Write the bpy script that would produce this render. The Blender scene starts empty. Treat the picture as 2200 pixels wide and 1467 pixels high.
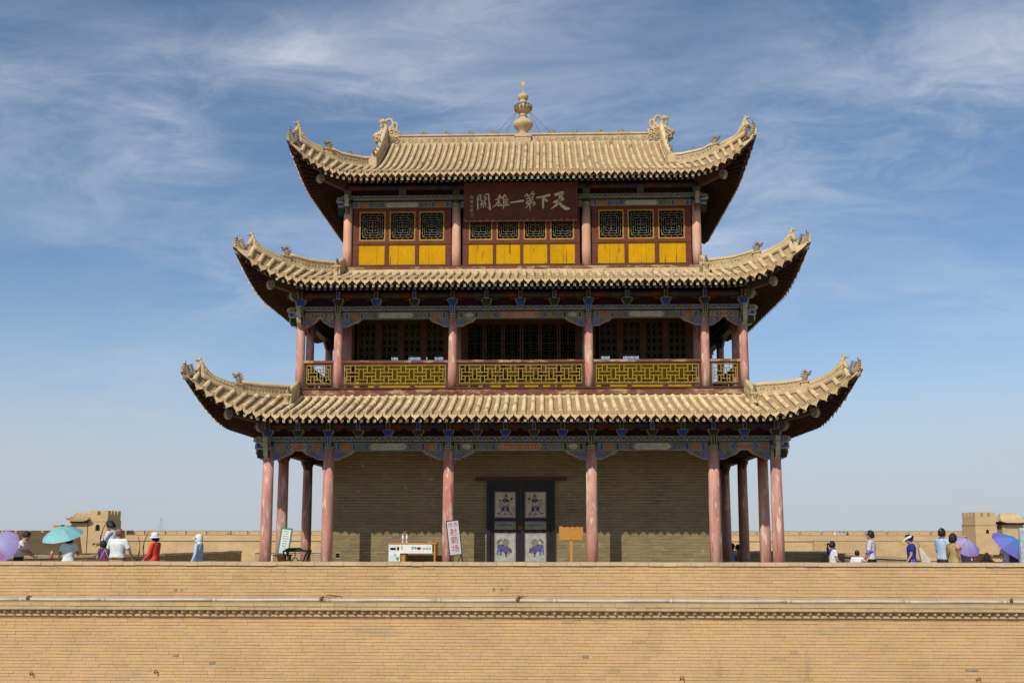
import bpy, math, random
from math import sin, cos, pi, radians
from mathutils import Vector, Matrix
random.seed(7)
SC = bpy.context.scene
COL = SC.collection

# ------------------------------------------------------------------ camera
cam_data = bpy.data.cameras.new('camera')
cam = bpy.data.objects.new('camera', cam_data); COL.objects.link(cam)
PITCH, YAW, ROLL = 0.1374, 0.0328, 0.0006
F_ = Vector((-sin(YAW)*cos(PITCH), cos(YAW)*cos(PITCH), sin(PITCH)))
R_ = Vector((cos(YAW), sin(YAW), 0)); U_ = R_.cross(F_)
R2 = R_*cos(ROLL)+U_*sin(ROLL); U2 = -R_*sin(ROLL)+U_*cos(ROLL)
M = Matrix(((R2.x, U2.x, -F_.x, 0.6572), (R2.y, U2.y, -F_.y, -26.5), (R2.z, U2.z, -F_.z, 1.10), (0, 0, 0, 1)))
cam.matrix_world = M
cam_data.sensor_width = 36; cam_data.lens = 2129.87/2200*36
cam_data.shift_y = 0.0500
cam_data.clip_start = 0.5; cam_data.clip_end = 20000
SC.camera = cam

# ------------------------------------------------------------------ sky and sun
SUN_EL, SUN_AZ = radians(41), radians(24)          # sun stands to the front left of the tower
to_sun = Vector((-sin(SUN_AZ)*cos(SUN_EL), -cos(SUN_AZ)*cos(SUN_EL), sin(SUN_EL)))
world = bpy.data.worlds.new('World'); SC.world = world; world.use_nodes = True
wn, wl = world.node_tree.nodes, world.node_tree.links
wn.clear()
def wnode(t, **k):
    n = wn.new(t)
    for a, v in k.items(): setattr(n, a, v)
    return n
w_out = wnode('ShaderNodeOutputWorld'); w_bg = wnode('ShaderNodeBackground')
w_bg.inputs['Strength'].default_value = 0.105
w_sky = wnode('ShaderNodeTexSky', sky_type='NISHITA', sun_disc=False)
w_sky.sun_elevation = SUN_EL
w_sky.sun_rotation = math.atan2(to_sun.x, to_sun.y)
w_sky.altitude = 1700; w_sky.air_density = 1.0; w_sky.dust_density = 1.2; w_sky.ozone_density = 2.0
w_tc = wnode('ShaderNodeTexCoord')
def vm(op, a, b=None):
    n = wnode('ShaderNodeVectorMath', operation=op)
    for i, v in enumerate((a, b)):
        if v is None: continue
        if hasattr(v, 'node'): wl.new(v, n.inputs[i])
        else: n.inputs[i].default_value = v
    return n.outputs[0]
def ma(op, a, b=None, clamp=False):
    n = wnode('ShaderNodeMath', operation=op); n.use_clamp = clamp
    for i, v in enumerate((a, b)):
        if v is None: continue
        if hasattr(v, 'node'): wl.new(v, n.inputs[i])
        else: n.inputs[i].default_value = v
    return n.outputs[0]
w_sep = wnode('ShaderNodeSeparateXYZ'); wl.new(w_tc.outputs['Generated'], w_sep.inputs[0])
zz = ma('MAXIMUM', w_sep.outputs['Z'], 0.0)
den = ma('ADD', zz, 0.22)
w_comb = wnode('ShaderNodeCombineXYZ')
wl.new(ma('DIVIDE', w_sep.outputs['X'], den), w_comb.inputs[0])
wl.new(ma('DIVIDE', w_sep.outputs['Y'], den), w_comb.inputs[1])
def wnoise(vec, scale, detail, rough, dist=0.0):
    n = wnode('ShaderNodeTexNoise'); wl.new(vec, n.inputs['Vector'])
    n.inputs['Scale'].default_value = scale; n.inputs['Detail'].default_value = detail
    n.inputs['Roughness'].default_value = rough; n.inputs['Distortion'].default_value = dist
    return n.outputs[0]
def wramp(v, a, b, smooth=True):
    n = wnode('ShaderNodeMapRange', interpolation_type='SMOOTHSTEP' if smooth else 'LINEAR')
    wl.new(v, n.inputs['Value'])
    n.inputs['From Min'].default_value = a; n.inputs['From Max'].default_value = b
    return n.outputs[0]
w_map = wnode('ShaderNodeMapping'); wl.new(w_comb.outputs[0], w_map.inputs['Vector'])
w_map.inputs['Rotation'].default_value = (0, 0, radians(28)); w_map.inputs['Scale'].default_value = (1.0, 1.75, 1)
w_map.inputs['Location'].default_value = (3.1, 0.7, 0)
warp = wnode('ShaderNodeTexNoise'); wl.new(w_map.outputs[0], warp.inputs['Vector']); warp.inputs['Scale'].default_value = 1.1
warped = vm('ADD', w_map.outputs[0], vm('SCALE', warp.outputs['Color']))
warped.node.inputs[1].links[0].from_node.inputs['Scale'].default_value = 0.55
big = wramp(wnoise(w_comb.outputs[0], 0.75, 3, 0.5), 0.40, 0.75)       # where the veil is thick
w_sep2 = wnode('ShaderNodeSeparateXYZ'); wl.new(warped, w_sep2.inputs[0])
w_uv = wnode('ShaderNodeSeparateXYZ')
wl.new(vm('ADD', w_comb.outputs[0], vm('SCALE', warp.outputs['Color'])), w_uv.inputs[0])
w_uv.inputs[0].links[0].from_node.inputs[1].links[0].from_node.inputs['Scale'].default_value = 0.22
for u0, v0, su, sv, wt in ((-.34, 1.34, .17, .10, 1.0), (-.12, 1.46, .22, .10, .75), (-.56, 1.52, .09, .13, .75), (-.75, 1.34, .22, .12, .35), (.42, 1.66, .28, .16, .55), (.62, 1.36, .22, .10, .40), (.30, 2.0, .30, .16, .40), (-.62, 2.0, .28, .22, .50), (.95, 2.15, .3, .25, .45), (-1.0, 2.6, .5, .4, .30), (-.1, 1.25, .12, .08, .4),
                               (1.6, 0.6, .5, .4, .6), (-1.4, 0.2, .6, .5, .6), (0.2, -0.9, .8, .5, .7), (-.9, -1.6, .6, .6, .5)):      # veils of cirrus, in front and overhead and behind
    du = ma('DIVIDE', ma('SUBTRACT', w_uv.outputs['X'], u0+.11), su); dv = ma('DIVIDE', ma('SUBTRACT', w_uv.outputs['Y'], v0+.11), sv)
    gse = ma('EXPONENT', ma('MULTIPLY', ma('ADD', ma('MULTIPLY', du, du), ma('MULTIPLY', dv, dv)), -1.0))
    big = ma('ADD', big, ma('MULTIPLY', gse, wt))
big = ma('MULTIPLY', big, 1.05)
wisp = wramp(wnoise(warped, 1.7, 12, 0.64, 0.4), 0.34, 0.70)
fine = wramp(wnoise(warped, 6.5, 10, 0.70, 0.8), 0.40, 0.72)
cl = ma('MULTIPLY', big, ma('ADD', 0.07, ma('ADD', ma('MULTIPLY', wisp, 0.70), ma('MULTIPLY', fine, 0.36))))
cl = ma('ADD', cl, ma('MULTIPLY', wisp, 0.10))
cl = ma('MULTIPLY', cl, 0.74, True)
def wmix(f, a, b):
    n = wnode('ShaderNodeMix', data_type='RGBA')
    if hasattr(f, 'node'): wl.new(f, n.inputs[0])
    else: n.inputs[0].default_value = f
    for i, v in ((6, a), (7, b)):
        if hasattr(v, 'node'): wl.new(v, n.inputs[i])
        else: n.inputs[i].default_value = v
    return n.outputs[2]
hz = wramp(ma('MULTIPLY', zz, -1.0), -0.30, 0.0)                        # dusty haze low over the plain
hz = ma('MULTIPLY', ma('POWER', hz, 1.5), 0.9)
tint = wnode('ShaderNodeMix', data_type='RGBA', blend_type='MULTIPLY'); tint.inputs[0].default_value = 1
wl.new(w_sky.outputs[0], tint.inputs[6]); tint.inputs[7].default_value = (0.95, 1.07, 1.10, 1)
sky_c = wmix(cl, tint.outputs[2], (5.7, 6.25, 7.2, 1))
sky_c = wmix(hz, sky_c, (4.6, 4.95, 5.6, 1))
wl.new(sky_c, w_bg.inputs['Color']); wl.new(w_bg.outputs[0], w_out.inputs['Surface'])

sun_d = bpy.data.lights.new('sun', 'SUN'); sun_d.energy = 4.2; sun_d.angle = radians(0.53); sun_d.color = (1.0, 0.93, 0.82)
sun = bpy.data.objects.new('sun', sun_d); COL.objects.link(sun)
sun.rotation_euler = to_sun.to_track_quat('Z', 'Y').to_euler(); sun.location = to_sun*60

SC.view_settings.view_transform = 'Standard'; SC.view_settings.look = 'None'
SC.view_settings.gamma = 1.0; SC.view_settings.exposure = 0.0
SC.render.engine = 'CYCLES'
SC.cycles.max_bounces = 6; SC.cycles.diffuse_bounces = 3; SC.cycles.use_denoising = True

# ------------------------------------------------------------------ materials
def mk(name, col=None, rough=0.85, var=0.25, vs=3.0, stretch=(1, 1, 1), bump=0.0, bs=40.0, rnd=0.0, flakes=(), spec=0.25, fine=0.0):
    """Principled material; col None reads the face colours; flakes = [(colour, scale, threshold, softness, stretch)]"""
    m = bpy.data.materials.new(name); m.use_nodes = True
    nt = m.node_tree; N, L = nt.nodes, nt.links
    b = N['Principled BSDF']; b.inputs['Roughness'].default_value = rough
    b.inputs['Specular IOR Level'].default_value = spec
    geo = N.new('ShaderNodeNewGeometry')
    def noise(scale, st=(1, 1, 1), detail=6, rough_=0.6):
        mp = N.new('ShaderNodeMapping'); L.new(geo.outputs['Position'], mp.inputs['Vector'])
        mp.inputs['Scale'].default_value = [scale*s for s in st]
        n = N.new('ShaderNodeTexNoise'); L.new(mp.outputs[0], n.inputs['Vector'])
        n.inputs['Scale'].default_value = 1.0; n.inputs['Detail'].default_value = detail; n.inputs['Roughness'].default_value = rough_
        return n.outputs[0]
    def mr(v, a, b_, c, d):
        n = N.new('ShaderNodeMapRange'); L.new(v, n.inputs['Value'])
        for k, x in zip(('From Min', 'From Max', 'To Min', 'To Max'), (a, b_, c, d)): n.inputs[k].default_value = x
        return n.outputs[0]
    if col is None:
        a = N.new('ShaderNodeAttribute'); a.attribute_name = 'Col'; c = a.outputs['Color']
    else:
        r = N.new('ShaderNodeRGB'); r.outputs[0].default_value = (*col, 1); c = r.outputs[0]
    def mul(c, f):
        n = N.new('ShaderNodeMix'); n.data_type = 'RGBA'; n.blend_type = 'MULTIPLY'; n.inputs[0].default_value = 1
        L.new(c, n.inputs[6]); L.new(f, n.inputs[7]); return n.outputs[2]
    if var: c = mul(c, mr(noise(vs, stretch), 0.3, 0.7, 1-var, 1+var))
    if fine: c = mul(c, mr(noise(vs*14, stretch, 4), 0.3, 0.7, 1-fine, 1+fine))
    if rnd:
        oi = N.new('ShaderNodeObjectInfo'); c = mul(c, mr(oi.outputs['Random'], 0, 1, 1-rnd, 1+rnd))
    for fc, fs, th, soft, st in flakes:
        f = mr(noise(fs, st, 8, 0.65), th, th+soft, 0, 1)
        n = N.new('ShaderNodeMix'); n.data_type = 'RGBA'; L.new(f, n.inputs[0]); L.new(c, n.inputs[6]); n.inputs[7].default_value = (*fc, 1)
        c = n.outputs[2]
    L.new(c, b.inputs['Base Color'])
    if bump:
        bp = N.new('ShaderNodeBump'); bp.inputs['Strength'].default_value = bump; bp.inputs['Distance'].default_value = 0.02
        L.new(noise(bs, stretch if stretch != (1, 1, 1) else (1, 1, 1)), bp.inputs['Height']); L.new(bp.outputs[0], b.inputs['Normal'])
    return m

CLAY = (0.56, 0.43, 0.245)
MAT = dict(
    tile=mk('clay_tile', None, 0.9, 0.14, 2.2, bump=0.35, bs=55, rnd=0.10, fine=0.10, flakes=[((0.40, 0.28, 0.15), 3.5, 0.60, 0.16, (1, 1, 1)), ((0.60, 0.49, 0.35), 2.0, 0.60, 0.15, (1, 1, 1)), ((0.20, 0.15, 0.08), 12, 0.68, 0.05, (1, 1, 1))]),
    pan=mk('shaded_pan_clay', (0.37, 0.265, 0.14), 0.95, 0.2, 2.5, bump=0.4, bs=50, fine=0.15),  # dust and the shade of the grooves are both darkened into this clay
    clay=mk('carved_clay', (0.48, 0.37, 0.215), 0.92, 0.18, 2.5, bump=0.5, bs=38, fine=0.14, flakes=[((0.30, 0.22, 0.13), 7, 0.62, 0.15, (1, 1, 1))]),
    clay_dark=mk('weathered_clay', (0.26, 0.21, 0.13), 0.92, 0.25, 4, bump=0.5, bs=45, fine=0.15),
    brick=mk('sandy_brick', None, 0.93, 0.10, 0.9, bump=0.30, bs=45, rnd=0.05, fine=0.06,
             flakes=[((0.36, 0.285, 0.17), 0.9, 0.57, 0.14, (0.5, 1, 1.9)), ((0.50, 0.35, 0.195), 2.5, 0.60, 0.15, (0.5, 1, 1.6)), ((0.43, 0.285, 0.13), 5, 0.62, 0.1, (.35, 1, 2)), ((0.30, 0.215, 0.115), 0.6, 0.66, 0.1, (1.6, 1, .5))]),
    mortar=mk('mud_mortar', (0.36, 0.235, 0.085), 0.95, 0.15, 3, bump=0.4, bs=30),
    graybrick=mk('grey_brick', None, 0.93, 0.14, 1.2, bump=0.3, bs=40, rnd=0.07, fine=0.10,
                 flakes=[((0.33, 0.285, 0.19), 3.4, 0.64, 0.04, (1, 1, 1.7)), ((0.46, 0.40, 0.28), 9, 0.665, 0.04, (1, 1, 1.3)), ((0.11, 0.085, 0.05), 1.3, 0.60, 0.12, (.7, 1, 1.3))]),
    graymortar=mk('pale_mortar', (0.44, 0.37, 0.225), 0.95, 0.2, 3),
    column=mk('rose_column_paint', (0.44, 0.205, 0.165), 0.75, 0.16, 2.0, (1, 1, 0.35), bump=0.15, bs=14, fine=0.10,
              flakes=[((0.53, 0.325, 0.26), 4, 0.44, 0.2, (1, 1, 0.14)), ((0.40, 0.115, 0.10), 3, 0.57, 0.12, (1, 1, 0.2)), ((0.61, 0.47, 0.36), 8, 0.545, 0.07, (1, 1, 0.24)), ((0.30, 0.10, 0.09), 7, 0.60, 0.06, (1.4, 1.4, 0.12)), ((0.15, 0.06, 0.05), 9, 0.66, 0.03, (2.2, 2.2, 0.05))]),
    column3=mk('bleached_column_paint', (0.56, 0.31, 0.215), 0.7, 0.15, 2.2, (1, 1, 0.3), bump=0.12, bs=14, fine=0.08,
               flakes=[((0.60, 0.42, 0.31), 8, 0.50, 0.2, (1, 1, 0.15)), ((0.45, 0.17, 0.09), 8, 0.64, 0.1, (1, 1, 0.2))]),
    red=mk('dark_red_wood', (0.115, 0.032, 0.021), 0.75, 0.3, 3, (1, 1, 3), bump=0.2, bs=12, fine=0.12,
           flakes=[((0.26, 0.15, 0.10), 7, 0.66, 0.06, (1, 1, 2.5))]),
    peeled=mk('peeled_red_board', (0.15, 0.055, 0.035), 0.85, 0.35, 3, (1, 1, 3), bump=0.5, bs=14, fine=0.15,
              flakes=[((0.40, 0.28, 0.16), 2.2, 0.50, 0.12, (1, 1, 2.5)), ((0.30, 0.18, 0.11), 10, 0.62, 0.05, (1, 1, 2.5))]),
    wood=mk('brown_wood', (0.075, 0.036, 0.02), 0.8, 0.3, 3, bump=0.2, bs=20, fine=0.1),
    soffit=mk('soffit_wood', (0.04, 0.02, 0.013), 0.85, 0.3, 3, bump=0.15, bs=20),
    yellow=mk('yellow_panel_paint', (0.49, 0.265, 0.004), 0.75, 0.10, 2, (1, 1, 0.3), bump=0.12, bs=10, fine=0.09, spec=.05,
              flakes=[((0.085, 0.04, 0.012), 15, 0.60, 0.06, (1.3, 1, 0.10)), ((0.30, 0.16, 0.03), 22, 0.60, 0.1, (1, 1, .5)), ((0.40, 0.20, 0.015), 6, 0.62, 0.1, (1, 1, 0.25))]),
    olive=mk('olive_lattice_paint', (0.27, 0.185, 0.03), 0.6, 0.22, 4, fine=0.15, flakes=[((0.5, 0.4, 0.25), 11, 0.60, 0.1, (1, 1, 1))]),
    wornyellow=mk('worn_yellow_frame', (0.32, 0.185, 0.018), 0.65, 0.2, 5, fine=0.1),
    lattice=mk('grey_green_lattice', (0.21, 0.19, 0.125), 0.7, 0.15, 5),
    lattice2=mk('brown_lattice', (0.065, 0.053, 0.035), 0.8, 0.2, 5),
    dark=mk('interior_shade', (0.012, 0.009, 0.007), 0.9, 0),  # near-black colour stands in for the shade inside rooms and openings
    black=mk('black_door_paint', (0.014, 0.012, 0.012), 0.5, 0.3, 3, bump=0.1, bs=18),
    paint=mk('painted_wood', None, 0.7, 0.22, 6, fine=0.25),
    plain=mk('plain_colour', None, 0.7, 0.06, 6),
    ochre=mk('ochre_wood', (0.46, 0.215, 0.032), 0.6, 0.2, 3, (0.5, 1, 5), bump=0.1, bs=12),
    ground=mk('desert_ground', (0.36, 0.27, 0.165), 0.95, 0.2, 0.05, fine=0.2),
    paving=mk('dusty_paving', (0.42, 0.33, 0.20), 0.95, 0.2, 1.5, bump=0.3, bs=10, fine=0.1),
    earth=mk('rammed_earth', (0.43, 0.31, 0.165), 0.95, 0.18, 0.22, (1, 1, 2.2), bump=0.6, bs=1.6, fine=0.14,
             flakes=[((0.33, 0.225, 0.11), 0.55, 0.60, 0.08, (1, 1, 3.0))]),
    farbrick=mk('far_brick', (0.46, 0.335, 0.185), 0.95, 0.10, 0.3, (1, 1, 2.5), bump=0.3, bs=3, fine=0.07),
    parapetbrick=mk('parapet_brick', None, 0.95, 0.15, 1.5, bump=0.3, bs=30, fine=0.1),  # one brick finish for all low parapets, tone set by face colours
    pipe=mk('grey_plastic_pipe', (0.43, 0.41, 0.37), 0.45, 0.12, 3, spec=0.4),
    rust=mk('rusty_iron', (0.17, 0.075, 0.025), 0.85, 0.35, 20, bump=0.3, bs=60),
    iron=mk('black_iron', (0.02, 0.018, 0.018), 0.5, 0.2, 8),
    gold=mk('gilt_metal', (0.46, 0.31, 0.12), 0.45, 0.15, 8, spec=0.5),
    skin=mk('skin', (0.42, 0.24, 0.16), 0.55, 0.06, 20),
    tan=mk('tanned_skin', (0.29, 0.155, 0.095), 0.55, 0.06, 20),
    hair=mk('black_hair', (0.012, 0.010, 0.010), 0.5, 0.3, 60, bump=0.3, bs=120),
    greyhair=mk('grey_hair', (0.10, 0.095, 0.09), 0.6, 0.3, 60, bump=0.3, bs=120),
    wire=mk('steel_wire', (0.10, 0.12, 0.15), 0.5, 0),
)
MAT['paint'].node_tree.nodes['Principled BSDF'].inputs['Specular IOR Level'].default_value = 0.15
_cm = {}
def cmat(col, rough=0.8, var=0.10):
    k = (tuple(round(c, 3) for c in col), rough)
    if k not in _cm: _cm[k] = mk('cloth_%d' % len(_cm), col, rough, var, 9, bump=0.35, bs=26)
    return _cm[k]

# ------------------------------------------------------------------ mesh builder
class MB:
    def __init__(s, tf=None): s.v = []; s.f = []; s.c = []; s.tf = tf; s.col = CLAY
    def add(s, vs, fs, col=None):
        n = len(s.v)
        s.v += [tuple(s.tf(*p)) for p in vs] if s.tf else [tuple(p) for p in vs]
        s.f += [tuple(n+i for i in f) for f in fs]
        s.c += [col or s.col]*len(fs)
    def box(s, x0, x1, y0, y1, z0, z1, col=None, skip=''):
        vs = [(x0, y0, z0), (x1, y0, z0), (x1, y1, z0), (x0, y1, z0), (x0, y0, z1), (x1, y0, z1), (x1, y1, z1), (x0, y1, z1)]
        fs = {'b': (3, 2, 1, 0), 't': (4, 5, 6, 7), 'f': (0, 1, 5, 4), 'k': (2, 3, 7, 6), 'l': (3, 0, 4, 7), 'r': (1, 2, 6, 5)}
        s.add(vs, [f for k, f in fs.items() if k not in skip], col)
    def beam(s, a, b, w, h, col=None, up=(0, 0, 1)):
        a, b = Vector(a), Vector(b); d = (b-a).normalized(); u = Vector(up)
        r = d.cross(u); r = r.normalized() if r.length > 1e-5 else Vector((1, 0, 0)); u = r.cross(d)
        vs = [p + r*sx*w/2 + u*sz*h/2 for p in (a, b) for sx, sz in ((-1, -1), (1, -1), (1, 1), (-1, 1))]
        s.add(vs, [(0, 1, 2, 3), (7, 6, 5, 4), (0, 4, 5, 1), (1, 5, 6, 2), (2, 6, 7, 3), (3, 7, 4, 0)], col)
    def tube(s, pts, rad, n=6, col=None, flat=(1, 1), ref=(0, 0, 1), cap=True):
        pts = [Vector(p) for p in pts]; m = len(pts)
        if not hasattr(rad, '__len__'): rad = [rad]*m
        vs = []; ref = Vector(ref)
        for i, p in enumerate(pts):
            d = (pts[min(i+1, m-1)]-pts[max(i-1, 0)]).normalized()
            r = d.cross(ref)
            if r.length < 0.05: r = d.cross(Vector((0, 1, 0)) if abs(d.y) < .9 else Vector((1, 0, 0)))
            r.normalize(); u = r.cross(d)
            for k in range(n):
                a = 2*pi*k/n; vs.append(p + r*cos(a)*rad[i]*flat[0] + u*sin(a)*rad[i]*flat[1])
        fs = [(i*n+k, i*n+(k+1) % n, (i+1)*n+(k+1) % n, (i+1)*n+k) for i in range(m-1) for k in range(n)]
        if cap: fs += [tuple(range(n-1, -1, -1)), tuple((m-1)*n+k for k in range(n))]
        s.add(vs, fs, col)
    def lathe(s, prof, c=(0, 0, 0), n=16, col=None, axis='z'):
        vs = []
        for r, h in prof:
            for k in range(n):
                a = 2*pi*k/n; p = (r*cos(a), r*sin(a), h)
                if axis == 'y': p = (p[0], p[2], p[1])
                if axis == 'x': p = (p[2], p[0], p[1])
                vs.append((c[0]+p[0], c[1]+p[1], c[2]+p[2]))
        m = len(prof)
        fs = [(i*n+k, i*n+(k+1) % n, (i+1)*n+(k+1) % n, (i+1)*n+k) for i in range(m-1) for k in range(n)]
        fs += [tuple(range(n-1, -1, -1)), tuple((m-1)*n+k for k in range(n))]
        s.add(vs, fs, col)
    def prism(s, poly, lo, hi, plane='xz', col=None):
        """poly: 2D outline; extruded from lo to hi along the third axis"""
        P = {'xz': lambda a, b, t: (a, t, b), 'yz': lambda a, b, t: (t, a, b), 'xy': lambda a, b, t: (a, b, t)}[plane]
        n = len(poly); vs = [P(a, b, lo) for a, b in poly]+[P(a, b, hi) for a, b in poly]
        fs = [(i, (i+1) % n, n+(i+1) % n, n+i) for i in range(n)]+[tuple(range(n-1, -1, -1)), tuple(range(n, 2*n))]
        s.add(vs, fs, col)
    def poly(s, pts, col=None): s.add(pts, [tuple(range(len(pts)))], col)
    def ell(s, c, r, n=10, m=7, col=None, rot=None):
        vs = []; R = rot or Matrix.Identity(3); c = Vector(c)
        for i in range(m+1):
            t = -pi/2+pi*i/m; rr = max(cos(t), 0.02)
            for k in range(n):
                a = 2*pi*k/n; vs.append(c + R @ Vector((r[0]*rr*cos(a), r[1]*rr*sin(a), r[2]*sin(t))))
        fs = [(i*n+k, i*n+(k+1) % n, (i+1)*n+(k+1) % n, (i+1)*n+k) for i in range(m) for k in range(n)]
        fs += [tuple(range(n-1, -1, -1)), tuple(m*n+k for k in range(n))]
        s.add(vs, fs, col)
    def mesh(s, name, mat, smooth=False):
        me = bpy.data.meshes.new(name); me.from_pydata(s.v, [], s.f)
        at = me.attributes.new('Col', 'FLOAT_COLOR', 'FACE')
        flat = []
        for c in s.c: flat += [c[0], c[1], c[2], 1.0]
        at.data.foreach_set('color', flat)
        if smooth: me.polygons.foreach_set('use_smooth', [True]*len(me.polygons))
        for m in (mat if isinstance(mat, (list, tuple)) else [mat]): me.materials.append(MAT[m] if isinstance(m, str) else m)
        return me
    def build(s, name, mat, parent=None, smooth=False, **k):
        return put(name, s.mesh(name, mat, smooth), parent, **k)

def put(name, me, parent=None, label=None, cat=None, group=None, kind=None, loc=None, mtx=None):
    o = bpy.data.objects.new(name, me); COL.objects.link(o)
    if parent is not None: o.parent = parent
    if mtx is not None: o.matrix_local = mtx
    if loc is not None: o.location = loc
    for k, v in (('label', label), ('category', cat), ('group', group), ('kind', kind)):
        if v: o[k] = v
    return o
def thing(name, label, cat, loc=(0, 0, 0), rz=0, group=None):
    o = put(name, None, None, label, cat, group); o.location = loc; o.rotation_euler = (0, 0, rz); return o
def lerp(a, b, t): return a+(b-a)*t
def interp(tab, u):
    if u <= tab[0][0]: return tab[0][1]
    for (a, x), (b, y) in zip(tab, tab[1:]):
        if u <= b:
            t = (u-a)/(b-a); t = t*t*(3-2*t)*0.35+t*0.65; return lerp(x, y, t)
    return tab[-1][1]
def jit(c, a=0.1):
    k = 1+random.uniform(-a, a); return (c[0]*k, c[1]*k*random.uniform(.97, 1.03), c[2]*k*random.uniform(.94, 1.06))
# ------------------------------------------------------------------ the gate tower: roofs
YC = 4.5
tower = thing('gate_tower', 'three storey gate tower with upturned clay tile roofs, standing on the brick platform', 'tower')
SIDES = {
    'front': lambda s, o, z: (s, YC-o, z), 'right': lambda s, o, z: (o, YC+s, z),
    'back': lambda s, o, z: (-s, YC+o, z), 'left': lambda s, o, z: (-o, YC-s, z)}

class Roof: pass
def make_roof(**k):
    r = Roof(); r.__dict__.update(k); return r
# L = half length, o = distance from the centre line; t = upper edge, p = corner tip, c = column ring below
R1 = make_roof(tx=6.21, ty=3.66, px=8.6, py=6.32, cx=6.78, cy=4.5, fl=0.42, Z0=4.02, Zt=4.77, rise=1.13, Q0=2.7, sp=0.240, rad=0.062, rsp=0.168,
    Zh=[(0, 4.78), (.15, 4.76), (.38, 4.72), (.53, 4.74), (.62, 4.78), (.74, 4.90), (.82, 5.03), (.9, 5.15), (1, 5.3)],
    thin=[(.57, .17), (.64, .16), (.74, .14), (.80, .18), (.85, .30)], curl=.30, head=(5.02, 5.40), beast=.31, ph=.30)
R2 = make_roof(tx=5.20, ty=2.86, px=7.75, py=5.2, cx=6.21, cy=3.66, fl=0.24, Z0=7.80, Zt=8.52, rise=0.95, Q0=2.45, sp=0.232, rad=0.060, rsp=0.165,
    Zh=[(0, 8.54), (.15, 8.5), (.32, 8.45), (.51, 8.49), (.62, 8.55), (.76, 8.68), (.83, 8.78), (1, 9.0)],
    thin=[(.57, .15), (.65, .13), (.76, .12), (.81, .17), (.84, .26)], curl=.25, head=(8.62, 9.05), beast=.29, ph=.30)
R3 = make_roof(tx=4.5, ty=2.2, px=6.62, py=4.32, cx=5.12, cy=2.82, fl=0.25, Z0=11.14, Zt=12.03, rise=0.98, Q0=2.1, sp=0.197, rad=0.053, rsp=0.168,
    Zh=[(0, 12.03), (.15, 11.93), (.4, 11.86), (.57, 11.95), (.72, 12.03), (.81, 12.10), (.9, 12.20), (1, 12.32)],
    thin=[(.60, .16), (.69, .13), (.79, .13), (.84, .26), (.88, .38)], curl=.25, head=(12.05, 12.5), beast=.27, ph=.30)
RIDGE_Z, RIDGE_X = 13.54, 4.5

class Panel:
    """one slope of a roof in its own frame: s along the eave, o outward"""
    def __init__(p, R, long):
        p.R = R; p.Lt, p.ot, p.Lp, p.op = (R.tx, R.ty, R.px, R.py) if long else (R.ty, R.tx, R.py, R.px)
        p.Lc, p.oc = (R.cx, R.cy) if long else (R.cy, R.cx)
        p.gable = R is R3 and long
    def eave(p, s):
        R = p.R; q = p.Lp-abs(s); t = min(1.15, max(0, (R.Q0-q)/R.Q0))
        return p.op-R.fl+R.fl*t**2.4, R.Z0+R.rise*t**2.4
    def top(p, s):
        a = abs(s)
        if a <= p.Lt: return (0.13, RIDGE_Z) if p.gable else (p.ot, p.R.Zt)
        u = (a-p.Lt)/(p.Lp-p.Lt); return p.ot+u*(p.op-p.ot), interp(p.R.Zh, u)-0.02
    def at(p, s, v, dz=0.0):
        o0, z0 = p.eave(s); o1, z1 = p.top(s)
        h = (0.6*v+0.4*v*v) if (p.gable and abs(s) <= p.Lt) else (0.8*v+0.2*v*v)
        return (s, o0+(o1-o0)*v, z0+(z1-z0)*h+dz)
    def length(p, s):
        o0, z0 = p.eave(s); o1, z1 = p.top(s); return math.hypot(o1-o0, z1-z0)*1.03
    def rows(p):
        n = int((p.Lp-0.12)/p.R.sp); return [(k+0.5)*p.R.sp*sg for k in range(n) for sg in (-1, 1) if (k+0.5)*p.R.sp < p.Lp-0.14]
    def z_at(p, s, o):
        o0, _ = p.eave(s); o1, _ = p.top(s); return p.at(s, (o0-o)/(o0-o1))[2]

def tile_shape(mb, n=6, disc=False):
    """unit cover tile: lower end at y=0, radius 1, runs to y=1"""
    vs = []
    for y, r in ((0, 1.0), (0.93, 0.93), (0.99, 0.86)):
        for k in range(n+1):
            a = pi*k/n; vs.append((cos(a)*r, y, sin(a)*r*1.12-0.05))
    w = n+1
    fs = [(i*w+k+1, i*w+k, (i+1)*w+k, (i+1)*w+k+1) for i in range(2) for k in range(n)]
    fs.append(tuple(range(w)))
    mb.add(vs, fs)
def disc_shape(mb, r, tilt=0.0):
    """the round end cap of an eave tile, with a raised rim and boss"""
    n = 12; prof = [(1.06*r, .012), (1.06*r, -.016), (.80*r, -.016), (.72*r, -.006), (.34*r, -.006), (.22*r, -.02), (.02*r, -.022)]
    vs = []
    for rr, y in prof:
        for k in range(n):
            a = 2*pi*k/n; vs.append((rr*cos(a), y, rr*sin(a)+r*0.0))
    m = len(prof)
    mb.add(vs, [(i*n+k, i*n+(k+1) % n, (i+1)*n+(k+1) % n, (i+1)*n+k) for i in range(m-1) for k in range(n)])
def place(mb, src, m, col=None):
    mb.add([m @ Vector(v) for v in src.v], src.f, col)
def frame(p, q, side=(1, 0, 0)):
    """matrix whose y axis runs p -> q and x axis stays near `side`"""
    y = (q-p).normalized(); z = Vector(side).cross(y).normalized(); x = y.cross(z)
    return Matrix(((x.x, y.x, z.x, p.x), (x.y, y.y, z.y, p.y), (x.z, y.z, z.z, p.z), (0, 0, 0, 1)))
_ut = MB(); tile_shape(_ut)
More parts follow.
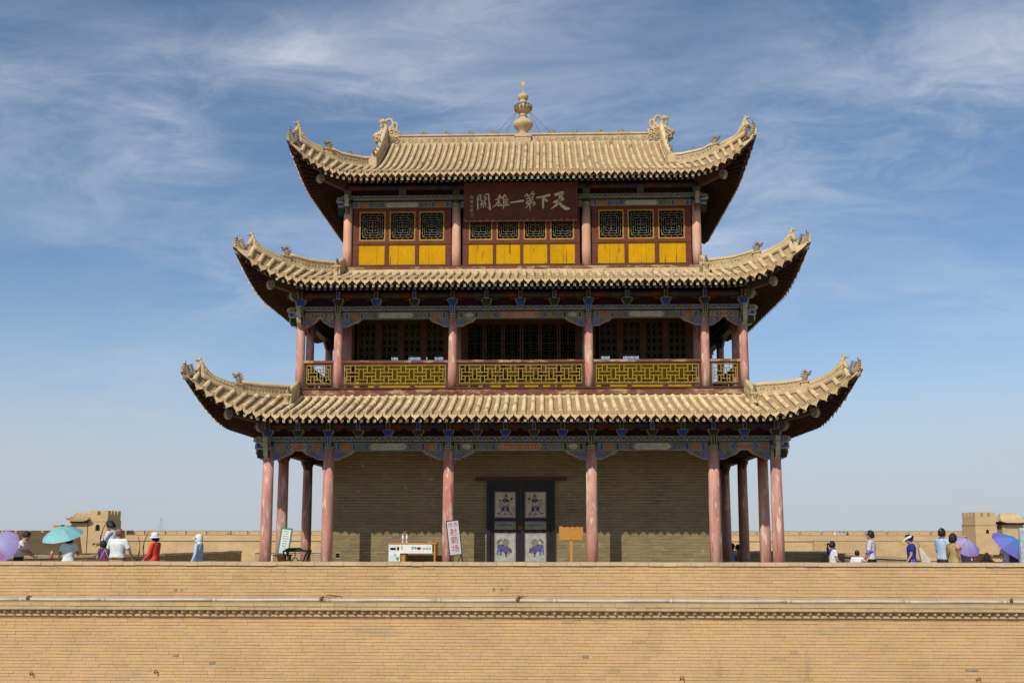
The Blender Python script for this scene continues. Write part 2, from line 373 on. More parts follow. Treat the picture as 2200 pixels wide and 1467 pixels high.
def drip_shape():
    mb = MB()
    out = [(-.5, .15), (-.46, -.18), (-.28, -.42), (-.10, -.62), (0, -.95), (.10, -.62), (.28, -.42), (.46, -.18), (.5, .15), (.25, -.02), (0, -.08), (-.25, -.02)]
    mb.prism(out, -.07, .07, 'xz'); return mb
_dr = drip_shape()

def build_roof(R, idx, names):
    top_deck = MB(); deck = None
    parts_done = 0
    roof = None; tiles = MB(); pans = MB(); drips = MB(); raf = MB(); fascia = MB()
    tile_me = {}
    lead = MB(); tile_shape(lead); lead_mesh = None
    todo = []
    for sd, tf in SIDES.items():
        P = Panel(R, sd in ('front', 'back'))
        # ---- deck and soffit
        def patch(ss, vs, dz):
            base = [[tf(*P.at(s, v, dz)) for v in vs] for s in ss]
            n = len(vs)
            top_deck.add([q for r in base for q in r], [(i*n+j, i*n+j+1, (i+1)*n+j+1, (i+1)*n+j) for i in range(len(ss)-1) for j in range(n-1)])
        vv = [i/8 for i in range(9)]
        e = 1e-4
        mids = [-P.Lt+e+(2*P.Lt-2*e)*i/10 for i in range(11)]
        outs = [P.Lt+e+(P.Lp-P.Lt-2*e)*i/12 for i in range(13)]
        for ss in (mids, outs, [-x for x in outs]):
            patch(ss, vv, -0.045)
        P0 = P
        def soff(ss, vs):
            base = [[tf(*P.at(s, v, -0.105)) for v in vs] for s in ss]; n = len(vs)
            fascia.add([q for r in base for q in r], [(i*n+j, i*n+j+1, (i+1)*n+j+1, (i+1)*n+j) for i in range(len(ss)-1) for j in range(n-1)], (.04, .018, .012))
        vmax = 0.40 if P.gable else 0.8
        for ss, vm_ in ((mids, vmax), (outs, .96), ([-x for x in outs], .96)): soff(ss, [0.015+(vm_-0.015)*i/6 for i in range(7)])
        # ---- eave board under the tiles
        es = sorted([-x for x in outs]+mids+outs)
        ring = []
        for s in es:
            o, z = P.eave(s); ring.append([(s, o-.05, z-.015), (s, o-.05, z-.10), (s, o-.11, z-.10)])
        fascia.add([tf(*q) for r in ring for q in r], [(i*3+j, i*3+j+1, (i+1)*3+j+1, (i+1)*3+j) for i in range(len(es)-1) for j in range(2)], (.15, .065, .045))
        # ---- tile rows
        rows = sorted(P.rows())
        for s in rows:
            ln = P.length(s); n = max(1, round(ln/0.37))
            for i in range(n):
                v0, v1 = i/n, (i+1)/n
                a = Vector(tf(*P.at(s, v0, .034))); b = Vector(tf(*P.at(s, v1, .034)))
                a.x += random.uniform(-.004, .004); a.z += random.uniform(-.004, .006); 
                sv = Vector(tf(1, 0, 0))-Vector(tf(0, 0, 0))
                m = frame(a, b, sv if sd in ('front',) else sv)
                m2 = m @ Matrix.Diagonal((R.rad, (b-a).length*1.03, R.rad*1.05, 1))
                if sd == 'front' and (i == 0 or (R is R1 and i == 1 and abs(s) > 2.2)):
                    todo.append((i, m2, m))
                else:
                    tc_ = jit(CLAY, .13) if random.random() > .08 else jit((.36, .26, .15), .2)
                    place(tiles, _ut, m2, tc_)
                    if i == 0: d = MB(); disc_shape(d, R.rad*1.05); place(tiles, d, m, tc_)
        # ---- pan tiles between the rows, each lapping over the next
        for s0, s1 in zip(rows, rows[1:]):
            s = (s0+s1)/2
            if sd == 'back': continue
            ln = P.length(s); n = max(2, round(ln/0.17)); hw = R.sp/2
            for i in range(n):
                v0, v1 = i/n, min(1, (i+1.15)/n)
                vs = []
                for v, dz in ((v0, .006), (v0, -.030), (v1, -.026)):
                    for k in range(4):
                        x = (k/3-.5)*2
                        vs.append(tf(*P.at(s+x*hw, v, dz+0.026*x*x+random.uniform(-.002, .002))))
                pans.add(vs, [(0, 1, 5, 4), (1, 2, 6, 5), (2, 3, 7, 6), (0, 8, 9, 1), (1, 9, 10, 2), (2, 10, 11, 3)])
            a = Vector(tf(*P.at(s, 0, -.005))); b = Vector(tf(*P.at(s, .15, -.005)))
            sv = Vector(tf(*P.at(s+.05, 0)))-Vector(tf(*P.at(s-.05, 0)))
            w = R.sp*0.92
            m = frame(a-(b-a).normalized()*.02, b, sv) @ Matrix.Rotation(radians(-12+random.uniform(-4, 4)), 4, 'X')
            m2 = m @ Matrix.Diagonal((w, .2, w*.70, 1))
            if sd == 'front': todo.append(('drip', m2, None))
            else: place(drips, _dr, m2, jit(CLAY, .12))
        # ---- rafters: square flying rafters and round ones behind, fanning out at the corners
        nr = int((P.Lp-.1)/R.rsp)
        for k in range(-nr, nr+1):
            s = k*R.rsp
            if abs(s) > P.Lp-.12: continue
            o, z = P.eave(s)
            ls = P.Lc-0.25
            si = s if abs(s) <= ls else math.copysign(ls+(abs(s)-ls)*0.18, s)
            oi = P.oc+0.05
            if abs(s) > ls: oi = P.oc-0.05
            zi = P.z_at(min(abs(si), P.Lt)*(1 if s >= 0 else -1), oi) - 0.20
            A = Vector((s, o-.07, z-.15)); B = Vector((si, oi, zi))
            if (A-B).length < .3: continue
            dirv = (B-A).normalized()
            A2 = A+dirv*min(.85, (B-A).length*.6)
            a, b2 = Vector(tf(*A)), Vector(tf(*A2))
            mb0 = len(raf.f); raf.beam(a, b2, .072, .078, (.042, .021, .014))
            raf.c[mb0] = jit((.43, .42, .26), .16) if abs(s) < P.Lc+.5 and sd in ('front', 'back') else (.05, .035, .022)
            s2 = s+R.rsp*.5; f = (s2/s) if abs(s) > .01 else 1
            o2, z2 = P.eave(s2)
            if abs(s2) < P.Lp-.3:
                A3 = Vector((s2, o2-.07, z2-.15)); si2 = s2 if abs(s2) <= ls else math.copysign(ls+(abs(s2)-ls)*0.18, s2)
                B3 = Vector((si2, oi, zi-.02)); d3 = (B3-A3).normalized(); A3 = A3+d3*.36+Vector((0, 0, -.088))
                B3 = B3+Vector((0, 0, -.07)); mb0 = len(raf.f)
                p3, q3 = Vector(tf(*A3)), Vector(tf(*B3)); ax = (p3-q3).normalized()
                raf.tube([p3+ax*.022, p3+ax*.014, p3, q3], [.018, .034, .042, .042], 8, (.036, .018, .013), cap=True)
                if abs(s2) < P.Lc and sd in ('front', 'back'):
                    for j in range(mb0, mb0+16): raf.c[j] = (.15, .135, .19)
                    raf.c[mb0+24] = (.15, .135, .19)
    roof = top_deck.build('roof', 'clay', tower, label=names)
    me_r = tile_me
    lead_mb = MB(); tile_shape(lead_mb); d = MB(); disc_shape(d, R.rad*1.05)
    plain_me = lead_mb.mesh('cover_tile', 'tile', True)
    # the eave tile carries its cap: cap scaled so that the shared mesh can be stretched
    drip_me = _dr.mesh('drip_tile', 'tile')
    eave_cache = {}
    for kind, m2, m in todo:
        if kind == 'drip': put('drip_tile', drip_me, roof, mtx=m2)
        elif kind == 1: put('cover_tile', plain_me, roof, mtx=m2)
        else:
            sy = round(m2.to_scale().y, 2); key = sy
            if key not in eave_cache:
                e_ = MB(); place(e_, _ut, Matrix.Diagonal((R.rad, sy, R.rad*1.05, 1))); d_ = MB(); disc_shape(d_, R.rad*1.05); e_.add(d_.v, d_.f)
                eave_cache[key] = e_.mesh('cover_tile', 'tile', True)
            put('cover_tile', eave_cache[key], roof, mtx=m)
    tiles.build('cover_tile', 'tile', roof, True, kind='stuff')
    pans.build('pan_tile', 'pan', roof, False, kind='stuff')
    drips.build('drip_tile', 'tile', roof, False, kind='stuff')
    raf.build('rafter', 'paint', roof, False, kind='stuff')
    fascia.build('eave_board', 'paint', roof)
    return roof

def sweep(mb, path, prof, col=None, cap=True, taper=None):
    """prof: closed loop of (lateral, z); path in world space; lateral is horizontal"""
    n = len(prof); vs = []
    for i, p in enumerate(path):
        p = Vector(p); d = Vector(path[min(i+1, len(path)-1)])-Vector(path[max(i-1, 0)])
        lat = Vector((d.y, -d.x, 0)).normalized(); k = taper[i] if taper else 1
        vs += [p+lat*a*k+Vector((0, 0, b*k)) for a, b in prof]
    fs = [(i*n+k, i*n+(k+1) % n, (i+1)*n+(k+1) % n, (i+1)*n+k) for i in range(len(path)-1) for k in range(n)]
    if cap: fs += [tuple(range(n-1, -1, -1)), tuple((len(path)-1)*n+k for k in range(n))]
    mb.add(vs, fs, col)

def scrolls(mb, a, b, h, outward, n, r=.013, lift=.0):
    """raised S scrolls carved along a ridge face from a to b (base points), height h"""
    a, b = Vector(a), Vector(b); d = (b-a); out = Vector(outward).normalized()
    L = d.length; step = L/n
    for i in range(n):
        c = a+d*((i+.5+random.uniform(-.15, .15))/n)+Vector((0, 0, h*random.uniform(.42, .58)))
        e = d.normalized(); sg = random.choice((1, -1)); w = step*.5*random.uniform(.8, 1.15); hh = h*random.uniform(.22, .38)
        pts = []
        for k in range(9):
            t = k/8; ang = t*2*pi
            x = (t-.5)*2*w*.8+sin(ang)*w*.25; zz = sin(ang)*hh*sg+random.uniform(-.008, .008)
            pts.append(c+e*x+Vector((0, 0, zz))+out*lift)
        mb.tube(pts, r*random.uniform(.85, 1.2), 4, cap=False)
        mb.tube([c+e*(w*.75*cos(q))*.45+Vector((0, 0, -sg*hh*.55+hh*.35*sin(q)))+out*lift for q in (0, 1.2, 2.4, 3.6, 4.8)], r*.9, 4, cap=False)

def beast_mesh(kind):
    """crouching ridge beast facing +x, about 1 high"""
    mb = MB()
    if kind == 'dragon':
        mb.tube([(-.18, 0, 0), (-.16, 0, .25), (-.05, 0, .45), (.08, 0, .58)], [.24, .25, .21, .17], 7, flat=(.8, 1))
        mb.ell((.16, 0, .66), (.24, .15, .15), 8, 6)
        mb.tube([(.25, 0, .70), (.40, 0, .78), (.50, 0, .92)], [.10, .085, .03], 6)          # upper jaw curls up
        mb.tube([(.20, 0, .56), (.36, 0, .52), (.44, 0, .56)], [.08, .06, .02], 6)
        mb.ell((.22, .10, .76), (.05, .04, .05), 6, 4); mb.ell((.22, -.10, .76), (.05, .04, .05), 6, 4)
        for k, (x, z, l, a) in enumerate([(.02, .80, .32, 2.1), (-.08, .74, .36, 2.5), (-.14, .62, .36, 2.9), (-.16, .50, .34, 3.2), (-.18, .36, .30, 3.5), (-.2, .2, .26, 3.7)]):
            for y in (-.07, .07): mb.tube([(x, y, z), (x+cos(a)*l*.6, y*1.4, z+sin(a)*l*.6), (x+cos(a)*l, y*1.9, z+sin(a)*l*1.1)], [.07, .05, .012], 5)
    else:
        mb.ell((-.1, 0, .32), (.26, .17, .30), 8, 6); mb.ell((.08, 0, .66), (.19, .15, .17), 8, 6)
        mb.tube([(.2, 0, .62), (.34, 0, .58)], [.10, .06], 6)
        for y in (-.09, .09):
            mb.tube([(.08, y, .4), (.14, y, .05)], [.07, .06], 5); mb.tube([(.04, y, .8), (.0, y*1.3, 1.0)], [.05, .015], 5)
        mb.tube([(-.3, 0, .3), (-.42, 0, .55), (-.32, 0, .85)], [.08, .07, .02], 5)
    return mb
B_DRAGON = beast_mesh('dragon').mesh('ridge_beast', 'clay_dark', True)
B_SMALL = beast_mesh('small').mesh('ridge_beast', 'clay_dark', True)

def hip_ridges(R, roof):
    for sx in (-1, 1):
        for sy in (-1, 1):
            def W(u, dz=0):
                return Vector((sx*lerp(R.tx, R.px, u), YC+sy*lerp(R.ty, R.py, u), interp(R.Zh, u)+dz))
            front = sy == -1
            lat = Vector((sx*(R.py-R.ty), -sy*(R.px-R.tx), 0)).normalized()
            u0, ub = 0.02, 0.52
            us = [u0+(ub-u0)*i/8 for i in range(9)]
            mb = MB(); hp = R.ph
            path = [W(u) for u in us]
            sweep(mb, path, [(-.075, -.1), (.075, -.1), (.075, hp*.8), (-.075, hp*.8)])
            sweep(mb, path, [(-.115, -.06), (.115, -.06), (.115, .035), (.075, .05), (-.075, .05), (-.115, .035)])
            sweep(mb, path, [(-.10, hp*.78), (.10, hp*.78), (.10, hp*.84), (-.10, hp*.84)])
            ridge = mb.build('hip_ridge', 'clay', roof)
            if not front: continue
            rm = MB()
            for k in range(8):
                for g in (-1, 1): scrolls(rm, path[k]+Vector((0, 0, .05))+lat*g*.078, path[k+1]+Vector((0, 0, .05))+lat*g*.078, hp*.72, lat*g, 2, .012)
            rm.build('relief', 'clay', ridge, True, kind='stuff')
            tb = MB(); tb.tube([W(u, hp*.90) for u in us], .062, 8); tb.build('ridge_cap', 'tile', ridge, True)
            # pedestal and beast
            pb = MB(); c = W(.545, .0); ang = math.atan2(sy*(R.py-R.ty), sx*(R.px-R.tx))
            rotm = Matrix.Translation(c) @ Matrix.Rotation(ang, 4, 'Z')
            q = MB(); q.box(-.10, .10, -.10, .10, -.1, hp*.62); q.box(-.13, .13, -.125, .125, hp*.58, hp*.70); q.box(.10, .16, -.09, .09, -.1, hp*.4)
            place(pb, q, rotm); pb.build('pedestal', 'clay', roof)
            put('ridge_beast', B_DRAGON, roof, mtx=rotm @ Matrix.Translation((0, 0, hp*.68)) @ Matrix.Diagonal((.34, .34, R.beast, 1)))
            if R is R3:
                put('ridge_beast', B_SMALL, roof, mtx=Matrix.Translation(W(.28, hp*.95)) @ Matrix.Rotation(ang, 4, 'Z') @ Matrix.Diagonal((.17, .17, .17, 1)))
            # thin lower ridge that curls up to the tip
            tm = MB(); th = R.thin
            pt = [W(lerp(th[0][0], th[-1][0], i/10)) for i in range(11)]
            hs = [interp(th, lerp(th[0][0], th[-1][0], i/10)) for i in range(11)]
            sweep(tm, pt, [(-.10, -.08), (.10, -.08), (.10, .05), (-.10, .05)])
            top = [p+Vector((0, 0, h)) for p, h in zip(pt, hs)]
            for k in range(10):
                a, b = pt[k], pt[k+1]; l = lat*.055
                tm.add([a-l, a+l, b+l, b-l, top[k]-l, top[k]+l, top[k+1]+l, top[k+1]-l], [(0, 1, 5, 4), (2, 3, 7, 6), (4, 5, 6, 7), (1, 2, 6, 5), (3, 0, 4, 7)])
            dirh = Vector((sx*(R.px-R.tx), sy*(R.py-R.ty), 0)).normalized()
            tm.tube(top+[top[-1]+dirh*.01+Vector((0, 0, .07))], [.06]*11+[.045], 8)
            for g in (-1, 1):
                for fz in (.35, .62): tm.tube([a+lat*g*.06+Vector((0, 0, (b-a).z*fz)) for a, b in zip(pt, top)], .022, 5)
            tm.build('lower_ridge', 'clay', roof, True)
            fb = MB(); e = top[-1]
            fm = Matrix.Translation(e+Vector((0, 0, .02))) @ Matrix.Rotation(ang, 4, 'Z')
            q = MB(); q.ell((.03, 0, .06), (.05, .04, .06), 7, 5); q.tube([(.06, 0, .05), (.14, 0, .035), (.17, 0, .06)], [.03, .025, .008], 5)
            q.tube([(.02, 0, -.05), (.07, 0, -.18), (.13, 0, -.26)], [.05, .07, .05], 6, flat=(.8, 1)); q.tube([(.01, 0, .1), (-.02, 0, .16)], [.03, .008], 5)
            place(fb, q, fm); fb.build('ridge_figure', 'clay', roof, True)
            # corner beam under the hip and the carved head on its end
            hb = MB()
            zc = R.head[0]; E = Vector((sx*(R.px-.17), YC+sy*(R.py-.17), zc))
            S = Vector((sx*R.cx, YC+sy*R.cy, R.Z0+.12))
            Mid = S.lerp(E, .55); Mid.z = lerp(S.z, E.z, .30)
            Q = S.lerp(E, .82); Q.z = lerp(S.z, E.z, .64)
            for a, b in ((S, Mid), (Mid, Q), (Q, E)): hb.beam(a, b, .15, .17, (.085, .05, .035))
            for g in (-1, 1):
                hb.tube([p+lat*g*.078+Vector((0, 0, .05)) for p in (S.lerp(Mid, .5), Mid, Q, E)], .012, 4, (.40, .36, .26), cap=False)
            lo = S.lerp(E, .52); lo.z = Mid.z-.24
            hb.beam(S+Vector((0, 0, -.16)), lo, .14, .16, (.085, .05, .035))
            # hanging scroll end of the lower corner beam
            cc = lo+Vector((0, 0, -.05)); dxy = dirh
            for rr, cl in ((.10, (.15, .13, .12)), (.065, (.38, .35, .28)), (.04, (.14, .12, .16))):
                pts = [cc+dxy*(rr*cos(t))+Vector((0, 0, rr*sin(t)*1.4)) for t in [2*pi*i/12 for i in range(12)]]
                hb.poly([p+lat*(.081+.002*(.1-rr)*50) for p in pts], cl); hb.poly([p-lat*(.081+.002*(.1-rr)*50) for p in pts], cl)
                hb.add([p+lat*.08 for p in pts]+[p-lat*.08 for p in pts], [(i, (i+1) % 12, 12+(i+1) % 12, 12+i) for i in range(12)], (.30, .26, .2))
            hb.build('corner_beam', 'paint', roof)
            hm = MB(); z1 = R.head[1]-R.head[0]
            rot = Matrix.Translation(E+Vector((0, 0, 0))) @ Matrix.Rotation(ang, 4, 'Z')
            q = MB(); q.tube([(-.12, 0, -.06), (0, 0, .0), (.10, 0, z1*.28), (.15, 0, z1*.62), (.12, 0, z1*.96)], [.085, .10, .08, .055, .015], 8, flat=(.75, 1))
            q.tube([(.04, 0, -.08), (.13, 0, -.08), (.19, 0, .03)], [.07, .06, .02], 6)
            for k in range(5):
                t = k/5
                for y in (-.07, .07): q.tube([(-.04+.10*t, y, z1*(.18+.6*t)), (-.10+.10*t, y*1.3, z1*(.30+.6*t))], [.035, .008], 5)
                q.ell((.16+.015*sin(t*3), 0, z1*(.1+.16*k)), (.03, .06, .03), 6, 4)
            place(hm, q, rot); hm.build('carved_head', 'clay_dark', roof, True)
roof1 = build_roof(R1, 1, 'lowest and widest of the three tiled roofs')
roof2 = build_roof(R2, 2, 'middle tiled roof below the yellow panels')
roof3 = build_roof(R3, 3, 'top tiled roof with the main ridge')
for R, rf in ((R1, roof1), (R2, roof2), (R3, roof3)): hip_ridges(R, rf)

# short ridges beside the upper storey corners of the two lower roofs, each ending in a beast
def short_ridge(R, rf, sx, L):
    P = Panel(R, True)
    x = sx*(R.tx+.02); path = []
    for i in range(5):
        o = R.ty+.10+L*i/4; path.append(Vector((x, YC-o, P.z_at(R.tx-.05, o))))
    mb = MB(); h = .41
    sweep(mb, path, [(-.07, -.05), (.07, -.05), (.07, h), (-.07, h)])
    r = mb.build('short_ridge', 'clay', rf)
    t = MB(); t.tube([p+Vector((0, 0, h+.02)) for p in path], .075, 8); t.build('ridge_cap', 'tile', r, True)
    rl = MB()
    for k in range(4):
        scrolls(rl, path[k]+Vector((-sx*.073, 0, .03)), path[k+1]+Vector((-sx*.073, 0, .03)), h*.85, (-sx, 0, 0), 1, .013)
    rl.build('relief', 'clay', r, True, kind='stuff')
    e = path[-1]
    q = MB(); q.box(-.09, .09, -.10, .06, -.05, .30); q.tube([(0, -.09, .0), (0, -.14, .05), (0, -.12, .28)], [.06, .08, .07], 6); q.box(-.11, .11, -.13, .07, .28, .33)
    pm = MB(); place(pm, q, Matrix.Translation(e)); pm.build('pedestal', 'clay', rf)
    put('ridge_beast', B_DRAGON, rf, mtx=Matrix.Translation(e+Vector((0, -.05, .32))) @ Matrix.Rotation(-pi/2, 4, 'Z') @ Matrix.Diagonal((.2, .22, .24, 1)))
for sx in (-1, 1):
    short_ridge(R1, roof1, sx, .95); short_ridge(R2, roof2, sx, .72)
# wall ridges along the foot of the upper storeys
for R, rf in ((R1, roof1), (R2, roof2)):
    for sd in SIDES:
        L, o = (R.tx, R.ty) if sd in ('front', 'back') else (R.ty, R.tx)
        mb = MB(SIDES[sd])
        sg = 14
        for i in range(sg):
            a, b = -L+2*L*i/sg, -L+2*L*(i+1)/sg
            mb.box(a+.003, b-.003, o-.05, o+.12+random.uniform(-.006, .006), R.Zt-.05, R.Zt+.045)
            mb.box(a+.003, b-.003, o-.05, o+.085+random.uniform(-.006, .006), R.Zt+.045, R.Zt+.095+random.uniform(-.004, .006), jit(CLAY, .08))
        mb.build('wall_ridge', 'tile', rf)

# ---- main ridge of the top roof
rz = RIDGE_Z-.02
mr_ = MB()
n = 22
for i in range(n):
    a, b = -RIDGE_X+.1+(2*RIDGE_X-.2)*i/n, -RIDGE_X+.1+(2*RIDGE_X-.2)*(i+1)/n
    mr_.box(a+.004, b-.004, YC-.10, YC+.10, rz+.02, rz+.36)
    mr_.box(a+.006, b-.006, YC-.16, YC+.16, rz-.06, rz+.055)
    mr_.box(a+.002, b-.002, YC-.135, YC+.135, rz+.33, rz+.385+random.uniform(-.004, .004))
main_ridge = mr_.build('main_ridge', 'clay', roof3)
rl = MB()
for i in range(n):
    a, b = -RIDGE_X+.1+(2*RIDGE_X-.2)*i/n, -RIDGE_X+.1+(2*RIDGE_X-.2)*(i+1)/n
    if abs(a+b) < .5: continue
    for k in (0, 1):
        p = lerp(a, b, k*.5+.03); q2 = lerp(a, b, k*.5+.47)
        scrolls(rl, (p, YC-.105, rz+.07), (q2, YC-.105, rz+.07), .25, (0, -1, 0), 1, .015)
        rl.tube([((p+q2)/2+.05*cos(t), YC-.107, rz+.19+.06*sin(t)) for t in [2*pi*j/8 for j in range(9)]], .013, 4, cap=False)
rl.build('relief', 'clay', main_ridge, True, kind='stuff')
for i, x in enumerate((-3.25, -2.5, -1.73, -.98, .98, 1.73, 2.5, 3.22)):
    put('ridge_beast', B_SMALL, roof3, mtx=Matrix.Translation((x, YC, rz+.375)) @ Matrix.Rotation(pi if x < 0 else 0, 4, 'Z') @ Matrix.Diagonal((.24, .2, .19, 1)))

# ---- dragon finials on the ridge ends: scrolling body below, three looped coils above
def ridge_dragon(sx):
    mb = MB(); sc = 1/531.0
    def P(zx, zy, y=0): return (sx*((zx-1830)*sc), y, (560-zy)*sc)
    def ring(cx, cy, rx, ry, r, rot=0):
        pts = []
        for k in range(17):
            a = 2*pi*k/16; x, z = rx*cos(a), ry*sin(a); pts.append(P(cx+x*cos(rot)-z*sin(rot), cy+x*sin(rot)+z*cos(rot)))
        mb.tube(pts, r, 6, ref=(0, 1, 0), flat=(1.3, 1))
    ring(1722, 228, 42, 58, .028, -.15); ring(1822, 188, 66, 80, .034); ring(1908, 238, 44, 70, .030, .35); ring(1782, 262, 34, 42, .024, .3)
    mb.tube([P(1880, 150), P(1925, 140), P(1965, 150), P(1985, 175)], [.05, .075, .06, .03], 7)      # small head on the top coil
    for a, b in (((1930, 120), (1915, 90)), ((1960, 120), (1985, 98)), ((1975, 150), (2000, 140)), ((1970, 175), (1985, 195))):
        mb.tube([P(*a), P(*b)], [.035, .008], 5)
    body = [(1640, 330), (1665, 345), (1700, 320), (1690, 285), (1760, 300), (1830, 280), (1900, 290), (1960, 300), (1985, 330), (2040, 350), (2090, 385), (2060, 410), (2050, 470), (2010, 515), (1960, 500), (1900, 505), (1880, 570), (1660, 570), (1645, 500), (1665, 440), (1640, 410)]
    mb.prism([(P(a, b)[0], P(a, b)[2]) for a, b in body], -.12, .12, 'xz')
    random.seed(31+sx)
    for y in (-.13, .13):
        for cx, cy, r0 in ((1700, 360, 46), (1690, 455, 55), (1690, 530, 45), (1770, 340, 42), (1920, 360, 52), (1990, 400, 48), (1930, 450, 52), (2000, 460, 45), (1870, 400, 42), (1780, 420, 44), (1800, 500, 40)):
            a0 = random.uniform(0, 6)
            mb.tube([P(cx+r0*(1-k/13)*cos(a0+k*.62), cy+r0*(1-k/13)*sin(a0+k*.62), y) for k in range(12)], .021, 5, cap=False)
    for a, b in (((1650, 340), (1632, 318)), ((1650, 420), (1628, 405)), ((2060, 380), (2100, 372)), ((2030, 350), (2060, 322)), ((1985, 320), (2010, 296)), ((2045, 470), (2070, 480)), ((1690, 300), (1672, 275))):
        mb.tube([P(*a), P(*b)], [.04, .012], 5)
    mb.v = [(x*1.04, y, z*1.12) for x, y, z in mb.v]
    return put('ridge_dragon', mb.mesh('ridge_dragon', 'clay', True), roof3, loc=(sx*4.43, YC, rz+.02))
ridge_dragon(-1); ridge_dragon(1)

# ---- gable ridges sweeping down the front and back of the top roof
for sx in (-1, 1):
    for sy in (-1, 1):
        P = Panel(R3, True); path = []; 
        for i in range(13):
            o = lerp(.08, 2.32, i/12); path.append(Vector((sx*(4.5), YC+sy*o, P.z_at(4.4, o))))
        hs = [lerp(.56, .34, min(1, i/8)) for i in range(13)]
        mb = MB()
        for k in range(12):
            for dx in (.085,):
                a, b = path[k], path[k+1]; l = Vector((dx, 0, 0)); up0 = Vector((0, 0, hs[k])); up1 = Vector((0, 0, hs[k+1])); dn = Vector((0, 0, -.12))
                mb.add([a-l+dn, a+l+dn, b+l+dn, b-l+dn, a-l+up0, a+l+up0, b+l+up1, b-l+up1], [(0, 1, 5, 4), (2, 3, 7, 6), (4, 5, 6, 7), (1, 2, 6, 5), (3, 0, 4, 7)])
        g = mb.build('gable_ridge', 'clay', roof3)
        t = MB(); t.tube([p+Vector((0, 0, h+.03)) for p, h in zip(path, hs)], .075, 8); t.build('ridge_cap', 'tile', g, True)
        if sy == 1: continue
        rl = MB()
        for k in range(3, 12):
            for gg in (-1, 1): scrolls(rl, path[k]+Vector((gg*.088, 0, .03)), path[k+1]+Vector((gg*.088, 0, .03)), hs[k]*.85, (gg, 0, 0), 1, .012)
        rl.build('relief', 'clay', g, True, kind='stuff')
        e = path[-1]
        q = MB(); q.prism([(-.12, -.05), (.12, -.05), (.12, .2), (0, .36), (-.12, .2)], -.13, .05, 'xz'); q.box(-.13, .13, -.15, .07, .0, .05)
        pm = MB(); place(pm, q, Matrix.Translation(e)); pm.build('pedestal', 'clay', roof3)
        put('ridge_beast', B_DRAGON, roof3, mtx=Matrix.Translation(e+Vector((0, -.02, .30))) @ Matrix.Rotation(-pi/2, 4, 'Z') @ Matrix.Diagonal((.22, .24, .27, 1)))
        for i, hh in ((10, .16), (8, .17), (6, .17)):
            put('ridge_beast', B_SMALL, roof3, mtx=Matrix.Translation(path[i]+Vector((0, 0, hs[i]+.08))) @ Matrix.Rotation(-pi/2, 4, 'Z') @ Matrix.Diagonal((.15, .15, hh, 1)))
    gb = MB()
    pr = [(YC-2.2, R3.Zt-.1)] + [(YC-o, Panel(R3, True).z_at(4.4, o)) for o in (1.8, 1.2, .6, .1)] + [(YC+o, Panel(R3, True).z_at(4.4, o)) for o in (.1, .6, 1.2, 1.8)] + [(YC+2.2, R3.Zt-.1)]
    gb.prism(pr, sx*4.36, sx*4.40, 'yz'); gb.build('gable_board', 'red', roof3)

# ---- finial
prof_px = [(1295, 85), (1270, 78), (1240, 78), (1200, 100), (1150, 158), (1110, 190), (1080, 196), (1050, 188), (1010, 150), (980, 100), (955, 76), (930, 72), (925, 78), (905, 78), (900, 68), (870, 68), (850, 78), (835, 112), (800, 140), (770, 152), (745, 150), (728, 126), (705, 92), (690, 72), (670, 68), (655, 70), (650, 76), (636, 76), (630, 68), (600, 68), (580, 76), (562, 98), (535, 106), (505, 106), (480, 92), (462, 56), (445, 28), (420, 18), (400, 10), (360, 7)]
fin = MB(); fin.lathe([(r/619, (1295-y)/619) for y, r in prof_px], n=24)
finial = put('finial', fin.mesh('finial', 'clay', True), roof3, loc=(0, YC, rz+.36)); finial.scale = (1.03, 1.03, 1.06)
fb = MB(); fb.box(-.24, .24, -.17, .17, -.38, -.02); fb.box(-.27, .27, -.19, .19, -.10, -.05); fb.build('finial_base', 'clay', finial)
cr = MB()
for k in range(14):
    a = 2*pi*k/14; c, s_ = cos(a), sin(a); zq = (1295-745)/619
    cr.tube([(c*.17, s_*.17, zq-.10), (c*.255, s_*.255, zq-.03), (c*.27, s_*.27, zq+.05), (c*.215, s_*.215, zq+.075)], [.02, .05, .045, .012], 5)
cr.build('lotus_petals', 'clay_dark', finial, True)
for zz_ in ((1295-915)/619, (1295-643)/619):
    bd = MB()
    for k in range(18):
        a = 2*pi*k/18; bd.ell((cos(a)*.125, sin(a)*.125, zz_), (.018, .018, .018), 5, 4)
    bd.build('bead_ring', 'clay_dark', finial, True)
st = MB(); zc = (1295-255)/619
pts = []
for k in range(16):
    a = pi/2+2*pi*k/16; r = (.125 if k % 2 == 0 else .055); r = .15 if k == 0 else r
    pts.append((r*cos(a)*.92, r*sin(a)+zc))
st.prism(pts, -.012, .012, 'xz')
for k in range(8):
    a = pi/2+2*pi*k/8; st.tube([(.07*cos(a), 0, zc+.07*sin(a)), (.13*cos(a), 0, zc+.13*sin(a))], [.014, .006], 5)
st.tube([(0, 0, (1295-400)/619), (0, 0, zc)], [.016, .012], 6)
st.build('star', 'gold', finial)
for dx, dy in ((-.85, -.06), (-.54, -.1), (.52, -.1), (.88, -.06)):
    w_ = MB(); w_.tube([(.2*(1 if dx > 0 else -1)*.9, 0, (1295-800)/619), (dx, dy, .06)], .006, 4); w_.build('guy_wire', 'wire', finial)
# ------------------------------------------------------------------ the gate tower: storeys
BASE, LINE, BLUE, GREEN = (.125, .13, .095), (.33, .315, .235), (.035, .065, .27), (.045, .075, .028)
ORANGE, CREAM, PINK, DGREEN = (.29, .13, .065), (.36, .35, .28), (.27, .155, .115), (.032, .045, .022)

